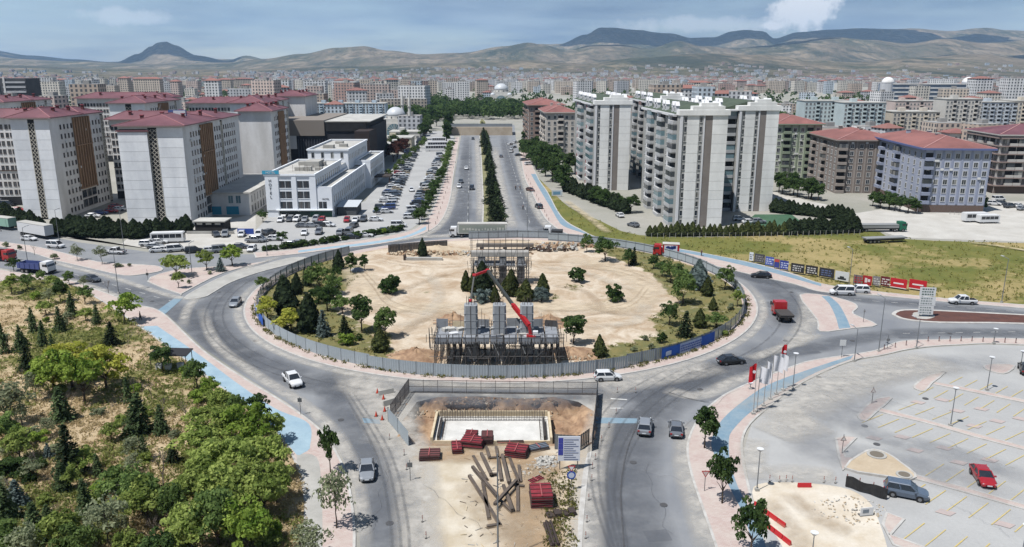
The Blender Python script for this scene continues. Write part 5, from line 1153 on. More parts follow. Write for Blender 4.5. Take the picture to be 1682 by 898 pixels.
def tree(kind, p, h, what, where, wf=1.0, z=.1, end='from the left', group=None, key=None, name=None):
    v = proto(kind)[ntree[0] % 4]; ntree[0] += 1; s = h / v[0]
    nm = name or ('shrub' if 'bush' in kind else 'conifer_tree' if kind in ('spruce', 'bluespruce', 'darkspruce', 'cypress', 'greencypress', 'bluecone') else 'leafy_tree')
    r = empty(nm, (p[0], p[1], z), (ntree[0] * 2.399) % 6.28); u = trng.uniform(.86, 1.16); r.scale = (s * wf * u, s * wf * trng.uniform(.86, 1.16), s); r.rotation_euler = (trng.gauss(0, .035), trng.gauss(0, .035), r.rotation_euler[2])
    if v[1]: ob('trunk', v[1], r)
    ob('crown', v[2], r)
    reg(r, 'shrub' if 'bush' in kind else 'tree', what, where, (p[0] * 1300 / max(p[1], 1)) if key is None else key, end, group)
    return r
WHAT = {'spruce': 'green spruce', 'bluespruce': 'blue-grey spruce', 'darkspruce': 'dark spruce', 'cypress': 'dark dense cypress', 'greencypress': 'olive-green clipped conifer', 'bluecone': 'blue-grey cone conifer', 'bush': 'round dark shrub', 'brightbush': 'bright green shrub', 'bluebush': 'blue-grey shrub', 'olivebush': 'olive shrub', 'greybush': 'grey-green shrub',
        'bare': 'leafless twiggy tree', 'greyleaf': 'thin greyish tree', 'poplar': 'tall dark poplar', 'tree': 'green leafy tree', 'deeptree': 'dark green leafy tree', 'brighttree': 'bright green tree', 'yellowtree': 'yellow-green tree', 'olivetree': 'olive-green leafy tree', 'lollipop': 'round-headed tree on a thin trunk', 'plumtree': 'purple-leaved tree'}
def plant(where, L, group=None, z=.1):
    for q in L:
        kind, px_, yb, yt = q[:4]; g = G(px_, yb); h = max(.8, hgt(g, yt)); tree(kind, g, h, WHAT[kind], where, q[4] if len(q) > 4 else 1.0, z, group=group)
plant('inside the roundabout hoarding, left side', [('cypress', 471, 516, 456, 1.05), ('cypress', 487, 484, 450, .9), ('darkspruce', 503, 470, 439, .8), ('tree', 526, 482, 434, .95), ('deeptree', 512, 472, 449, 1.2), ('deeptree', 538, 511, 472, 1.15), ('tree', 563, 517, 486, 1.15), ('lollipop', 594, 546, 487, 1.05), ('cypress', 506, 546, 484, .85), ('bluespruce', 533, 553, 508, 1.0), ('darkspruce', 567, 549, 518, 1.1), ('brightbush', 570, 568, 546, .9),
      ('yellowtree', 479, 546, 510, 1.3), ('yellowtree', 440, 526, 490, 1.1), ('tree', 432, 476, 455, 1.1), ('cypress', 556, 444, 412, .8), ('deeptree', 576, 450, 418, .85), ('deeptree', 599, 446, 420, .8), ('deeptree', 554, 463, 436, .9), ('greencypress', 625, 578, 539, .85), ('tree', 633, 556, 507, .85), ('tree', 548, 486, 452, 1.1), ('deeptree', 520, 500, 470, 1.0), ('greybush', 455, 530, 518), ('greybush', 470, 545, 534), ('bush', 590, 560, 550)], z=.15)
plant('on the bare earth inside the roundabout', [('cypress', 694, 423, 392, .75), ('bush', 641, 484, 454, .95), ('bush', 951, 464, 440, .95), ('bush', 1008, 497, 469, .85), ('lollipop', 942, 566, 516, 1.15), ('greencypress', 986, 587, 551, .8), ('greencypress', 765, 479, 446, .75), ('cypress', 795, 480, 430, 1.0), ('greencypress', 837, 486, 443, .9), ('greencypress', 862, 496, 460, .95), ('greencypress', 892, 487, 451, .9), ('bluebush', 790, 499, 477, 1.0), ('bluebush', 889, 496, 473, 1.0), ('greencypress', 813, 499, 470, .8), ('greencypress', 776, 481, 448, .7)], z=.15)
plant('inside the roundabout hoarding, right side', [('tree', 964, 415, 386, .95), ('deeptree', 994, 430, 388, .95), ('darkspruce', 1040, 436, 406, .8), ('deeptree', 1032, 437, 410, .95), ('deeptree', 1073, 443, 421, 1.0), ('deeptree', 1087, 456, 428, .95), ('tree', 1101, 466, 433, .95), ('deeptree', 1115, 462, 436, 1.0), ('tree', 1122, 501, 448, .8), ('tree', 1126, 470, 444, 1.0), ('bluecone', 1147, 476, 428, .95), ('greencypress', 1161, 487, 456, .95), ('tree', 1190, 477, 438, .95), ('greencypress', 1171, 511, 489, .9), ('deeptree', 1099, 535, 497, .85), ('darkspruce', 1124, 554, 510, 1.1), ('greencypress', 1149, 539, 508, 1.0), ('tree', 1176, 541, 515, 1.5), ('olivetree', 1211, 505, 474, .6), ('bush', 1086, 564, 547, .7), ('greybush', 1200, 510, 500), ('greybush', 1070, 575, 566), ('greybush', 1040, 578, 570), ('greybush', 1060, 560, 552), ('olivebush', 1190, 552, 544)], z=.15)
plant('on the pavement between road and park', [('deeptree', 543, 777, 698, .5), ('greyleaf', 553, 869, 772, .62), ('greyleaf', 512, 930, 860, 1.0)])
plant('along the cycle path by the right-hand road', [('lollipop', 1157, 737, 668, .95), ('deeptree', 1186, 828, 740, .55), ('deeptree', 1232, 915, 824, .68)])
plant('on the traffic islands of the left road', [('olivetree', 290, 455, 420, 1.5), ('olivetree', 294, 474, 446, .8), ('olivetree', 340, 444, 411, .95), ('bluespruce', 363, 446, 423, 1.0), ('brighttree', 382, 437, 403, 1.1), ('greyleaf', 127, 428, 401, .95), ('greyleaf', 168, 434, 405, .9), ('bare', 57, 419, 400), ('greybush', 90, 426, 417), ('greybush', 33, 410, 403), ('greybush', 10, 406, 398), ('greybush', 195, 439, 432, 1.6), ('greybush', 213, 438, 433), ('greybush', 345, 451, 447), ('greybush', 311, 466, 460)])
PK = [('spruce', 227, 715, 646, .95), ('spruce', 266, 716, 664, .9), ('darkspruce', 117, 784, 697, .75), ('spruce', 104, 693, 633, 1.1), ('bluespruce', 81, 753, 728, 1.0), ('bluespruce', 30, 832, 788, 1.2), ('spruce', 163, 785, 744, .9), ('spruce', 143, 848, 786, .9), ('spruce', 104, 809, 758, .9), ('spruce', 237, 758, 714, .7), ('darkspruce', 284, 764, 726, 1.0), ('spruce', 62, 892, 824, .9), ('spruce', 10, 856, 792, .9), ('spruce', 212, 662, 618, .8), ('spruce', 56, 546, 505, .8), ('spruce', 100, 546, 502, .8), ('spruce', 118, 518, 478, .8), ('spruce', 70, 570, 525, .8), ('spruce', 160, 536, 500, .8), ('darkspruce', 183, 570, 528, .95), ('spruce', 34, 578, 534, .8), ('spruce', 9, 580, 530, .8), ('spruce', 88, 590, 548, .7), ('darkspruce', 46, 610, 565, .9),
      ('deeptree', 23, 445, 424, 1.0), ('tree', 114, 468, 446, 1.0), ('olivetree', 20, 484, 452, 1.0), ('tree', 47, 476, 450, 1.0), ('tree', 68, 467, 445, .9), ('deeptree', 100, 498, 462, .9), ('olivetree', 90, 478, 452, 1.1), ('tree', 140, 500, 470, .9), ('brighttree', 205, 532, 484, 1.1), ('bare', 178, 482, 455), ('greyleaf', 137, 476, 452, .8), ('bare', 212, 572, 540), ('deeptree', 268, 612, 568, 1.1), ('tree', 325, 640, 592, .9), ('brighttree', 345, 660, 622, 1.0), ('olivetree', 364, 690, 640, .9),
      ('yellowtree', 120, 640, 568, 1.2), ('brighttree', 90, 648, 578, 1.1), ('yellowtree', 175, 640, 572, 1.1), ('brighttree', 140, 662, 584, 1.0), ('bare', 309, 702, 654), ('bare', 250, 656, 622), ('bare', 270, 805, 724), ('greyleaf', 180, 898, 820, 1.0), ('olivetree', 245, 860, 790, 1.1), ('greyleaf', 18, 700, 630, 1.2), ('olivetree', 34, 760, 708, 1.1), ('tree', 12, 740, 684, 1.0), ('tree', 205, 830, 772, 1.3), ('tree', 285, 862, 796, .9), ('tree', 236, 848, 782, 1.1),
      ('brighttree', 408, 745, 668, 1.0), ('olivetree', 338, 760, 692, 1.1), ('olivetree', 372, 730, 668, 1.0), ('deeptree', 425, 700, 652, .9), ('olivetree', 350, 800, 726, 1.1), ('olivetree', 398, 800, 724, 1.1), ('olivetree', 446, 790, 720, 1.0), ('olivetree', 330, 842, 765, 1.0), ('olivetree', 381, 850, 765, 1.1), ('olivetree', 436, 850, 770, 1.1), ('tree', 360, 905, 812, 1.0), ('brighttree', 408, 915, 825, 1.0), ('olivetree', 318, 910, 830, 1.0), ('olivetree', 455, 830, 760, .9), ('tree', 390, 700, 650, .9),
      ('olivetree', 100, 915, 840, 1.0), ('tree', 130, 930, 862, .9), ('greyleaf', 40, 940, 868, 1.0), ('tree', 10, 930, 862, 1.2), ('olivetree', 220, 935, 872, .9), ('deeptree', 270, 940, 872, .9), ('greyleaf', 60, 660, 612, 1.0), ('bush', 70, 770, 755, 1.2), ('greybush', 95, 745, 730, 1.3), ('olivebush', 200, 800, 780, 1.5), ('brightbush', 170, 815, 795, 1.4), ('brightbush', 230, 800, 780, 1.3), ('greybush', 55, 720, 705, 1.5), ('bush', 15, 780, 755, 1.4), ('olivebush', 250, 830, 812, 1.3), ('olivebush', 140, 620, 608, 1.4), ('brightbush', 305, 615, 603, 1.3), ('bush', 48, 790, 770, 1.3)]
q_ = random.Random(9)
while len(PK) < 165:
    px_, py_ = q_.uniform(-5, 490), q_.uniform(475, 925); g = G(px_, py_)
    if not inside(g, park) or not inside(G(px_ + 14, py_), park): continue
    if px_ > 300 and py_ > 650: k, h = q_.choice((('olivebush', 2.0), ('brightbush', 1.8), ('olivetree', 3.4))), 0
    else: k, h = q_.choice((('olivebush', 1.3), ('greybush', 1.2), ('brightbush', 1.2), ('greyleaf', 3.0), ('spruce', 2.2), ('bare', 3.0), ('olivetree', 2.6), ('greyleaf', 2.4))), 0
    kind, hh = k; PK.append((kind, px_, py_, py_ - hh * q_.uniform(.8, 1.3) * (328 + (py_ - 449) * .9676) / 46 * .93, q_.uniform(.9, 1.25)))
plant('in the dry park at lower left', PK, group='park trees')
# rows
def row(kind, a, b_, n, h, what, where, end='from the left', wf=1.0, jit=.3, hv=.2, side=0):
    A, B_ = G(*a), G(*b_)
    for i in range(n):
        p = A.lerp(B_, (i + .5) / n); p.x += rng.uniform(-jit, jit); p.y += rng.uniform(-jit, jit); tree(kind, p, h * rng.uniform(1 - hv, 1 + hv), what, where, wf, .02, end, group=what + 's ' + where, key=i)
row('cypress', (88, 386), (236, 391), 21, 5.2, 'dark hedge conifer', 'in the row before the pale towers', wf=1.25)
row('cypress', (238, 388), (312, 380), 9, 4.2, 'dark hedge conifer', 'at the foot of the wide tower', wf=1.2)
row('cypress', (-8, 352), (72, 384), 10, 4.6, 'dark hedge conifer', 'behind the parked trailers', wf=1.3)
row('greencypress', (1062, 388), (1292, 386), 26, 3.6, 'small dark cypress', 'in the row along the field fence', wf=1.0, jit=.15)
row('cypress', (1292, 385), (1408, 381), 15, 4.4, 'thick dark cypress', 'before the sports pitch', wf=1.3)
row('cypress', (1268, 348), (1404, 362), 17, 4.0, 'thick dark cypress', 'behind the sports pitch', wf=1.3)
row('darkspruce', (816, 371), (793, 208), 36, 5.2, 'dark spruce', 'on the tree median of the avenue', 'from the near end', wf=1.4, jit=1.0, hv=.38)
row('spruce', (822, 364), (797, 215), 26, 4.2, 'short spruce', 'on the right edge of the avenue median', 'from the near end', wf=1.4, jit=.5)
row('deeptree', (688, 372), (728, 290), 15, 4.4, 'leafy hedge tree', 'between car park and avenue pavement', 'from the near end', wf=1.1)
row('tree', (728, 290), (740, 245), 10, 4.6, 'taller leafy tree', 'between car park and avenue pavement', 'from the near end', wf=1.0)
row('bush', (432, 412), (505, 404), 9, 1.5, 'low clipped shrub', 'in the left hedge of the car park front', wf=1.3)
row('bush', (508, 403), (662, 378), 22, 1.5, 'low clipped shrub', 'in the right hedge of the car park front', wf=1.25)
row('poplar', (733, 236), (741, 205), 7, 13, 'tall dark poplar', 'beside the avenue near the parked buses', 'from the near end', wf=1.1, jit=1)
row('deeptree', (860, 255), (940, 318), 16, 8.5, 'big dark tree', 'by the red-striped tower', wf=.95, jit=3)
row('deeptree', (868, 240), (930, 290), 10, 9, 'tall rear tree', 'by the red-striped tower', wf=1.0, jit=3)
row('cypress', (925, 312), (1030, 352), 16, 5.0, 'dark garden conifer', 'on the garden edge of the white towers', wf=1.1, jit=.8)
row('deeptree', (975, 332), (1040, 352), 6, 5.2, 'garden tree', 'at the foot of the red-striped tower', wf=1.0, jit=1.5)
row('deeptree', (1276, 316), (1352, 330), 9, 7.2, 'dark yard tree', 'in front of the pale green block', wf=1.0, jit=2)
row('deeptree', (1428, 338), (1506, 352), 9, 5.2, 'low dark tree', 'at the foot of the pale blue block', wf=1.1, jit=1)
row('deeptree', (1600, 300), (1640, 316), 4, 6.5, 'dark tree', 'between the pale blue block and the banded one', wf=1.0, jit=2)
row('deeptree', (1596, 342), (1612, 348), 3, 5, 'small dark tree', 'by the right corner of the pale blue block', wf=1.0, jit=1)
row('tree', (634, 300), (700, 236), 9, 4.4, 'small car park tree', 'left of the parked rows', 'from the near end', wf=.9)
row('plumtree', (640, 268), (668, 246), 6, 8, 'purple-leaved tree', 'behind the hotel end', 'from the near end', wf=.95, jit=1.5)
row('deeptree', (622, 258), (665, 232), 6, 7, 'dark garden tree', 'near the pavilions before the mosque', wf=1.0, jit=3)
row('deeptree', (690, 232), (715, 206), 6, 10, 'broad green tree', 'between the mosque and the avenue', wf=1.1, jit=3)
plant('in the car park before the hotel', [('deeptree', 463, 402, 380, 1.05), ('deeptree', 618, 352, 340, .9), ('brighttree', 631, 386, 375, .9), ('deeptree', 432, 365, 345, 1.0)])
# woods seen as one mass
def wood(name, label, spots_, h0, m, leaf=1.0, per=46):
    C = []; T = []; N = []
    for (x, y) in spots_:
        h = h0 * rng.uniform(.7, 1.25); s = ball(per); s[:, 2] = np.abs(s[:, 2]); C.append(np.array((x, y, h * .35)) + s * np.array((h * .42, h * .42, h * .62)) * nrg.uniform(.75, 1.05, (per, 1))); T.append(np.full(per, rng.random()) + nrg.normal(0, .2, per)); N.append(s)
    C = np.vstack(C); me_ = leaves(name, C, nrg.uniform(.7, 1.3, len(C)) * leaf, np.concatenate(T), m, np.vstack(N), .8); tag(ob(name, me_), label, 'woodland', kind='stuff')
def in_band(n, p0, p1, y0, y1): 
    L = []
    for i in range(n): px_, py_ = rng.uniform(p0, p1), rng.uniform(y0, y1); g = G(px_, py_); L.append((g.x, g.y))
    return L
wood('distant_woods', 'dark wood beyond the end of the avenue', in_band(240, 640, 735, 168, 200) + in_band(230, 735, 880, 176, 197) + in_band(60, 640, 720, 162, 172), 11, ML['deep'], 1.3)
wood('distant_greenery', 'scattered green between the far city quarters', in_band(260, 1270, 1320, 200, 232) + in_band(100, 1440, 1475, 196, 236) + in_band(1500, -20, 1700, 134, 196) + in_band(500, -20, 560, 131, 160) + in_band(60, 1536, 1552, 190, 225), 9, ML['deep'], 1.5, 20)
# tufts of dry and green grass
def tufts(name, label, pts, h, m, per=9):
    n = len(pts) * per; P = np.repeat(np.array(pts), per, axis=0); C = np.c_[P[:, 0] + nrg.normal(0, .22, n), P[:, 1] + nrg.normal(0, .22, n), P[:, 2] + nrg.uniform(.05, h, n)]; Nn = np.c_[nrg.normal(size=(n, 2)), np.full(n, .2)]
    me_ = leaves(name, C, nrg.uniform(.6, 1.3, n) * h * .5, nrg.random(n), m, Nn, .4); tag(ob(name, me_), label, 'grass', kind='stuff')
ptA = []; ptB = []
for i in range(11000):
    g = G(rng.uniform(-20, 500), rng.uniform(462, 930))
    if inside(g, park):
        v = gpark(g.x, g.y) + rng.uniform(-.25, .25); (ptA if v > .38 else ptB).append((g.x, g.y, zpark(g.x, g.y) - .04))
tufts('green_grass', 'green grass tufts in the dry park', ptA, .5, leaf_mat('leaf_grass', (112, 122, 66), (156, 158, 98))); tufts('dry_grass', 'straw-coloured grass in the dry park', ptB, .36, leaf_mat('leaf_straw', (168, 150, 112), (196, 180, 142)))
ptC = []
for i in range(2600):
    g = G(rng.uniform(900, 1700), rng.uniform(330, 495))
    if inside(g, field): ptC.append((g.x, g.y, .08))
tufts('field_weeds', 'rough weeds across the grass field', ptC, .5, leaf_mat('leaf_weed', (112, 116, 62), (150, 142, 86)), 6)
ptD = []
for i in range(2600):
    a = rng.uniform(0, 6.283); r = RF * math.sqrt(rng.random()) * .985; x, y = CX + r * math.cos(a), CY + r * math.sin(a)
    if gsite(x, y) > .45: ptD.append((x, y, .16))
for i in range(420):
    a = rng.uniform(R(160), R(375)); ptD.append((CX + (RF + rng.uniform(.2, 1.1)) * math.cos(a), CY + (RF + rng.uniform(.2, 1.1)) * math.sin(a), .12))
for i in range(170): g = G(rng.uniform(895, 945), rng.uniform(775, 905)); ptD.append((g.x, g.y, .03))
tufts('site_weeds', 'weeds growing inside and along the roundabout hoarding', ptD, .42, leaf_mat('leaf_siteweed', (88, 98, 50), (142, 134, 86)), 8)
# ---------------------------------------------------------------- vehicles
M_cg = mat('car_glass', (30, 34, 40), (44, 48, 54), scale=.6, rough=.08, spec=.7, alb=.8); M_tyre = plain((34, 34, 35), .9); M_rim = plain((150, 152, 156), .35, .6); M_hl = plain((222, 226, 230), .15); M_tl = plain((160, 26, 26), .25); M_under = plain((28, 28, 30), .9)
CARC = {'white': (232, 233, 234), 'silver': (168, 172, 177), 'grey': (112, 116, 122), 'dark grey': (74, 78, 84), 'black': (30, 31, 34), 'red': (166, 30, 38), 'blue': (62, 82, 140), 'slate blue': (92, 106, 124), 'beige': (186, 172, 146), 'brown': (104, 72, 60)}
def cpaint(c): return plain(CARC[c], .32, 0, .5, .6) if c != 'silver' else plain(CARC[c], .3, .35, .5, .6)
SPEC = {  # length, half width, stations (x, half width, z low, z high), cabin base x0 x1, roof x0 x1, roof z, belt z
    'sedan': (4.55, [(-2.27, .66, .42, .74), (-2.15, .82, .3, .93), (-1.5, .88, .22, .98), (.75, .89, .2, .95), (1.25, .88, .2, .92), (1.95, .83, .22, .76), (2.2, .72, .3, .66), (2.28, .58, .38, .56)], -1.95, 1.15, -1.15, .2, 1.43, .93),
    'hatchback': (4.1, [(-2.05, .72, .42, .8), (-1.95, .84, .3, .98), (-1.4, .88, .22, 1.0), (.7, .88, .2, .97), (1.1, .87, .2, .93), (1.75, .82, .22, .78), (1.98, .7, .3, .68), (2.05, .58, .38, .56)], -1.98, 1.1, -1.55, .25, 1.5, .95),
    'suv': (4.55, [(-2.27, .76, .5, .9), (-2.18, .88, .36, 1.08), (-1.5, .92, .28, 1.1), (.8, .92, .26, 1.08), (1.2, .91, .26, 1.06), (1.95, .87, .28, .92), (2.2, .76, .36, .8), (2.28, .62, .45, .66)], -2.18, 1.2, -1.8, .3, 1.7, 1.05),
    'van': (4.7, [(-2.35, .84, .45, 1.0), (-2.3, .92, .36, 1.15), (-1.5, .94, .3, 1.18), (1.0, .94, .28, 1.15), (1.5, .93, .28, 1.1), (2.05, .88, .3, .95), (2.3, .78, .36, .82), (2.38, .64, .45, .66)], -2.28, 1.65, -2.2, .75, 1.98, 1.1),
    'pickup': (5.2, [(-2.6, .84, .5, .98), (-2.55, .9, .42, 1.02), (-1.0, .93, .36, 1.04), (.9, .93, .34, 1.08), (1.3, .92, .34, 1.08), (2.2, .88, .36, .98), (2.5, .78, .42, .86), (2.6, .64, .5, .7)], -.95, 1.35, -.75, .55, 1.78, 1.05)}
CMESH = {}
def car_meshes(kind, col):
    if (kind, col) in CMESH: return CMESH[(kind, col)]
    L, stn, cx0, cx1, rx0, rx1, rz, bz = SPEC[kind]; hw = max(s[1] for s in stn); b = MB()
    rings = []
    for (x, w, z0, z1) in stn: m_ = z0 + (z1 - z0) * .62; rings.append([(x, -w * .9, z0), (x, -w, m_), (x, -w * .93, z1 - .03), (x, -w * .6, z1 + .02), (x, w * .6, z1 + .02), (x, w * .93, z1 - .03), (x, w, m_), (x, w * .9, z0)])
    b.loft(rings, 0)
    tw = hw * .74; bw = hw * .92
    b.loft([[(rx0 - .12, -tw, rz - .05), (rx1 + .08, -tw, rz - .05), (rx1 + .08, tw, rz - .05), (rx0 - .12, tw, rz - .05)], [(rx0 + .05, -tw * .88, rz + .03), (rx1 - .12, -tw * .88, rz + .03), (rx1 - .12, tw * .88, rz + .03), (rx0 + .05, tw * .88, rz + .03)]], 0)
    for s in (-1, 1):
        for (xa, xb) in ((cx0 + .05, rx0 - .05), (cx1 - .1, rx1 + .04), ((cx0 + cx1) / 2 - .05, (rx0 + rx1) / 2 - .05)): b.beam((xa, s * bw * .985, bz), (xb, s * tw * 1.0, rz - .03), .1, .09, 0)
        for wx in (-L * .29, L * .30): b.tube([(wx, s * (hw - .04), .34), (wx, s * (hw + .006), .34)], .40, 12, 1)
        b.box(cx1 - .45, cx1 - .25, s * (hw + .02) if s > 0 else -hw - .2, (hw + .2) if s > 0 else -hw - .02, bz + .02, bz + .16, 0)
    if kind == 'pickup': b.box(-2.45, -1.02, -.72, .72, 1.03, 1.07, 1)
    b.box(stn[-1][0] - .02, stn[-1][0] + .02, -.42, .42, .42, .55, 1); b.box(-L / 2 - .02, -L / 2 + .1, -.6, .6, .36, .46, 1)
    body = b.mesh('body', [cpaint(col), M_under], False)
    g = MB().loft([[(cx0, -bw, bz - .02), (cx1, -bw, bz - .02), (cx1, bw, bz - .02), (cx0, bw, bz - .02)], [(rx0 - .03, -tw * .98, rz - .045), (rx1 + .02, -tw * .98, rz - .045), (rx1 + .02, tw * .98, rz - .045), (rx0 - .03, tw * .98, rz - .045)]]).mesh('glazing', M_cg)
    CMESH[(kind, col)] = (body, g, L, hw, stn); return CMESH[(kind, col)]
TYRE = MB().tube([(0, -.11, 0), (0, .11, 0)], .33, 14).mesh('tyre', M_tyre); RIM = MB().tube([(0, -.125, 0), (0, .125, 0)], .2, 10).mesh('rim', M_rim); WHEEL = MB().tube([(0, -.11, 0), (0, .11, 0)], .33, 12, 0).tube([(0, -.122, 0), (0, .122, 0)], .2, 8, 1).mesh('wheel', [M_tyre, M_rim])
HL = MB().box(-.1, .04, -.17, .17, -.07, .07).mesh('headlight', M_hl); TLM = MB().box(-.04, .1, -.13, .13, -.1, .1).mesh('taillight', M_tl); PLT = MB().box(-.02, .02, -.26, .26, -.06, .06).mesh('number_plate', M_hl)
def car(kind, col, p, head, label=None, where=None, key=0, end='from the left', fine=True, z=.05, group=None):
    body, g, L, hw, stn = car_meshes(kind, col); r = empty('parked_car' if where else 'car', (p[0], p[1], z), R(head))
    ob('body', body, r); ob('glazing', g, r)
    for x in (-L * .29, L * .30):
        for s in (-1, 1):
            if fine: w = ob('wheel', TYRE, r, (x, s * (hw - .09), .33)); ob('rim', RIM, w)
            else: ob('wheel', WHEEL, r, (x, s * (hw - .09), .33))
    if fine:
        f = stn[-2]; rr = stn[1]
        for s in (-1, 1): ob('headlight', HL, r, (f[0] - .04, s * f[1] * .74, f[3] - .06)); ob('taillight', TLM, r, (rr[0] - .08, s * rr[1] * .8, rr[3] - .18))
        ob('number_plate', PLT, r, (stn[-1][0] + .03, 0, .5)); ob('number_plate', PLT, r, (-L / 2 - .03, 0, .62))
    cat = 'van' if kind == 'van' else 'pickup' if kind == 'pickup' else 'car'
    if label: tag(r, label, cat, group)
    else: reg(r, cat, f'{col} {kind}', where, key, end, group)
    return r
for (k, c_, px_, py_, hd, lab) in (
    ('sedan', 'silver', 603, 779, -80, 'silver sedan driving towards the camera on the left exit road'), ('pickup', 'white', 481, 630, -58, 'white pickup curving round the lower left of the roundabout'), ('hatchback', 'white', 998, 624, 4, 'white hatchback passing in front of the grey hoarding'), ('sedan', 'black', 1201, 597, 12, 'black sedan on the roundabout below the blue banner'),
    ('suv', 'silver', 1059, 707, 78, 'silver hatch-backed car, left of two entering from the right-hand road'), ('sedan', 'grey', 1110, 710, 80, 'grey saloon, right of two entering from the right-hand road'), ('sedan', 'silver', 387, 501, -84, 'silver car coming down the left side of the roundabout'), ('sedan', 'dark grey', 151, 462, -24, 'dark grey car on the left road behind the park trees'),
    ('sedan', 'black', 1250, 456, 166, 'black saloon driving beside the billboard row'), ('van', 'white', 1382, 484, 174, 'white van with open rear at the entry from the right'), ('suv', 'white', 1409, 481, 174, 'white estate car just behind the white van'), ('pickup', 'white', 1580, 499, 175, 'white pickup on the upper right carriageway near the big sign'), ('suv', 'slate blue', 1487, 815, -24, 'dark slate SUV parked beside the black mesh barrier'),
    ('sedan', 'red', 1613, 789, -102, 'red saloon parked alone in the right car park'), ('sedan', 'black', 1684, 611, 65, 'black car at the right edge of the car park'), ('suv', 'white', 548, 472, 85, 'white car parked among trees inside the roundabout'), ('sedan', 'white', 48, 395, -12, 'white car in front of the parked white trailer'), ('van', 'white', 92, 407, -12, 'white minivan on the upper left carriageway'), ('pickup', 'white', 190, 417, 172, 'white pickup with dark load box by the left tower row'),
    ('sedan', 'white', 754, 308, -88, 'white car coming down the avenue beside a dark one'), ('sedan', 'dark grey', 757, 300, -88, 'dark car overtaking the white one on the avenue'), ('suv', 'black', 775, 311, -88, 'black car close to the avenue median'), ('sedan', 'white', 766, 278, -88, 'lone white car further up the avenue'), ('sedan', 'brown', 871, 314, -60, 'brownish car standing at the right kerb of the avenue'), ('suv', 'dark grey', 885, 342, 105, 'dark car on the right carriageway of the avenue'), ('sedan', 'grey', 823, 258, 92, 'small grey car far up the right carriageway'), ('sedan', 'black', 777, 229, -88, 'dark car at the top of the avenue')):
    car(k, c_, G(px_, py_), hd, lab)
LOT = 'parked before the hotel'
def lot(where, L, head, fine=False, end='from the left'):
    for i, (px_, py_, c_, k, *h) in enumerate(L): car(k, c_, G(px_, py_), h[0] if h else head + rng.uniform(-4, 4), None, where, px_, end, fine)
lot('in the first row at the hotel front', [(461, 364, 'white', 'hatchback'), (476, 363, 'dark grey', 'sedan'), (488, 363, 'white', 'suv'), (501, 363, 'silver', 'sedan'), (519, 363, 'silver', 'suv'), (529, 364, 'red', 'hatchback'), (570, 364, 'red', 'hatchback'), (584, 364, 'white', 'sedan'), (597, 363, 'dark grey', 'suv'), (617, 363, 'white', 'sedan', 2), (467, 356, 'white', 'hatchback'), (480, 356, 'silver', 'sedan')], -88)
lot('in the second row before the hotel', [(498, 373, 'grey', 'sedan', 5), (513, 373, 'silver', 'sedan', 5), (528, 372, 'black', 'suv', 5), (540, 372, 'white', 'hatchback', -12), (582, 373, 'dark grey', 'hatchback', 80)], 0)
lot('in the third row before the hotel', [(500, 385, 'white', 'sedan', -80), (524, 384, 'grey', 'suv', -85), (560, 385, 'silver', 'suv', 88), (574, 384, 'grey', 'van', 88)], 0)
lot('by the hedge of the hotel car park', [(452, 395, 'white', 'hatchback', 5), (443, 385, 'dark grey', 'suv', 70), (426, 386, 'white', 'hatchback', -85), (425, 397, 'silver', 'van', 0), (480, 404, 'silver', 'sedan', 0), (493, 402, 'slate blue', 'sedan', 2), (577, 392, 'black', 'sedan', 2), (600, 389, 'white', 'sedan', 2), (634, 382, 'dark grey', 'hatchback', 10), (655, 373, 'white', 'van', 5)], 0)
lot('at the roadside of the annex yard', [(255, 407, 'silver', 'sedan', 10), (261, 414, 'white', 'sedan', 12), (275, 413, 'white', 'hatchback', 20), (290, 413, 'white', 'van', 25), (319, 415, 'black', 'suv', 25), (348, 414, 'white', 'hatchback', 20), (364, 414, 'silver', 'van', 25), (414, 412, 'white', 'hatchback', -88), (262, 400, 'white', 'sedan', 10), (244, 404, 'white', 'suv', 5), (395, 408, 'dark grey', 'sedan', 5)], 0)
lot('in the yard below the annex', [(355, 388, 'dark grey', 'sedan', -60), (370, 388, 'silver', 'suv', -75), (397, 388, 'white', 'hatchback', -80), (425, 388, 'white', 'suv', -80), (419, 398, 'silver', 'pickup', 0)], 0)
lot('between the two lattice towers', [(153, 357, 'white', 'sedan', 5), (166, 352, 'blue', 'sedan', 10), (183, 349, 'red', 'sedan', 5), (196, 346, 'white', 'sedan', 5), (190, 341, 'red', 'sedan', 10), (30, 347, 'red', 'sedan', 5), (24, 350, 'white', 'sedan', 8), (14, 338, 'black', 'van', 0)], 0)
lot('in the yard right of the pale blue block', [(1592, 336, 'grey', 'sedan', 10), (1604, 332, 'white', 'hatchback', 10), (1618, 336, 'black', 'sedan', 10), (1632, 337, 'white', 'suv', -20), (1645, 336, 'dark grey', 'sedan', 10), (1658, 341, 'dark grey', 'suv', 20), (1672, 340, 'white', 'sedan', 30), (1640, 330, 'white', 'van', 10), (1680, 345, 'silver', 'sedan', 20)], 0)
lot('at the foot of the nearest white tower', [(1018, 356, 'white', 'sedan', 100), (1040, 372, 'grey', 'sedan', 120), (1214, 362, 'white', 'hatchback', 0), (1231, 367, 'white', 'sedan', 5), (1246, 367, 'silver', 'suv', 5)], 0)
lot('in the bay beside the upper right carriageway', [(838, 238, 'white', 'sedan', 60), (844, 243, 'silver', 'sedan', 60), (840, 250, 'white', 'van', 80), (852, 256, 'dark grey', 'sedan', 30), (861, 264, 'grey', 'sedan', 20), (869, 271, 'white', 'suv', 20), (886, 276, 'black', 'sedan', 20), (846, 235, 'white', 'suv', 60)], 0)
PCOL = ['white'] * 8 + ['silver'] * 4 + ['grey'] * 4 + ['dark grey'] * 2 + ['black'] * 3 + ['red', 'blue', 'slate blue', 'beige']
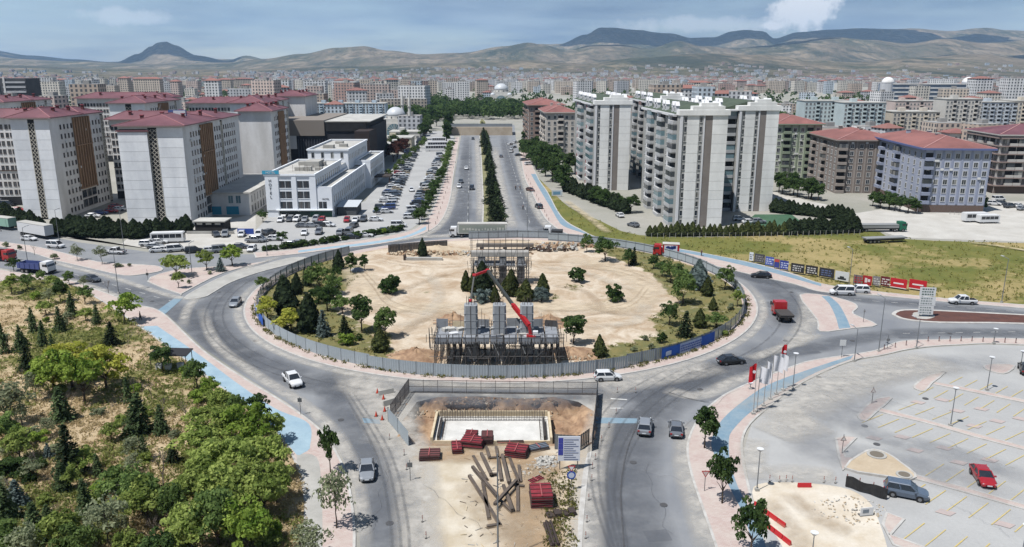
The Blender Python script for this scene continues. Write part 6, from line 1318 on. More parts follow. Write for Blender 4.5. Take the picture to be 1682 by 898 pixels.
PK2 = ['sedan', 'sedan', 'hatchback', 'hatchback', 'suv', 'suv', 'van']
def carrow(a, b_, n, head, where):
    A, B_ = G(*a), G(*b_)
    for i in range(n):
        if rng.random() < .1: continue
        p = A.lerp(B_, (i + .5) / n); car(rng.choice(PK2), rng.choice(PCOL), p, head + rng.uniform(-4, 4) + rng.choice((0, 0, 180)), None, where, i, 'from the near end', False)
carrow((672, 362), (724, 255), 30, 14, 'in the row beside the avenue hedge'); carrow((634, 353), (684, 246), 30, 12, 'in the right row of the long strip'); carrow((622, 352), (674, 246), 30, 12, 'in the left row of the long strip'); carrow((688, 240), (702, 206), 18, 10, 'in the far row towards the mosque'); car('hatchback', 'white', G(676, 314), -80, 'white hatchback driving along the lane between the parked rows')
def wheels(r, xs, hw, rad=.5, wd=.3):
    me_ = MB().tube([(0, -wd / 2, 0), (0, wd / 2, 0)], rad, 12).tube([(0, -wd / 2 - .015, 0), (0, wd / 2 + .015, 0)], rad * .55, 8, 1).mesh('wheel', [M_tyre, M_rim])
    for x in xs:
        for s in (-1, 1): ob('wheel', me_, r, (x, s * (hw - wd / 2), rad))
def cab(r, x, w, col, h=2.9, ln=2.0, z0=.55):
    c = MB().loft([[(x, -w / 2, z0), (x + ln, -w / 2, z0), (x + ln, w / 2, z0), (x, w / 2, z0)], [(x, -w / 2, z0 + 1.2), (x + ln + .05, -w / 2, z0 + 1.2), (x + ln + .05, w / 2, z0 + 1.2), (x, w / 2, z0 + 1.2)], [(x, -w / 2 * .94, h), (x + ln - .35, -w / 2 * .94, h), (x + ln - .35, w / 2 * .94, h), (x, w / 2 * .94, h)]]).build('cab', col, r)
    MB().face([(x + ln + .04, -w * .44, z0 + 1.3), (x + ln + .04, w * .44, z0 + 1.3), (x + ln - .28, w * .42, h - .25), (x + ln - .28, -w * .42, h - .25)]).build('windscreen', M_cg, c)
    for s in (-1, 1): MB().box(x + .6, x + ln - .35, s * w / 2 - .02, s * w / 2 + .02, z0 + 1.3, h - .5).build('side_window', M_cg, c); MB().box(x + ln + .02, x + ln + .1, s * w * .36 - .18, s * w * .36 + .18, z0 + .25, z0 + .5).build('headlight', M_hl, c); MB().box(x + ln - .2, x + ln - .05, s * (w / 2 + .05) if s > 0 else -w / 2 - .3, w / 2 + .3 if s > 0 else -w / 2 - .05, z0 + 1.3, z0 + 2.0).build('mirror', M_under, c)
    MB().box(x + ln, x + ln + .12, -w / 2, w / 2, z0 - .1, z0 + .2).build('bumper', M_under, c)
def boxtruck(px_, py_, head, L, cabc, boxc, label, name='truck', hb=3.6, sidem=None, cabin=True, deco=None, tip=False, zfloor=1.15, cat='truck', endm=None):
    g = G(px_, py_); r = empty(name, (g.x, g.y, .05), R(head)); tag(r, label, cat); w = 2.5; x0 = -L / 2; x1 = L / 2 - (2.5 if cabin else 0)
    MB().box(x0, L / 2 - .2, -.45, .45, .6, zfloor).build('chassis', M_under, r)
    if tip: b = MB().box(x0, x1, -w / 2, w / 2, zfloor, zfloor + .12); b.box(x0, x1, -w / 2, -w / 2 + .1, zfloor + .12, hb).box(x0, x1, w / 2 - .1, w / 2, zfloor + .12, hb).box(x0, x0 + .1, -w / 2 + .1, w / 2 - .1, zfloor + .12, hb - .1).box(x1 - .1, x1, -w / 2 + .1, w / 2 - .1, zfloor + .12, hb + .2); b.build('tipper_body', boxc, r); [MB().box(x0 + .6 + i * 1.4, x0 + .75 + i * 1.4, s * (w / 2 + .04) - .04, s * (w / 2 + .04) + .04, zfloor, hb).build('rib', boxc, r) for i in range(int((x1 - x0) / 1.4)) for s in (-1, 1)]
    else:
        bx_ = MB().box(x0, x1, -w / 2, w / 2, zfloor, hb, 0, 'l').face([(x0, w / 2, zfloor), (x0, -w / 2, zfloor), (x0, -w / 2, hb), (x0, w / 2, hb)], 1).build('cargo_box', [boxc, endm or boxc], r); MB().box(x0 - .06, x1 + .02, -w / 2 - .04, w / 2 + .04, hb - .02, hb + .08).build('roof', M_flat if hb > 2.2 else boxc, bx_); MB().box(x0 - .03, x0, -.03, .03, zfloor + .1, hb - .1).build('door_seam', M_under, bx_)
    if deco: deco(r, x0, x1, w, hb)
    if cabin: cab(r, L / 2 - 2.2, 2.4, cabc)
    wheels(r, [x0 + 1.2, x0 + 2.4] + ([x0 + 3.6] if L > 11 else []) + ([L / 2 - 1.2] if cabin else []) + ([L / 2 - 3.6] if L > 13 and cabin else []), 1.2)
    return r
TW = plain((232, 233, 234), .4); TR = plain((182, 32, 38), .4, 0, .5, .4); TG = plain((36, 110, 84), .4); TGy = plain((150, 152, 152), .6)
def scrawl(c, c2=None, word=None, s=1.):
    def f(r, x0, x1, w, hb):
        for sd in (-1, 1):
            o = MB().box(x0 + .5, x1 - .4, sd * (w / 2 + .01) - .004, sd * (w / 2 + .01) + .004, 1.35, hb - .25).build('side_print', c, r)
            q = random.Random(5); bb = MB()
            for i in range(14 if c2 else 0): a = x0 + .8 + (x1 - x0 - 2) * i / 14; bb.box(a, a + q.uniform(.25, .6), sd * (w / 2 + .02) - .004, sd * (w / 2 + .02) + .004, 1.9 + q.uniform(0, .3), 2.5 + q.uniform(0, .4))
            if c2: bb.build('side_lettering', c2, r)
    return f
boxtruck(785, 389, 180, 16.2, TW, plain((206, 208, 204)), 'white articulated lorry with printed trailer crossing the top of the roundabout', 'articulated_lorry', 3.9, deco=scrawl(plain((150, 158, 150)), plain((206, 206, 196))), cat='lorry')
boxtruck(1093, 420, 170, 6.6, TR, TR, 'red box truck with printed white and blue side on the roundabout', 'box_truck', 3.2, deco=scrawl(plain((222, 224, 228)), plain((50, 74, 150))))
boxtruck(1284, 523, 88, 6.4, TR, mat('tipper_dark', (74, 70, 68)), 'red tractor unit seen from behind on the right of the roundabout', 'truck', 1.5)
boxtruck(62, 448, -14, 8.6, TW, plain((70, 84, 140)), 'white-cabbed truck with blue tipper body on the left road', 'tipper_truck', 2.5, tip=True)
boxtruck(0, 428, -14, 8.4, TR, plain((104, 44, 44)), 'red tipper truck at the left edge of the road', 'tipper_truck', 2.7, tip=True)
boxtruck(60, 389, -30, 13.2, TW, plain((222, 223, 224)), 'long white box trailer parked on the upper left road', 'box_trailer', 3.9, cabin=False, endm=plain((150, 152, 160)), cat='trailer')
boxtruck(6, 376, -25, 9, TW, plain((150, 186, 168)), 'pale green box trailer at the left edge', 'box_trailer', 3.6, cabin=False, endm=plain((140, 140, 142)), cat='trailer')
boxtruck(1443, 380, 2, 15.5, TG, TGy, 'grey flat trailer truck with green cab on the dusty yard', 'articulated_lorry', 2.1, cat='lorry'); boxtruck(1452, 398, 10, 12, TG, TGy, 'empty grey flatbed trailer parked on the field edge', 'flatbed_trailer', 1.4, cabin=False, cat='trailer')
boxtruck(908, 388, 172, 5.5, TW, plain((60, 60, 62)), 'small white-cabbed truck behind the top hoarding', 'truck', 1.8)
def bus(px_, py_, head, L, label, h=2.9):
    g = G(px_, py_); r = empty('bus', (g.x, g.y, .05), R(head)); tag(r, label, 'bus'); w = 2.4; b = MB().box(-L / 2, L / 2, -w / 2, w / 2, .45, h - .15).box(-L / 2 + .2, L / 2 - .2, -w / 2 + .12, w / 2 - .12, h - .15, h); b.build('body', TW, r)
    n = int(L / 1.5)
    for s in (-1, 1):
        for i in range(n): a = -L / 2 + .4 + (L - .8) * i / n; MB().box(a, a + (L - .8) / n - .12, s * w / 2 - .02, s * w / 2 + .02, h * .5, h - .4).build('window', M_cg, r)
    MB().box(L / 2 - .02, L / 2 + .02, -w * .44, w * .44, h * .42, h - .3).build('windscreen', M_cg, r); wheels(r, [-L * .3, L * .32], 1.18, .42)
bus(1600, 364, 4, 7.2, 'white minibus, left of two on the dusty yard'); bus(1621, 366, 4, 6.2, 'white minibus, right of two on the dusty yard', 2.6); bus(277, 398, 8, 8.5, 'white bus parked behind cars near the tower hedge'); bus(716, 248, 6, 12, 'nearest white coach in the side car park', 3.4); bus(719, 242, 6, 12, 'middle white coach in the side car park', 3.4); bus(721, 234, 4, 9, 'farthest white coach in the side car park', 3.2)

# ---------------------------------------------------------------- hoardings round the roundabout
M_panel = mat('steel_hoarding', (178, 188, 194), (164, 174, 181), scale=.3, rough=.5, fine=.05, fscale=2, rand=.06, world=False); M_post = plain((112, 116, 120)); M_pback = mat('hoarding_back', (120, 112, 106), (104, 98, 94), scale=.4, rand=.06, world=False)
def hoard_panel(w, h, m):
    b = MB(); n = max(4, int(w / .4))
    for i in range(n): a, c_ = -w / 2 + w * i / n, -w / 2 + w * (i + .5) / n; e = -w / 2 + w * (i + 1) / n; b.face([(a, -.03, 0), (c_, -.03, 0), (c_, -.03, h), (a, -.03, h)]).face([(c_, -.03, 0), (e, .02, 0), (e, .02, h), (c_, -.03, h)])
    b.box(-w / 2, w / 2, .02, .06, .25, .33, 1).box(-w / 2, w / 2, .02, .06, h - .3, h - .22, 1).box(-w / 2, -w / 2 + .07, -.06, .08, 0, h + .05, 1)
    return b.mesh('panel', [m, M_post])
def hoarding(pts, label, h=2.1, m=None, seg=2.9, cat='hoarding'):
    r = empty('site_hoarding', (*pts[0][:2], 0)); tag(r, label, cat, 'site hoardings'); cache = {}
    for a, c_ in zip(pts, pts[1:]):
        d = Vector(c_[:2]) - Vector(a[:2]); n = max(1, round(d.length / seg)); w = d.length / n
        for i in range(n):
            p = Vector(a[:2]) + d * (i + .5) / n; k = round(w, 1)
            if k not in cache: cache[k] = hoard_panel(w + .01, h, m or M_panel)
            ob('panel', cache[k], r, (p.x - pts[0][0], p.y - pts[0][1], .12), math.atan2(d.y, d.x))
    return r
def arc(r, a0, a1, n): return [(CX + r * math.cos(R(a0 + (a1 - a0) * i / n)), CY + r * math.sin(R(a0 + (a1 - a0) * i / n))) for i in range(n + 1)]
hoarding(arc(RF, 168, 246, 24), 'curved grey hoarding along the left front of the roundabout'); hoarding(arc(RF, 141, 168, 9), 'dark curved hoarding at the upper left of the roundabout', 2.3)
hoarding(arc(RF + .6, 246, 294, 15), 'pale grey hoarding in front of the scaffolded bridge pier'); hoarding(arc(RF, 294, 378, 26), 'curved grey hoarding along the right front of the roundabout'); hoarding(arc(RF, 18, 76, 18), 'dark hoarding along the upper right of the roundabout', 2.2)
hoarding([p[:2] for p in gp([(902, 392), (850, 391), (770, 393)])], 'straight hoarding at the top of the roundabout behind the lorry', 2.2); hoarding([p[:2] for p in gp([(735, 409), (690, 412), (638, 417)])], 'short brown hoarding beside the site entrance', 2.3, M_pback)
def banner(a0, a1, r, label, out=.12):
    a = Vector((CX + (r + out) * math.cos(R(a0)), CY + (r + out) * math.sin(R(a0)), 0)); c_ = Vector((CX + (r + out) * math.cos(R(a1)), CY + (r + out) * math.sin(R(a1)), 0)); d = c_ - a; L = d.length
    o = empty('banner', (a.x, a.y, .2), math.atan2(d.y, d.x)); tag(o, label, 'banner'); s = 1
    n = 10; b = MB(); sag = lambda t: -.9 * L * L / (8 * r) * 4 * t * (1 - t) - .05
    for i in range(n): t0, t1 = i / n, (i + 1) / n; b.face([(L * t0, sag(t0), 0), (L * t1, sag(t1), 0), (L * t1, sag(t1), 1.9), (L * t0, sag(t0), 1.9)], 1 if .28 < (t0 + t1) / 2 < .72 else 0)
    b.build('cloth', [mat('banner_blue', (52, 108, 200), (40, 84, 176), scale=.8), mat('banner_pale', (206, 218, 236), (176, 194, 226), scale=1.5)], o)
    q = random.Random(3); bb = MB()
    for k in range(3):
        x = L * .31
        while x < L * .69: w = q.uniform(.15, .45); t = x / L; bb.box(x, x + w, sag(t) - .06, sag(t) - .04, .45 + k * .42, .68 + k * .42); x += w + .15
    bb.build('print', plain((56, 86, 170)), o); MB().box(L * .06, L * .2, sag(.1) - .07, sag(.1) - .05, .5, 1.2).build('emblem', plain((210, 222, 240)), o)
banner(295 + 6.5, 295 + 22.5, RF, 'long blue banner with pale lettering panel on the right front hoarding', .35); banner(196.5, 211, RF, 'blue and white banner on the left front hoarding', .35)
# open mesh fence and panels round the pit
def mesh_panel(w, h):
    b = MB(); b.box(-w / 2, -w / 2 + .07, -.04, .04, 0, h + .06).box(-w / 2, w / 2, -.03, .03, 0, .06).box(-w / 2, w / 2, -.03, .03, h - .06, h).box(-w / 2, w / 2, -.03, .03, h / 2 - .03, h / 2 + .03)
    n = int(w / .12)
    for i in range(n): x = -w / 2 + w * (i + .5) / n; b.box(x - .014, x + .014, -.012, .012, .06, h - .06)
    return b.mesh('panel', mat('fence_grey', (96, 92, 92)))
def meshfence(pts, label, h=2.0, seg=2.05):
    r = empty('mesh_fence', (*pts[0][:2], 0)); tag(r, label, 'fence', 'fences round the pit')
    for a, c_ in zip(pts, pts[1:]):
        d = Vector(c_[:2]) - Vector(a[:2]); n = max(1, round(d.length / seg)); w = d.length / n; me_ = mesh_panel(w, h)
        for i in range(n): p = Vector(a[:2]) + d * (i + .5) / n; ob('panel', me_, r, (p.x - pts[0][0], p.y - pts[0][1], .03), math.atan2(d.y, d.x))
meshfence([p[:2] for p in gp([(672, 645), (980, 649)])], 'grey mesh fence along the back of the pit'); meshfence([p[:2] for p in gp([(642, 689), (672, 645)])], 'grey mesh fence climbing the left side of the pit', 2.2)
hoarding([p[:2] for p in gp([(638, 693), (654, 712), (671, 733)])], 'two pale blue-grey panels at the lower left of the pit', 2.0); hoarding([p[:2] for p in gp([(981, 650), (978, 690), (972, 742)])], 'dark hoarding along the right side of the pit', 2.2, mat('black_hoarding', (58, 60, 64), rand=.05, world=False)); hoarding([p[:2] for p in gp([(911, 738), (950, 741), (968, 728)])], 'grey steel screen behind the information board', 2.0, mat('screen_grey', (128, 130, 130)))
# the footing in the pit
fa, fb = G(712, 717), G(903, 717); ftx0, ftx1, fty0, fty1 = -10.2, 4.9, 93.2, 100.8
o = empty('pile_cap_footing', ((ftx0 + ftx1) / 2, fty0, -1.5)); tag(o, 'rectangular white concrete footing with upright bars in the pit', 'footing'); wx = (ftx1 - ftx0) / 2; dy = fty1 - fty0
M_fresh = mat('fresh_concrete', (226, 224, 218), (206, 204, 198), scale=.6, fine=.06, fscale=4); M_form = mat('form_timber', (222, 206, 176), (204, 186, 154), scale=1.2); M_bar = plain((96, 84, 78))
MB().box(-wx, wx, 0, dy, 0, .85).build('slab', M_fresh, o); [MB().box(*q).build('form_board', M_form, o) for q in ((-wx - .3, -wx, -.2, dy + .2, 0, 1.5), (wx, wx + .3, -.2, dy + .2, 0, 1.5), (-wx, wx, dy, dy + .2, 0, 1.6), (-wx, wx, -.2, 0, 0, 1.0))]
b = MB()
for i in range(64):
    x = -wx + .5 + (2 * wx - 1) * i / 63; b.box(x - .03, x + .03, dy - 1.5, dy - 1.44, .8, 2.3 + .25 * math.sin(i * 2.1)); b.box(x - .03, x + .03, dy - .6, dy - .54, .8, 2.1 + .2 * math.sin(i * 1.3))
tag(b.build('rebar', M_bar, o), kind='stuff'); b = MB()
for s in (-1, 1):
    for i in range(14): y = .4 + (dy - 2) * i / 13; b.box(s * (wx - .6) - .03, s * (wx - .6) + .03, y, y + .06, .8, 1.9); b.box(s * (wx - 1.2) - .03, s * (wx - 1.2) + .03, y, y + .06, .8, 1.6)
tag(b.build('rebar', M_bar, o), kind='stuff'); [MB().box(a, a + .3, .3, dy - 1.8, .85, 1.5).build('bar_cage', plain((70, 66, 64)), o) for a in (-wx + .5, wx - .8)]

# ---------------------------------------------------------------- bridge piers with scaffold
def pier_bent(cx_, cy_, wid, plat_z, cols_, colw, coltop, dep, label, base=.1, detail=True, railh=1.0):
    o = empty('bridge_pier', (cx_, cy_, base)); tag(o, label, 'bridge pier', 'bridge piers under construction'); Mc = mat('pier_concrete', (168, 172, 176), (150, 154, 158), scale=.5, fine=.06, fscale=3); Ms = plain((84, 82, 82)); Mp = mat('deck_steel', (158, 162, 168), (134, 138, 144), scale=.6, rand=.05, world=False)
    for x in cols_:
        c = MB().loft([[(x - colw / 2 + .25, -1, z), (x + colw / 2 - .25, -1, z), (x + colw / 2, -.6, z), (x + colw / 2, .6, z), (x + colw / 2 - .25, 1, z), (x - colw / 2 + .25, 1, z), (x - colw / 2, .6, z), (x - colw / 2, -.6, z)] for z in (0, coltop)]).build('column', Mc, o); MB().box(x - .06, x + .06, -1.03, -1.0, 0, coltop).build('form_seam', Ms, c)
    n = int(wid / 2.0); dk = MB().box(-.97, .97, -dep / 2, dep / 2, 0, .14).box(-.97, .97, -dep / 2 - .02, -dep / 2 + .04, -.55 if detail else -.1, .55 if detail else .2).mesh('deck_panel', Mp)
    for i in range(n): x = -wid / 2 + wid * (i + .5) / n; ob('deck_panel', dk, o, (x, 0, plat_z + rng.uniform(-.05, .05)))
    nj = int(wid / .4); b = MB()
    for i in range(nj): x = -wid / 2 + wid * (i + .5) / nj; b.box(x - .07, x + .07, -dep / 2 - .5, dep / 2 + .3, plat_z - .3, plat_z - .12)
    tag(b.build('joists', Ms, o), kind='stuff')
    b = MB(); nx = int(wid / .95)
    for i in range(nx + 1):
        x = -wid / 2 + wid * i / nx
        for y in (-dep / 2, -dep * .3, -dep * .1, dep * .1, dep * .3, dep / 2): b.tube([(x, y, 0), (x, y, plat_z + (railh if abs(y) == dep / 2 else 0))], .055, 4, caps=False)
    for z in [.4 + 1.5 * k for k in range(int(plat_z / 1.5) + 1)] + [plat_z + railh * .5, plat_z + railh]:
        for y in (-dep / 2, dep / 2): b.tube([(-wid / 2 - .8, y, z), (wid / 2 + .8, y, z)], .04, 4, caps=False)
        for x in (-wid / 2, wid / 2): b.tube([(x, -dep / 2 - .8, z), (x, dep / 2 + .8, z)], .04, 4, caps=False)
    for i in range(0, nx, 2): x = -wid / 2 + wid * i / nx; b.tube([(x, -dep / 2, .4), (x + wid / nx * 2, -dep / 2, plat_z - .4)], .035, 4, caps=False)
    qs = random.Random(int(wid * 10))
    for i in range(int(wid * 4)):
        x, y = qs.uniform(-wid / 2, wid / 2), qs.choice((-dep / 2, -dep * .3, dep / 2)); z0 = qs.uniform(0, plat_z * .6); b.tube([(x, y - .06, z0), (x + qs.uniform(-1.6, 1.6), y - .06, z0 + qs.uniform(1.2, 3.2))], .04, 4, caps=False)
    for i in range(int(wid)):
        x = qs.choice((-wid / 2 - qs.uniform(0, 1.2), wid / 2 + qs.uniform(0, 1.2), qs.uniform(-wid / 2, wid / 2))); b.tube([(x, -dep / 2 - .1, plat_z - qs.uniform(0, 2)), (x + qs.uniform(-.2, .2), -dep / 2 - .1, plat_z + qs.uniform(.8, 2.4))], .04, 4, caps=False)
    for i in range(int(wid * .9)):
        x = qs.uniform(-wid / 2, wid / 2 - 1.5); z = qs.choice((1.6, 3.1)); y = qs.choice((-dep / 2, -dep * .3, dep * .3)); b.box(x, x + qs.uniform(1, 2.2), y - .2, y + .2, z, z + .05)
    tag(b.build('scaffold_tubes', Ms, o), kind='stuff')
    if detail:
        b = MB(); q = random.Random(2)
        for i in range(26): x = q.uniform(-wid / 2 + 1, wid / 2 - 1); y = q.uniform(-dep / 2 + .5, dep / 2 - .5); b.box(x, x + .05, y, y + .05, plat_z, plat_z + q.uniform(1.5, 3.4))
        tag(b.build('starter_bars', M_bar, o), kind='stuff')
        for x in cols_:
            for k in range(9): a = 2 * math.pi * k / 9; MB().box(-.03, .03, -.03, .03, 0, q.uniform(.7, 1.5)).build('starter_bar', M_bar, o, (x + .7 * math.cos(a), .6 * math.sin(a), coltop))
            for z in (plat_z + 1.2, plat_z + 2.4, plat_z + 3.6): MB().box(x - colw / 2 - .03, x + colw / 2 + .03, -1.03, 1.03, z, z + .06).build('form_clamp', Mc, o)
        for i in range(9): x = -wid / 2 + wid * (i + .5) / 9; MB().box(-.95, .95, -.03, .03, 0, q.uniform(.9, 1.6)).build('edge_shutter', q.choice([Mp, M_form, Ms, Mc]), o, (x + q.uniform(-.3, .3), dep / 2 - q.uniform(.1, 1.2), plat_z + .15), q.uniform(-.2, .2))
        for i in range(18): x = q.uniform(-wid / 2 + 1, wid / 2 - 2); y = q.uniform(-dep / 2 + .8, dep / 2 - 1); MB().box(0, q.uniform(.6, 1.6), 0, q.uniform(.4, 1), 0, q.uniform(.2, .6)).build('stacked_material', q.choice([M_white, M_form, Mp, TW]), o, (x, y, plat_z + .15), q.uniform(0, 1))
    return o
pier_bent(-2.4, 120.6, 19.6, 4.5, (-4.15, .4, 4.75), 2.1, 9.4, 7.0, 'nearest bridge pier with three grey columns and scaffolded deck behind the hoarding')
p2_ = pier_bent(-2.6, 168, 11.6, 4.4, (-4.0, .6, 4.6), 1.6, 6.2, 4, 'second bridge pier with pale cap beam behind the conifers', detail=False); MB().box(-6.2, 6.2, -1.2, 1.2, 6.2, 7.1).build('cap_beam', mat('cap_concrete', (186, 184, 178), (168, 164, 158), scale=.5), p2_)
b = MB()
for i in range(11):
    x = -6.2 + i * 1.24
    for y in (-2.4, 2.4): b.tube([(x, y, 0), (x, y, 9.2 if i % 3 else 10.5)], .05, 4, caps=False)
for z in (1.5, 3, 4.5, 6, 7.5, 9):
    for y in (-2.4, 2.4): b.tube([(-6.6, y, z), (6.6, y, z)], .045, 4, caps=False)
for i in range(0, 9, 3): b.tube([(-6.2 + i * 1.24, -2.4, .3), (-6.2 + (i + 2) * 1.24, -2.4, 8.8)], .04, 4, caps=False)
tag(b.build('scaffold_tower', plain((96, 94, 94)), p2_), kind='stuff')
p3_ = empty('bridge_pier', (-1.8, 199, .1)); tag(p3_, 'farthest pier, a dark low cap beam near the top hoarding', 'bridge pier', 'bridge piers under construction'); MB().box(-7.4, 7.4, 0, 1.4, 1.0, 1.8).build('cap_beam', mat('wet_concrete', (118, 110, 102)), p3_); [MB().box(x - .5, x + .5, .2, 1.2, 0, 1.0).build('column', mat('wet_concrete', (112, 106, 100)), p3_) for x in (-6, 0, 6)]
# concrete placing boom on the deck of the nearest pier
K = [at(869, 534, 118.4), at(843, 501, 121.5), at(801, 444, 133), at(779, 452, 132.5), at(773, 494, 130)]
o = empty('concrete_placing_boom', (K[0].x + .3, 118.4, 4.75)); tag(o, 'red and dark folding concrete boom standing on the nearest pier deck', 'placing boom'); base_ = Vector(o.location)
MB().box(-.7, .7, -.7, .7, 0, .35).build('pedestal', TR, o); MB().tube([(0, 0, .35), K[0] - base_], .28, 8).build('turret', TR, o); MB().box(.3, 1.1, -.35, .35, .35, 1.0).build('control_box', TW, o)
for i in range(4):
    s_ = MB().beam(K[i] - base_, K[i + 1] - base_, (.55, .42, .36, .26)[i], (.6, .46, .38, .28)[i]).build('boom_section', [TR, plain((58, 62, 60)), TR, plain((58, 62, 60))][i], o); c = K[i + 1] - base_; MB().tube([c + Vector((-.3, 0, 0)), c + Vector((.3, 0, 0))], .32, 8).build('joint', TR, s_)
MB().tube([K[4] - base_, K[4] - base_ + Vector((0, 0, -2))], .1, 6).build('end_hose', M_under, o)

# ---------------------------------------------------------------- materials stacked on the works
M_fred = mat('formwork_red', (150, 52, 62), (118, 42, 52), scale=.9, rand=.1, world=False); M_frib = plain((72, 58, 56)); M_fblk = mat('formwork_steel', (78, 72, 70), rand=.1, world=False); M_fbl = mat('sheet_blue_grey', (112, 124, 138), rand=.1, world=False)
def stack(px_, py_, w, d, layers, rz, label, m=None, th=.28):
    g = G(px_, py_); o = empty('formwork_stack', (g.x, g.y, .03), R(rz)); tag(o, label, 'formwork', 'stacked formwork panels')
    me_ = MB().box(-w / 2, w / 2, -d / 2, d / 2, 0, th * .3, 1).box(-w / 2 + .06, w / 2 - .06, -d / 2 + .06, d / 2 - .06, th * .3, th - .04, 0).mesh('formwork_panel', [m or M_fred, M_frib])
    for i in range(layers): ob('formwork_panel', me_, o, (rng.uniform(-.06, .06), rng.uniform(-.06, .06), i * th), R(rng.uniform(-2, 2)))
    z = layers * th; [MB().box(x - .05, x + .05, -d / 2, d / 2, z, z + .07).build('rail', plain((176, 96, 96)), o) for x in (-w * .02, )]
    [MB().box(-w / 2, w / 2, y - .03, y + .03, z - .02, z + .04).build('rail', M_frib, o) for y in (-d * .3, 0, d * .3)]
stack(706, 752, 2.5, 2.0, 3, 2, 'dark red formwork stack left of the others', mat('formwork_dull', (112, 70, 70), rand=.05)); stack(751, 740, 1.3, 2.5, 3, 8, 'narrow red formwork stack between the dull one and the tilted pile'); stack(777, 733, 2.8, 2.0, 4, -12, 'tilted red formwork pile in the middle of the site'); stack(775, 722, 1.6, 1.4, 4, -6, 'small red formwork stack behind the tilted pile'); stack(801, 728, 1.5, 1.8, 5, 0, 'tall narrow formwork stack behind the beams', mat('formwork_dull', (112, 70, 70)))
stack(849, 748, 2.7, 2.2, 4, -12, 'wide bright red formwork stack before the footing'); stack(884, 738, 2.6, 1.3, 2, 24, 'blue-grey sheet stack beside the bright red one', M_fbl); stack(889, 826, 2.4, 2.9, 6, 3, 'largest red formwork stack right of the steel beams'); stack(880, 790, 1.9, 1.0, 1, 40, 'loose red panel leaning behind the largest stack'); stack(838, 727, 3.4, .5, 1, 3, 'long red-painted plank in front of the footing', plain((190, 60, 70)), .2)
M_steel = mat('rusty_steel', (112, 100, 90), (88, 80, 74), scale=.8, fine=.15, fscale=5, rand=.1)
Z6 = lambda x, y: (720 + x / 4.536, 700 + y / 4.536)
BE = [((260, 235), (360, 410), 0), ((320, 230), (392, 385), .3), ((430, 165), (470, 415), 0), ((475, 240), (525, 448), .3), ((255, 330), (440, 550), .3), ((230, 380), (462, 752), 0), ((330, 430), (376, 702), 0), ((440, 548), (552, 655), 0), ((530, 250), (602, 432), .0), ((420, 632), (582, 450), .62), ((485, 470), (552, 655), .3), ((590, 440), (592, 650), 0), ((362, 762), (462, 745), 0), ((355, 165), (382, 252), 0), ((380, 250), (520, 240), 0), ((600, 305), (612, 430), 0), ((560, 450), (640, 462), 0), ((380, 372), (438, 370), 0)]
for i, (a, c_, z) in enumerate(BE):
    A, C_ = G(*Z6(*a)), G(*Z6(*c_)); z += .05; d = (C_ - A); L = d.length; o = empty('steel_beam', (A.x, A.y, z), math.atan2(d.y, d.x))
    MB().box(0, L, -.17, .17, 0, .05).box(0, L, -.17, .17, .27, .32).box(0, L, -.03, .03, .05, .27).build('flange', M_steel, o); MB().box(0, .04, -.17, .17, .05, .27).box(L - .04, L, -.17, .17, .05, .27).build('end_plate', M_steel, o)
    reg(o, 'beam', 'long rusty steel beam' if L > 4 else 'short rusty steel beam', 'lying on the median before the pit', a[0], 'from the left', 'steel beams on the median')
for (px_, py_, w, d, rz, lab) in ((922, 846, 3.2, 1.0, 12, 'dark tarpaulin-wrapped bundle among bushes by the kerb'), (905, 880, .9, 4.2, 8, 'long dark timber pile at the lower right of the median')):
    g = G(px_, py_); o = empty('dark_bundle', (g.x, g.y, .03), R(rz)); tag(o, lab, 'bundle'); [MB().box(-w / 2 + q * w / 4, -w / 2 + q * w / 4 + w / 4.6, -d / 2, d / 2, 0, .3 + .2 * (q % 2)).build('board', mat('dark_board', (70, 60, 56), rand=.1, world=False), o) for q in range(4)]
q_ = random.Random(4); b = MB()
for i in range(130):
    g = G(q_.uniform(760, 945), q_.uniform(742, 900)); a = q_.uniform(0, 3.14); L = q_.uniform(.2, .9); d = Vector((math.cos(a), math.sin(a), 0)) * L / 2; b.beam(g - d + Vector((0, 0, .07)), g + d + Vector((0, 0, q_.uniform(.07, .2))), .07, .05, q_.randrange(3))
tag(b.build('timber_offcuts', [M_form, M_steel, M_conc]), 'loose timber offcuts strewn over the median', 'debris', kind='stuff')
# rubble heaps
def rubble(name, label, px_, py_, rx, ry, n, s, mats_, z=0.05):
    g = G(px_, py_); b = MB(); q = random.Random(int(px_))
    for i in range(n):
        a = q.uniform(0, 6.28); r_ = math.sqrt(q.random()); x, y = g.x + rx * r_ * math.cos(a), g.y + ry * r_ * math.sin(a); k = s * q.uniform(.4, 1.3); b.M = Matrix.Translation((x, y, z + max(0, (1 - r_)) * s * 1.5)) @ Matrix.Rotation(q.uniform(0, 6), 4, Vector((q.random(), q.random(), q.random())).normalized()); b.box(-k, k, -k * .7, k * .6, -k * .5, k * .5, q.randrange(len(mats_)))
    b.M = None; tag(b.build(name, mats_), label, 'rubble', kind='stuff')
rubble('rubble', 'white rubble heap beside the information board', 896, 760, 1.6, 1.5, 90, .24, [M_white, M_conc]); rubble('rubble', 'broken lumps along the pit front edge', 880, 775, 2.6, 2, 70, .16, [M_conc, M_earth]); rubble('rubble', 'excavated rubble heap at the upper right of the site', 920, 406, 9, 3.2, 150, .5, [M_pit, M_conc, M_earth], .2); rubble('rubble', 'scrap timber heap behind the second pier', 905, 412, 7, 2, 60, .5, [M_brownd, M_conc], .3)
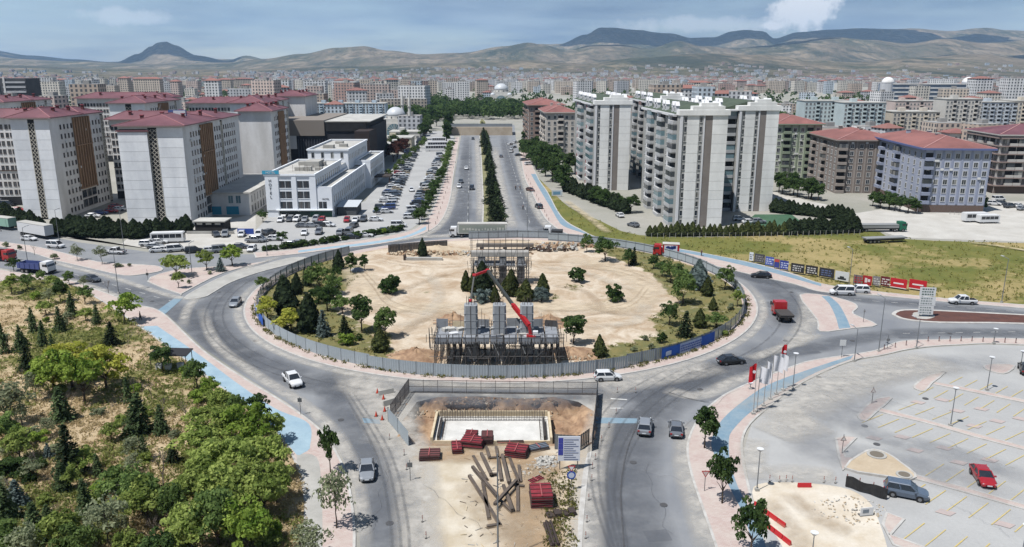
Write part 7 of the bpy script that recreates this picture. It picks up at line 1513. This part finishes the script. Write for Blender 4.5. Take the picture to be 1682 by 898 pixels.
rubble('rubble', 'earth lumps round the short brown hoarding', 700, 418, 10, 2, 160, .4, [M_pit, M_earth], .2); rubble('rubble', 'red-brown spoil beside the nearest pier', 680, 585, 4.2, 3, 160, .3, [M_pit, M_earth], .1); rubble('rubble', 'rubble in front of the farthest pier', 800, 418, 12, 3, 160, .4, [M_conc, M_pit, M_earth], .2); rubble('rubble', 'spoil to the right of the nearest pier', 945, 590, 5, 2, 120, .26, [M_pit, M_earth], .1); rubble('rubble', 'dark clods along the back edge of the pit', 815, 655, 9.5, .9, 420, .26, [M_pit, M_pit, M_earth, mat('dark_clod', (112, 92, 74))], -.5); rubble('rubble', 'clods on the pit slopes', 790, 668, 11, 1.6, 200, .16, [M_pit, M_earth], -1.1); rubble('rubble', 'stones on the dug verge of the car park', 1395, 838, 4, 3, 120, .1, [M_white, M_earth])
def mound(label, px_, py_, rx, ry, h, m):
    g = G(px_, py_); b = MB(); n, k = 28, 9; rings = []
    for j in range(k):
        t = j / (k - 1); rings.append([(g.x + rx * t * math.cos(6.283 * i / n) * (1 + .18 * math.sin(3 * i + j)), g.y + ry * t * math.sin(6.283 * i / n), .05 + max(0, h * (1 - t) ** 1.1 * (1 + .5 * fbm(i * .4, j * .6, 1, 2, px_)))) for i in range(n)])
    o = b.loft(rings[::-1], 0, False).build('earth_mound', m, smooth_=True); tag(o, label, 'mound', 'earth mounds in the works')
mound('red-brown earth mound left of the nearest pier', 684, 588, 5.2, 4.6, 1.6, M_pit); mound('red earth mound right of the nearest pier', 940, 582, 5.5, 4, 1.2, M_pit); mound('low pale mound near the farthest pier', 850, 404, 9, 3, 1.5, M_earth); mound('low pale mound beside the short hoarding', 720, 412, 9, 3, 1.4, M_earth); mound('brown earth mound behind the nearest pier', 745, 530, 4, 4, 1.9, M_pit); mound('brown earth mound beyond the right column', 900, 532, 5, 4, 1.7, M_pit)

# ---------------------------------------------------------------- street furniture
M_pole = plain((134, 138, 142), .5, .3); M_poled = plain((96, 98, 102), .5)
def lamp(px_, yb, yt, what, where, arms=1, r=.09, rz=0, kind='street', h=None):
    g = G(px_, yb); h = h or hgt(g, yt); o = empty('street_lamp', (g.x, g.y, .05), R(rz)); MB().tube([(0, 0, 0), (0, 0, h)], [r, r * .6], 6).build('pole', M_pole, o); MB().box(-.2, .2, -.2, .2, 0, .3).build('base', M_conc, o)
    if kind == 'street':
        for s in ((1,) if arms == 1 else (-1, 1)): a = MB().tube([(0, 0, h - .05), (s * 1.5, 0, h + .2)], .05, 5).build('arm', M_pole, o); MB().box(s * 1.2 if s > 0 else -2.0, 2.0 if s > 0 else -1.2, -.13, .13, h + .13, h + .25).build('lamp_head', plain((196, 198, 200)), a)
    elif kind == 'park': MB().tube([(0, 0, h), (0, 0, h + .35)], [.12, .4], 8).build('lamp_head', plain((226, 228, 230)), o)
    reg(o, 'lamp', what, where, px_, 'from the left', 'street lamps')
for (px_, yb, yt) in ((47, 440, 374), (97, 394, 345), (205, 418, 342), (316, 455, 400), (195, 482, 410), (1, 380, 330)): lamp(px_, yb, yt, 'tall slim street lamp', 'along the left roads', rz=80)
for (px_, yb, yt, a) in ((770, 370, 316, 2), (866, 381, 316, 1), (815, 306, 283, 1), (808, 275, 256, 1), (735, 300, 270, 1), (704, 380, 352, 1), (717, 318, 290, 1), (439, 420, 388, 1), (503, 405, 385, 1)): lamp(px_, yb, yt, 'slim street lamp', 'beside the avenue and car park', a)
for (px_, yb, yt) in ((1443, 578, 490), (1403, 594, 541), (1505, 572, 526), (1394, 473, 410), (1645, 497, 425)): lamp(px_, yb, yt, 'tall street lamp', 'along the right-hand roads', rz=100)
for (px_, yb, yt) in ((1561, 700, 641), (1621, 641, 590), (1243, 806, 742), (1333, 920, 880), (1676, 925, 868), (1302, 640, 584), (1632, 565, 543), (1677, 598, 580), (1232, 640, 632)): lamp(px_, yb, yt, 'lamp with flared white head', 'around the right car park', kind='park', r=.07)
lamp(818, 925, 746, 'tall bare steel pole', 'rising in front of the steel beams', kind='none', r=.11)
# flags
for i, (xb, yb, xt, yt, c_) in enumerate(((1237, 681, 1241, 597, 'red'), (1243, 677, 1248, 602, 'white'), (1254, 668, 1258, 593, 'white'), (1265, 657, 1271, 583, 'white'), (1275, 649, 1278, 580, 'white'), (1286, 642, 1290, 565, 'red'))):
    g = G(xb, yb); h = hgt(g, yt); o = empty('flagpole', (g.x, g.y, .14)); tag(o, f'flagpole with {c_} flag, {ordinal(i + 1)} from the left beside the cycle path', 'flagpole', 'flagpoles'); MB().tube([(0, 0, 0), (0, 0, h)], [.06, .035], 6).build('pole', plain((176, 172, 168)), o); MB().box(-.25, .25, -.25, .25, 0, .25).build('base', M_conc, o)
    b = MB(); n = 8; W_, H_ = (1.5, 2.3) if c_ == 'white' else (1.3, 2.4); q = .75 + .25 * math.sin(i * 2.3)
    P_ = [[(-(.05 + W_ * k / n * q) if c_ == 'red' and i == 5 else (.05 + W_ * k / n * q) if c_ == 'white' else -.05 - W_ * k / n * .7, (.16 * math.sin(k * .8 + z * .25 + i)), h - .15 - H_ * z / 5 - .45 * (k / n) ** 1.4) for z in range(6)] for k in range(n + 1)]
    for k in range(n):
        for z in range(5): b.face([P_[k][z], P_[k + 1][z], P_[k + 1][z + 1], P_[k][z + 1]])
    fm = mat('flag_' + c_, (232, 232, 236) if c_ == 'white' else (196, 28, 40), rough=.8); fo = b.build('flag', fm, o)
    if c_ == 'red':
        x_, z_ = P_[3][2][0], P_[3][2][2]; MB().tube([(x_, -.28, z_), (x_, -.24, z_)], .22, 12).build('emblem', plain((236, 236, 238)), o)
# billboards on the field edge
BBD = [(0, 25, 190, 235, 'white', (226, 228, 230), (120, 124, 128)), (28, 88, 198, 245, 'dark', (74, 72, 74), (150, 146, 142)), (90, 140, 210, 262, 'blue and white', (72, 92, 170), (206, 212, 230)), (141, 171, 222, 275, 'blue with red top', (58, 66, 140), (190, 74, 60)), (172, 222, 232, 285, 'deep blue', (46, 60, 142), (196, 204, 226)), (235, 312, 248, 303, 'black with pale script, nearest the blue ones', (40, 38, 40), (206, 204, 200)), (318, 388, 262, 315, 'black with pale script in the middle', (40, 38, 40), (206, 204, 200)), (395, 482, 280, 330, 'charcoal', (48, 48, 52), (96, 110, 150)), (485, 565, 298, 350, 'white with dark car shape', (214, 216, 216), (40, 44, 48)),
       (588, 640, 325, 370, 'grey and red', (120, 108, 108), (180, 40, 44)), (640, 695, 330, 375, 'red with white squares', (170, 32, 40), (224, 216, 214)), (697, 740, 335, 378, 'grey', (132, 128, 130), (200, 198, 196)), (742, 795, 340, 380, 'dark red', (104, 26, 34), (214, 206, 204)), (797, 893, 345, 392, 'bright red with white line, left one', (196, 28, 42), (236, 230, 230)), (903, 1005, 355, 400, 'bright red with white line, right one', (196, 28, 42), (236, 230, 230))]
for (x0, x1, y0, y1, nm, c1, c2) in BBD:
    pa, pb = 1230 + x0 / 3.4535, 1230 + x1 / 3.4535; yb = 360 + y1 / 3.4535 + 3.0; sl = (x1 - x0) / 3.4535 * .16; A, B_ = G(pa, yb - sl / 2), G(pb, yb + sl / 2); d = B_ - A; L = d.length; o = empty('billboard', (A.x, A.y, .05), math.atan2(d.y, d.x)); tag(o, f'{nm} billboard panel on the field edge', 'billboard', 'billboards along the grass field')
    pn_ = MB().box(.05, L - .05, -.05, .05, .45, 2.5).build('panel', [plain(c1)], o); q = random.Random(int(x0)); b = MB()
    if 'car shape' in nm: b.box(L * .2, L * .8, -.07, -.05, .7, 1.1).box(L * .35, L * .65, -.07, -.05, 1.1, 1.45)
    elif 'white line' in nm: b.box(L * .2, L * .8, -.07, -.05, 1.3, 1.6).box(0.1, L - .1, -.07, -.05, .45, .6)
    elif 'squares' in nm: b.box(L * .25, L * .5, -.07, -.05, 1.0, 2.0).box(L * .55, L * .8, -.07, -.05, 1.2, 1.8)
    elif 'red top' in nm: b.box(.06, L - .06, -.07, -.05, 1.8, 2.45)
    else:
        for k in range(3):
            x = L * .15
            while x < L * .8: w = q.uniform(.2, .7); b.box(x, x + w, -.07, -.05, .8 + k * .5, 1.05 + k * .5); x += w + .2
    b.build('print', plain(c2), pn_)
    for x in (.1, L - .15): MB().box(x, x + .07, .05, .12, 0, 2.4).build('post', M_poled, o)
# the three-panel sign
g = G(1519, 521); o = empty('direction_sign', (g.x, g.y, .13), R(-8)); tag(o, 'tall sign of three stacked white panels on the planted median', 'sign'); h3 = hgt(g, 471)
for x in (-.9, .9): MB().box(x - .08, x + .08, .05, .2, 0, h3).build('post', M_poled, o)
for k in range(3):
    z = h3 - 1.95 - k * 1.8; p = MB().box(-1.35 - .15 * (k == 0), 1.35 + .15 * (k == 1), -.06, .04, z, z + 1.7).build('panel', plain((228, 230, 230)), o); b = MB(); q = random.Random(k)
    for j in range(3):
        x = -1.1
        while x < .8: w = q.uniform(.15, .4); b.box(x, x + w, -.08, -.06, z + .25 + j * .5, z + .5 + j * .5); x += w + .15
    b.build('print', plain((140, 150, 150) if k else (86, 108, 96)), p)
# information board at the pit, roundabout sign
g = G(934, 772); o = empty('information_board', (g.x, g.y, .03)); tag(o, 'white information board with blue squares in front of the grey screen', 'notice board')
MB().box(-1.3, 1.3, -.05, .05, 1.2, 4.3).build('panel', plain((226, 230, 240)), o); [MB().box(x, x + .1, .05, .15, 0, 4.2).build('post', M_poled, o) for x in (-1.1, 1.0)]; b = MB(); b2 = MB()
for k in range(3): b.box(-1.25, -.7, -.07, -.05, 4.2 - .75 * (k + 1), 4.15 - .75 * k)
for k in range(10): b2.box(-.6, 1.1 - .3 * (k % 3), -.07, -.05, 1.35 + k * .28, 1.45 + k * .28)
b.build('blue_square', plain((66, 74, 168)), o); b2.build('text_line', plain((120, 130, 160)), o)
def roadsign(px_, py_, label, shapes, h=2.6, z=.05, face=0):
    g = G(px_, py_); o = empty('road_sign', (g.x, g.y, z), R(face)); tag(o, label, 'road sign'); MB().tube([(0, .05, 0), (0, .05, h)], .04, 6).build('post', M_poled, o)
    for (k, zc, r_, c_, c2) in shapes:
        n, a0 = {'round': (20, 0), 'tri': (3, 90), 'yield': (3, -90), 'square': (4, 45)}[k]
        mk = lambda q, y: [(q * math.cos(R(a0) + 6.2832 * i / n), y, zc + q * math.sin(R(a0) + 6.2832 * i / n)) for i in range(n)]
        pl = MB().loft([mk(r_, .02), mk(r_, -.03)]).build('plate', plain(c_), o)
        if c2: MB().face(mk(r_ * .68, -.04)).build('symbol', plain(c2), pl)
roadsign(938, 806, 'blue round sign under a give-way triangle beside the right kerb', [('round', 1.9, .5, (40, 84, 176), (206, 216, 234)), ('yield', 2.8, .5, (196, 40, 44), (234, 234, 234))]); roadsign(1157, 808, 'give-way triangle sign on the right pavement', [('yield', 2.3, .55, (190, 60, 60), (222, 200, 196))]); roadsign(494, 682, 'grey-backed sign on the left pavement by the cycle path', [('square', 2.2, .4, (96, 98, 100), None)]); roadsign(674, 790, 'grey sign back on the left edge of the median', [('square', 2.0, .42, (110, 112, 112), None)])
roadsign(243, 461, 'small dark sign at the tip of the triangular island', [('square', 1.5, .4, (70, 72, 72), None)]); roadsign(1382, 588, 'double white sign plate beside the right cycle path', [('square', 2.6, .7, (222, 224, 224), None)]); roadsign(1457, 575, 'small round sign on the right pavement', [('round', 1.8, .3, (120, 122, 124), None)]); roadsign(1418, 530, 'thin sign on the right traffic island', [('square', 2.2, .25, (150, 150, 150), None)]); roadsign(1432, 664, 'triangular sign on the middle parking island', [('tri', 2.0, .45, (150, 130, 126), (214, 210, 206))]); roadsign(1383, 746, 'triangular sign on the left parking island', [('tri', 2.0, .45, (150, 130, 126), (214, 210, 206))])
# bollards, cones and barriers
def cone(px_, py_, what, where, kind='post', key=None, z=.05):
    g = G(px_, py_); o = empty('traffic_post' if kind != 'stud' else 'bollard', (g.x, g.y, z))
    if kind == 'post': MB().tube([(0, 0, .05), (0, 0, .85)], .045, 8).build('post', plain((196, 190, 184)), o); MB().tube([(0, 0, .45), (0, 0, .58)], .05, 8).tube([(0, 0, .7), (0, 0, .8)], .05, 8).build('red_band', plain((176, 84, 70)), o); MB().tube([(0, 0, 0), (0, 0, .05)], .13, 8).build('foot', M_under, o)
    elif kind == 'stud': MB().tube([(0, 0, 0), (0, 0, .8)], .08, 8).build('post', plain((150, 120, 116)), o); MB().tube([(0, 0, .8), (0, 0, .9)], [.11, .03], 8).build('cap', M_under, o)
    else: MB().tube([(0, 0, .03), (0, 0, .75)], [.2, .03], 10).build('cone', plain((208, 70, 44)), o); MB().box(-.24, .24, -.24, .24, 0, .04).build('foot', M_under, o)
    reg(o, 'bollard' if kind == 'stud' else 'post', what, where, px_ if key is None else key, 'from the left', what + 's ' + where)
for (x, y) in ((664, 748), (668, 772), (640, 722), (694, 858), (700, 885)): cone(x, y, 'slim white marker post', 'along the left edge of the median')
for (x, y) in ((1014, 645), (1044, 645), (1012, 680), (1000, 703), (988, 725), (978, 755), (972, 790), (967, 822), (964, 858), (962, 885), (973, 770)): cone(x, y, 'marker post', 'along the left edge of the right-hand road')
for (x, y) in ((1264, 791), (1280, 792), (1291, 791), (1301, 792), (1353, 793), (1372, 794)): cone(x, y, 'red and white post', 'across the dug verge')
for (x, y) in ((620, 646), (630, 656), (632, 676), (628, 690), (618, 684)): cone(x, y, 'traffic cone', 'beside the left pit fence', 'cone')
for i in range(13): cone(748 - i * 2.7, 268 + i * 8.4, 'pink kerb bollard', 'along the left pavement of the avenue', 'stud', i, .13)
for i in range(12): cone(865 + i * 3.3, 290 + i * 6.6, 'pink kerb bollard', 'along the right pavement of the avenue', 'stud', i, .13)
for i in range(14): cone(1452 + i * 18, 575 - min(i, 4) * 3.4 + max(0, i - 8) * .7, 'thin bollard', 'along the top edge of the right car park', 'stud', i, .13)
def barrier(px_, py_, rz, label, m, L=2.2, n=1, h=.9):
    g = G(px_, py_); o = empty('barrier', (g.x, g.y, .04), R(rz)); tag(o, label, 'barrier'); 
    for i in range(n): MB().loft([[(i * L, -.3 * h, 0), (i * L + L - .08, -.3 * h, 0), (i * L + L - .08, .3 * h, 0), (i * L, .3 * h, 0)], [(i * L, -.08 * h, h), (i * L + L - .08, -.08 * h, h), (i * L + L - .08, .08 * h, h), (i * L, .08 * h, h)]]).build('segment', m, o)
RB = plain((196, 40, 46), .5)
barrier(1239, 830, -66, 'red net barrier row beside the bottom right tree', RB, 1.2, 4, .5); barrier(1260, 866, -68, 'red net barrier row at the bottom edge', RB, 1.2, 3, .5); barrier(1310, 800, 0, 'low red plastic barrier lying on the dug verge', RB, 1.6, 1, .5); barrier(630, 668, 40, 'grey concrete barrier outside the left pit fence', M_conc, 2.4, 1, .8); barrier(622, 650, 30, 'second grey barrier nearer the roundabout hoarding', M_conc, 2.4, 1, .7)
# black mesh screen next to the slate SUV
A, B_ = G(1388, 800), G(1456, 822); d = B_ - A; o = empty('mesh_screen', (A.x, A.y, .05), math.atan2(d.y, d.x)); tag(o, 'black mesh screen on posts beside the slate SUV', 'screen'); L = d.length; b = MB(); n = 18
for i in range(n): t0, t1 = L * i / n, L * (i + 1) / n; f = lambda t: 1.35 + .12 * math.sin(t * 2.2); b.face([(t0, .08 * math.sin(t0 * 3), .05), (t1, .08 * math.sin(t1 * 3), .05), (t1, .08 * math.sin(t1 * 3), f(t1)), (t0, .08 * math.sin(t0 * 3), f(t0))])
b.build('mesh_cloth', mat('black_mesh', (40, 40, 42), (56, 56, 56), scale=2), o); [MB().tube([(x, .1, 0), (x, .1, 1.6)], .05, 6).build('post', plain((150, 90, 80)), o) for x in (.1, L * .33, L * .66, L - .1)]
g = G(1423, 848); o = empty('sign_board', (g.x, g.y, .05), R(10)); tag(o, 'small white board standing on the dug verge', 'board'); MB().box(-.75, .75, -.03, .03, .1, 1.0).build('panel', TW, o); MB().box(-.5, .2, -.05, -.03, .4, .8).build('print', plain((130, 140, 150)), o); MB().box(-.7, -.6, 0, .5, 0, .1).box(.6, .7, 0, .5, 0, .1).build('foot', M_poled, o)
# blue billboard on the field corner and blue boxes in the avenue
g = G(915, 323); o = empty('billboard', (g.x, g.y, .05), R(10)); tag(o, 'white and pale blue board standing on the grass beside the avenue cycle path', 'billboard'); MB().box(-2, 2, -.08, .08, .4, 2.4).build('panel', plain((216, 226, 232)), o); MB().box(-1.5, 1.2, -.1, -.08, .8, 1.9).build('print', plain((120, 166, 196)), o); [MB().box(x, x + .1, .08, .16, 0, 2.3).build('post', M_poled, o) for x in (-1.8, 1.7)]
# hives and dark shade roof in the park
g = G(280, 608); o = empty('park_shelter', (g.x, g.y, .1), R(-4)); tag(o, 'dark shade roof on posts at the park edge', 'shelter'); MB().face([(-3, -.6, 2.6), (3.1, -.6, 2.6), (3.2, 1.8, 3.0), (-2.8, 1.8, 3.0)]).face([(-3, -.6, 2.5), (-2.8, 1.8, 2.9), (3.2, 1.8, 2.9), (3.1, -.6, 2.5)]).build('roof', mat('shade_cloth', (46, 46, 50)), o); [MB().tube([(x, y, 0), (x, y, 2.6)], .06, 6).build('post', M_dframe, o) for x in (-2.8, 2.9) for y in (-.5, 1.6)]
for i, (x, y) in enumerate(((262, 608), (277, 609), (297, 607))): g = G(x, y); o = empty('white_box', (g.x, g.y, .1)); MB().box(-.4, .4, -.35, .35, .15, .95).build('body', TW, o); MB().box(-.45, .45, -.4, .4, .95, 1.03).build('lid', M_flat, o); MB().box(-.35, -.25, -.3, .3, 0, .15).box(.25, .35, -.3, .3, 0, .15).build('foot', M_dframe, o); reg(o, 'box', 'white wooden box', 'under the dark shade roof in the park', x)
# white low posts on the sports pitch, pitch surface
sheet('sports_pitch', gp([(1222, 366), (1240, 352), (1300, 352), (1322, 368), (1300, 376), (1226, 376)]), mat('pitch_green', (74, 108, 82), (62, 96, 72), scale=.2), .03)
def fence_line(a, b_, n, h, label):
    A, B_ = G(*a), G(*b_); d = B_ - A; L = d.length; o = empty('wire_fence', (A.x, A.y, .02), math.atan2(d.y, d.x)); tag(o, label, 'fence'); pm = MB().box(-.05, .05, -.05, .05, 0, h).mesh('post', M_conc)
    for i in range(n + 1): ob('post', pm, o, (L * i / n, 0, 0))
    for z in (h * .3, h * .65, h * .95): MB().box(0, L, -.015, .015, z, z + .03).build('rail', M_poled, o)
fence_line((1060, 392), (1296, 390), 24, 1.6, 'post and wire fence in front of the cypress row'); fence_line((1300, 389), (1412, 386), 12, 1.6, 'post and wire fence in front of the pitch hedge'); fence_line((1560, 352), (1620, 354), 8, .9, 'low wall fence before the pale blue block')
# people
def person(px_, py_, head, shirt, trousers, label, z=.14, stride=.22):
    g = G(px_, py_); r = empty('person', (g.x, g.y, z), R(head)); tag(r, label, 'person')
    def skin(name, V_, E_, Rad, m, parent):
        me_ = bpy.data.meshes.new(name); me_.from_pydata(V_, E_, []); o_ = ob(name, me_, parent); md = o_.modifiers.new('skin', 'SKIN'); me_.skin_vertices[0].data[0].use_root = True
        for i, q in enumerate(Rad): me_.skin_vertices[0].data[i].radius = (q, q)
        o_.modifiers.new('sub', 'SUBSURF').levels = 1; o_.modifiers['sub'].render_levels = 1; me_.materials.append(m); return o_
    s = stride
    V_ = [(0, 0, .95), (0, 0, 1.2), (0, 0, 1.42), (.02, 0, 1.52), (.03, 0, 1.62), (.04, 0, 1.74), (0, .2, 1.4), (-.1, .26, 1.14), (.02, .26, .9), (0, -.2, 1.4), (.1, -.26, 1.14), (.2, -.25, .92), (0, .1, .88), (s * .6, .11, .5), (s * .7, .11, .08), (s * .7 + .16, .12, .04), (0, -.1, .88), (-s * .3, -.11, .5), (-s, -.11, .1), (-s + .16, -.12, .04)]
    E_ = [(0, 1), (1, 2), (2, 3), (3, 4), (4, 5), (2, 6), (6, 7), (7, 8), (2, 9), (9, 10), (10, 11), (0, 12), (12, 13), (13, 14), (14, 15), (0, 16), (16, 17), (17, 18), (18, 19)]
    Rd = [.15, .14, .15, .06, .1, .09, .075, .05, .04, .075, .05, .04, .1, .07, .05, .045, .1, .07, .05, .045]
    body = skin('body', V_, E_, Rd, plain((178, 140, 116), .7), r)
    skin('shirt', [(0, 0, .92), (0, 0, 1.2), (0, 0, 1.42), (0, .2, 1.4), (-.06, .24, 1.2), (0, -.2, 1.4), (.06, -.24, 1.2)], [(0, 1), (1, 2), (2, 3), (3, 4), (2, 5), (5, 6)], [.17, .165, .17, .095, .075, .095, .075], plain(shirt, .9), body)
    skin('trousers', [(0, 0, .95), (0, .1, .88), (s * .6, .11, .5), (s * .7, .11, .12), (0, -.1, .88), (-s * .3, -.11, .5), (-s, -.11, .13)], [(0, 1), (1, 2), (2, 3), (0, 4), (4, 5), (5, 6)], [.165, .12, .09, .07, .12, .09, .07], plain(trousers, .9), body)
    skin('hair', [(.0, 0, 1.7), (.02, 0, 1.78)], [(0, 1)], [.1, .085], plain((40, 34, 30), .9), body)
person(231, 527, 20, (44, 46, 54), (40, 42, 50), 'person in dark clothes walking on the pavement at the cycle crossing'); person(847, 312, 95, (50, 50, 56), (46, 48, 56), 'person in dark clothes walking on the avenue carriageway, left of two', .05); person(854, 312, 95, (120, 116, 118), (70, 70, 76), 'person in grey walking on the avenue carriageway, right of two', .05); person(1152, 421, 200, (40, 42, 48), (40, 42, 48), 'person standing on the pavement behind the red box truck'); person(859, 345, 80, (96, 94, 100), (60, 62, 68), 'person crossing the right carriageway of the avenue', .05)
# covered pile near the left trees, concrete trough, pit hose
g = G(588, 446); o = empty('covered_pile', (g.x, g.y, .15)); tag(o, 'pale grey tarpaulin-covered pile near the site entrance', 'pile'); b = MB(); rr_ = [[(1.9 * t * math.cos(6.283 * i / 14) * (1 + .1 * math.sin(i * 3)), 1.4 * t * math.sin(6.283 * i / 14), .9 * (1 - t * t)) for i in range(14)] for t in (1, .8, .5, .2, .02)]; b.loft(rr_).build('tarpaulin', mat('tarp', (168, 176, 188)), o, smooth_=True); MB().tube([(1.4 * math.cos(6.283 * i / 14), 1.0 * math.sin(6.283 * i / 14), .5) for i in range(15)], .04, 5).build('rope', M_form, o)
g = G(690, 428); o = empty('concrete_block', (g.x, g.y, .15), R(-2)); tag(o, 'low concrete beam lying on the bare earth of the site', 'beam'); MB().box(-3.5, 5.5, -.5, .5, 0, .7).build('beam', M_conc, o); MB().box(-4.0, -3.5, -.6, .6, 0, 1.3).build('end_block', M_brownd, o)
# haze: the air between the camera and the hills
hz = NT('haze_air'); hz.n.remove(hz.b); vol = hz.node('ShaderNodeVolumePrincipled'); vol.inputs['Color'].default_value = (.46, .69, 1.0, 1); vol.inputs['Density'].default_value = 3.8e-5; vol.inputs['Anisotropy'].default_value = .2
hz.l.new(vol.outputs[0], hz.n['Material Output'].inputs['Volume'])
tag(MB().box(-17000, 17000, -400, 17500, -4, 1000).build('haze', hz.m), 'thin bluish haze in front of the hills', 'haze', kind='stuff')
flush_labels()
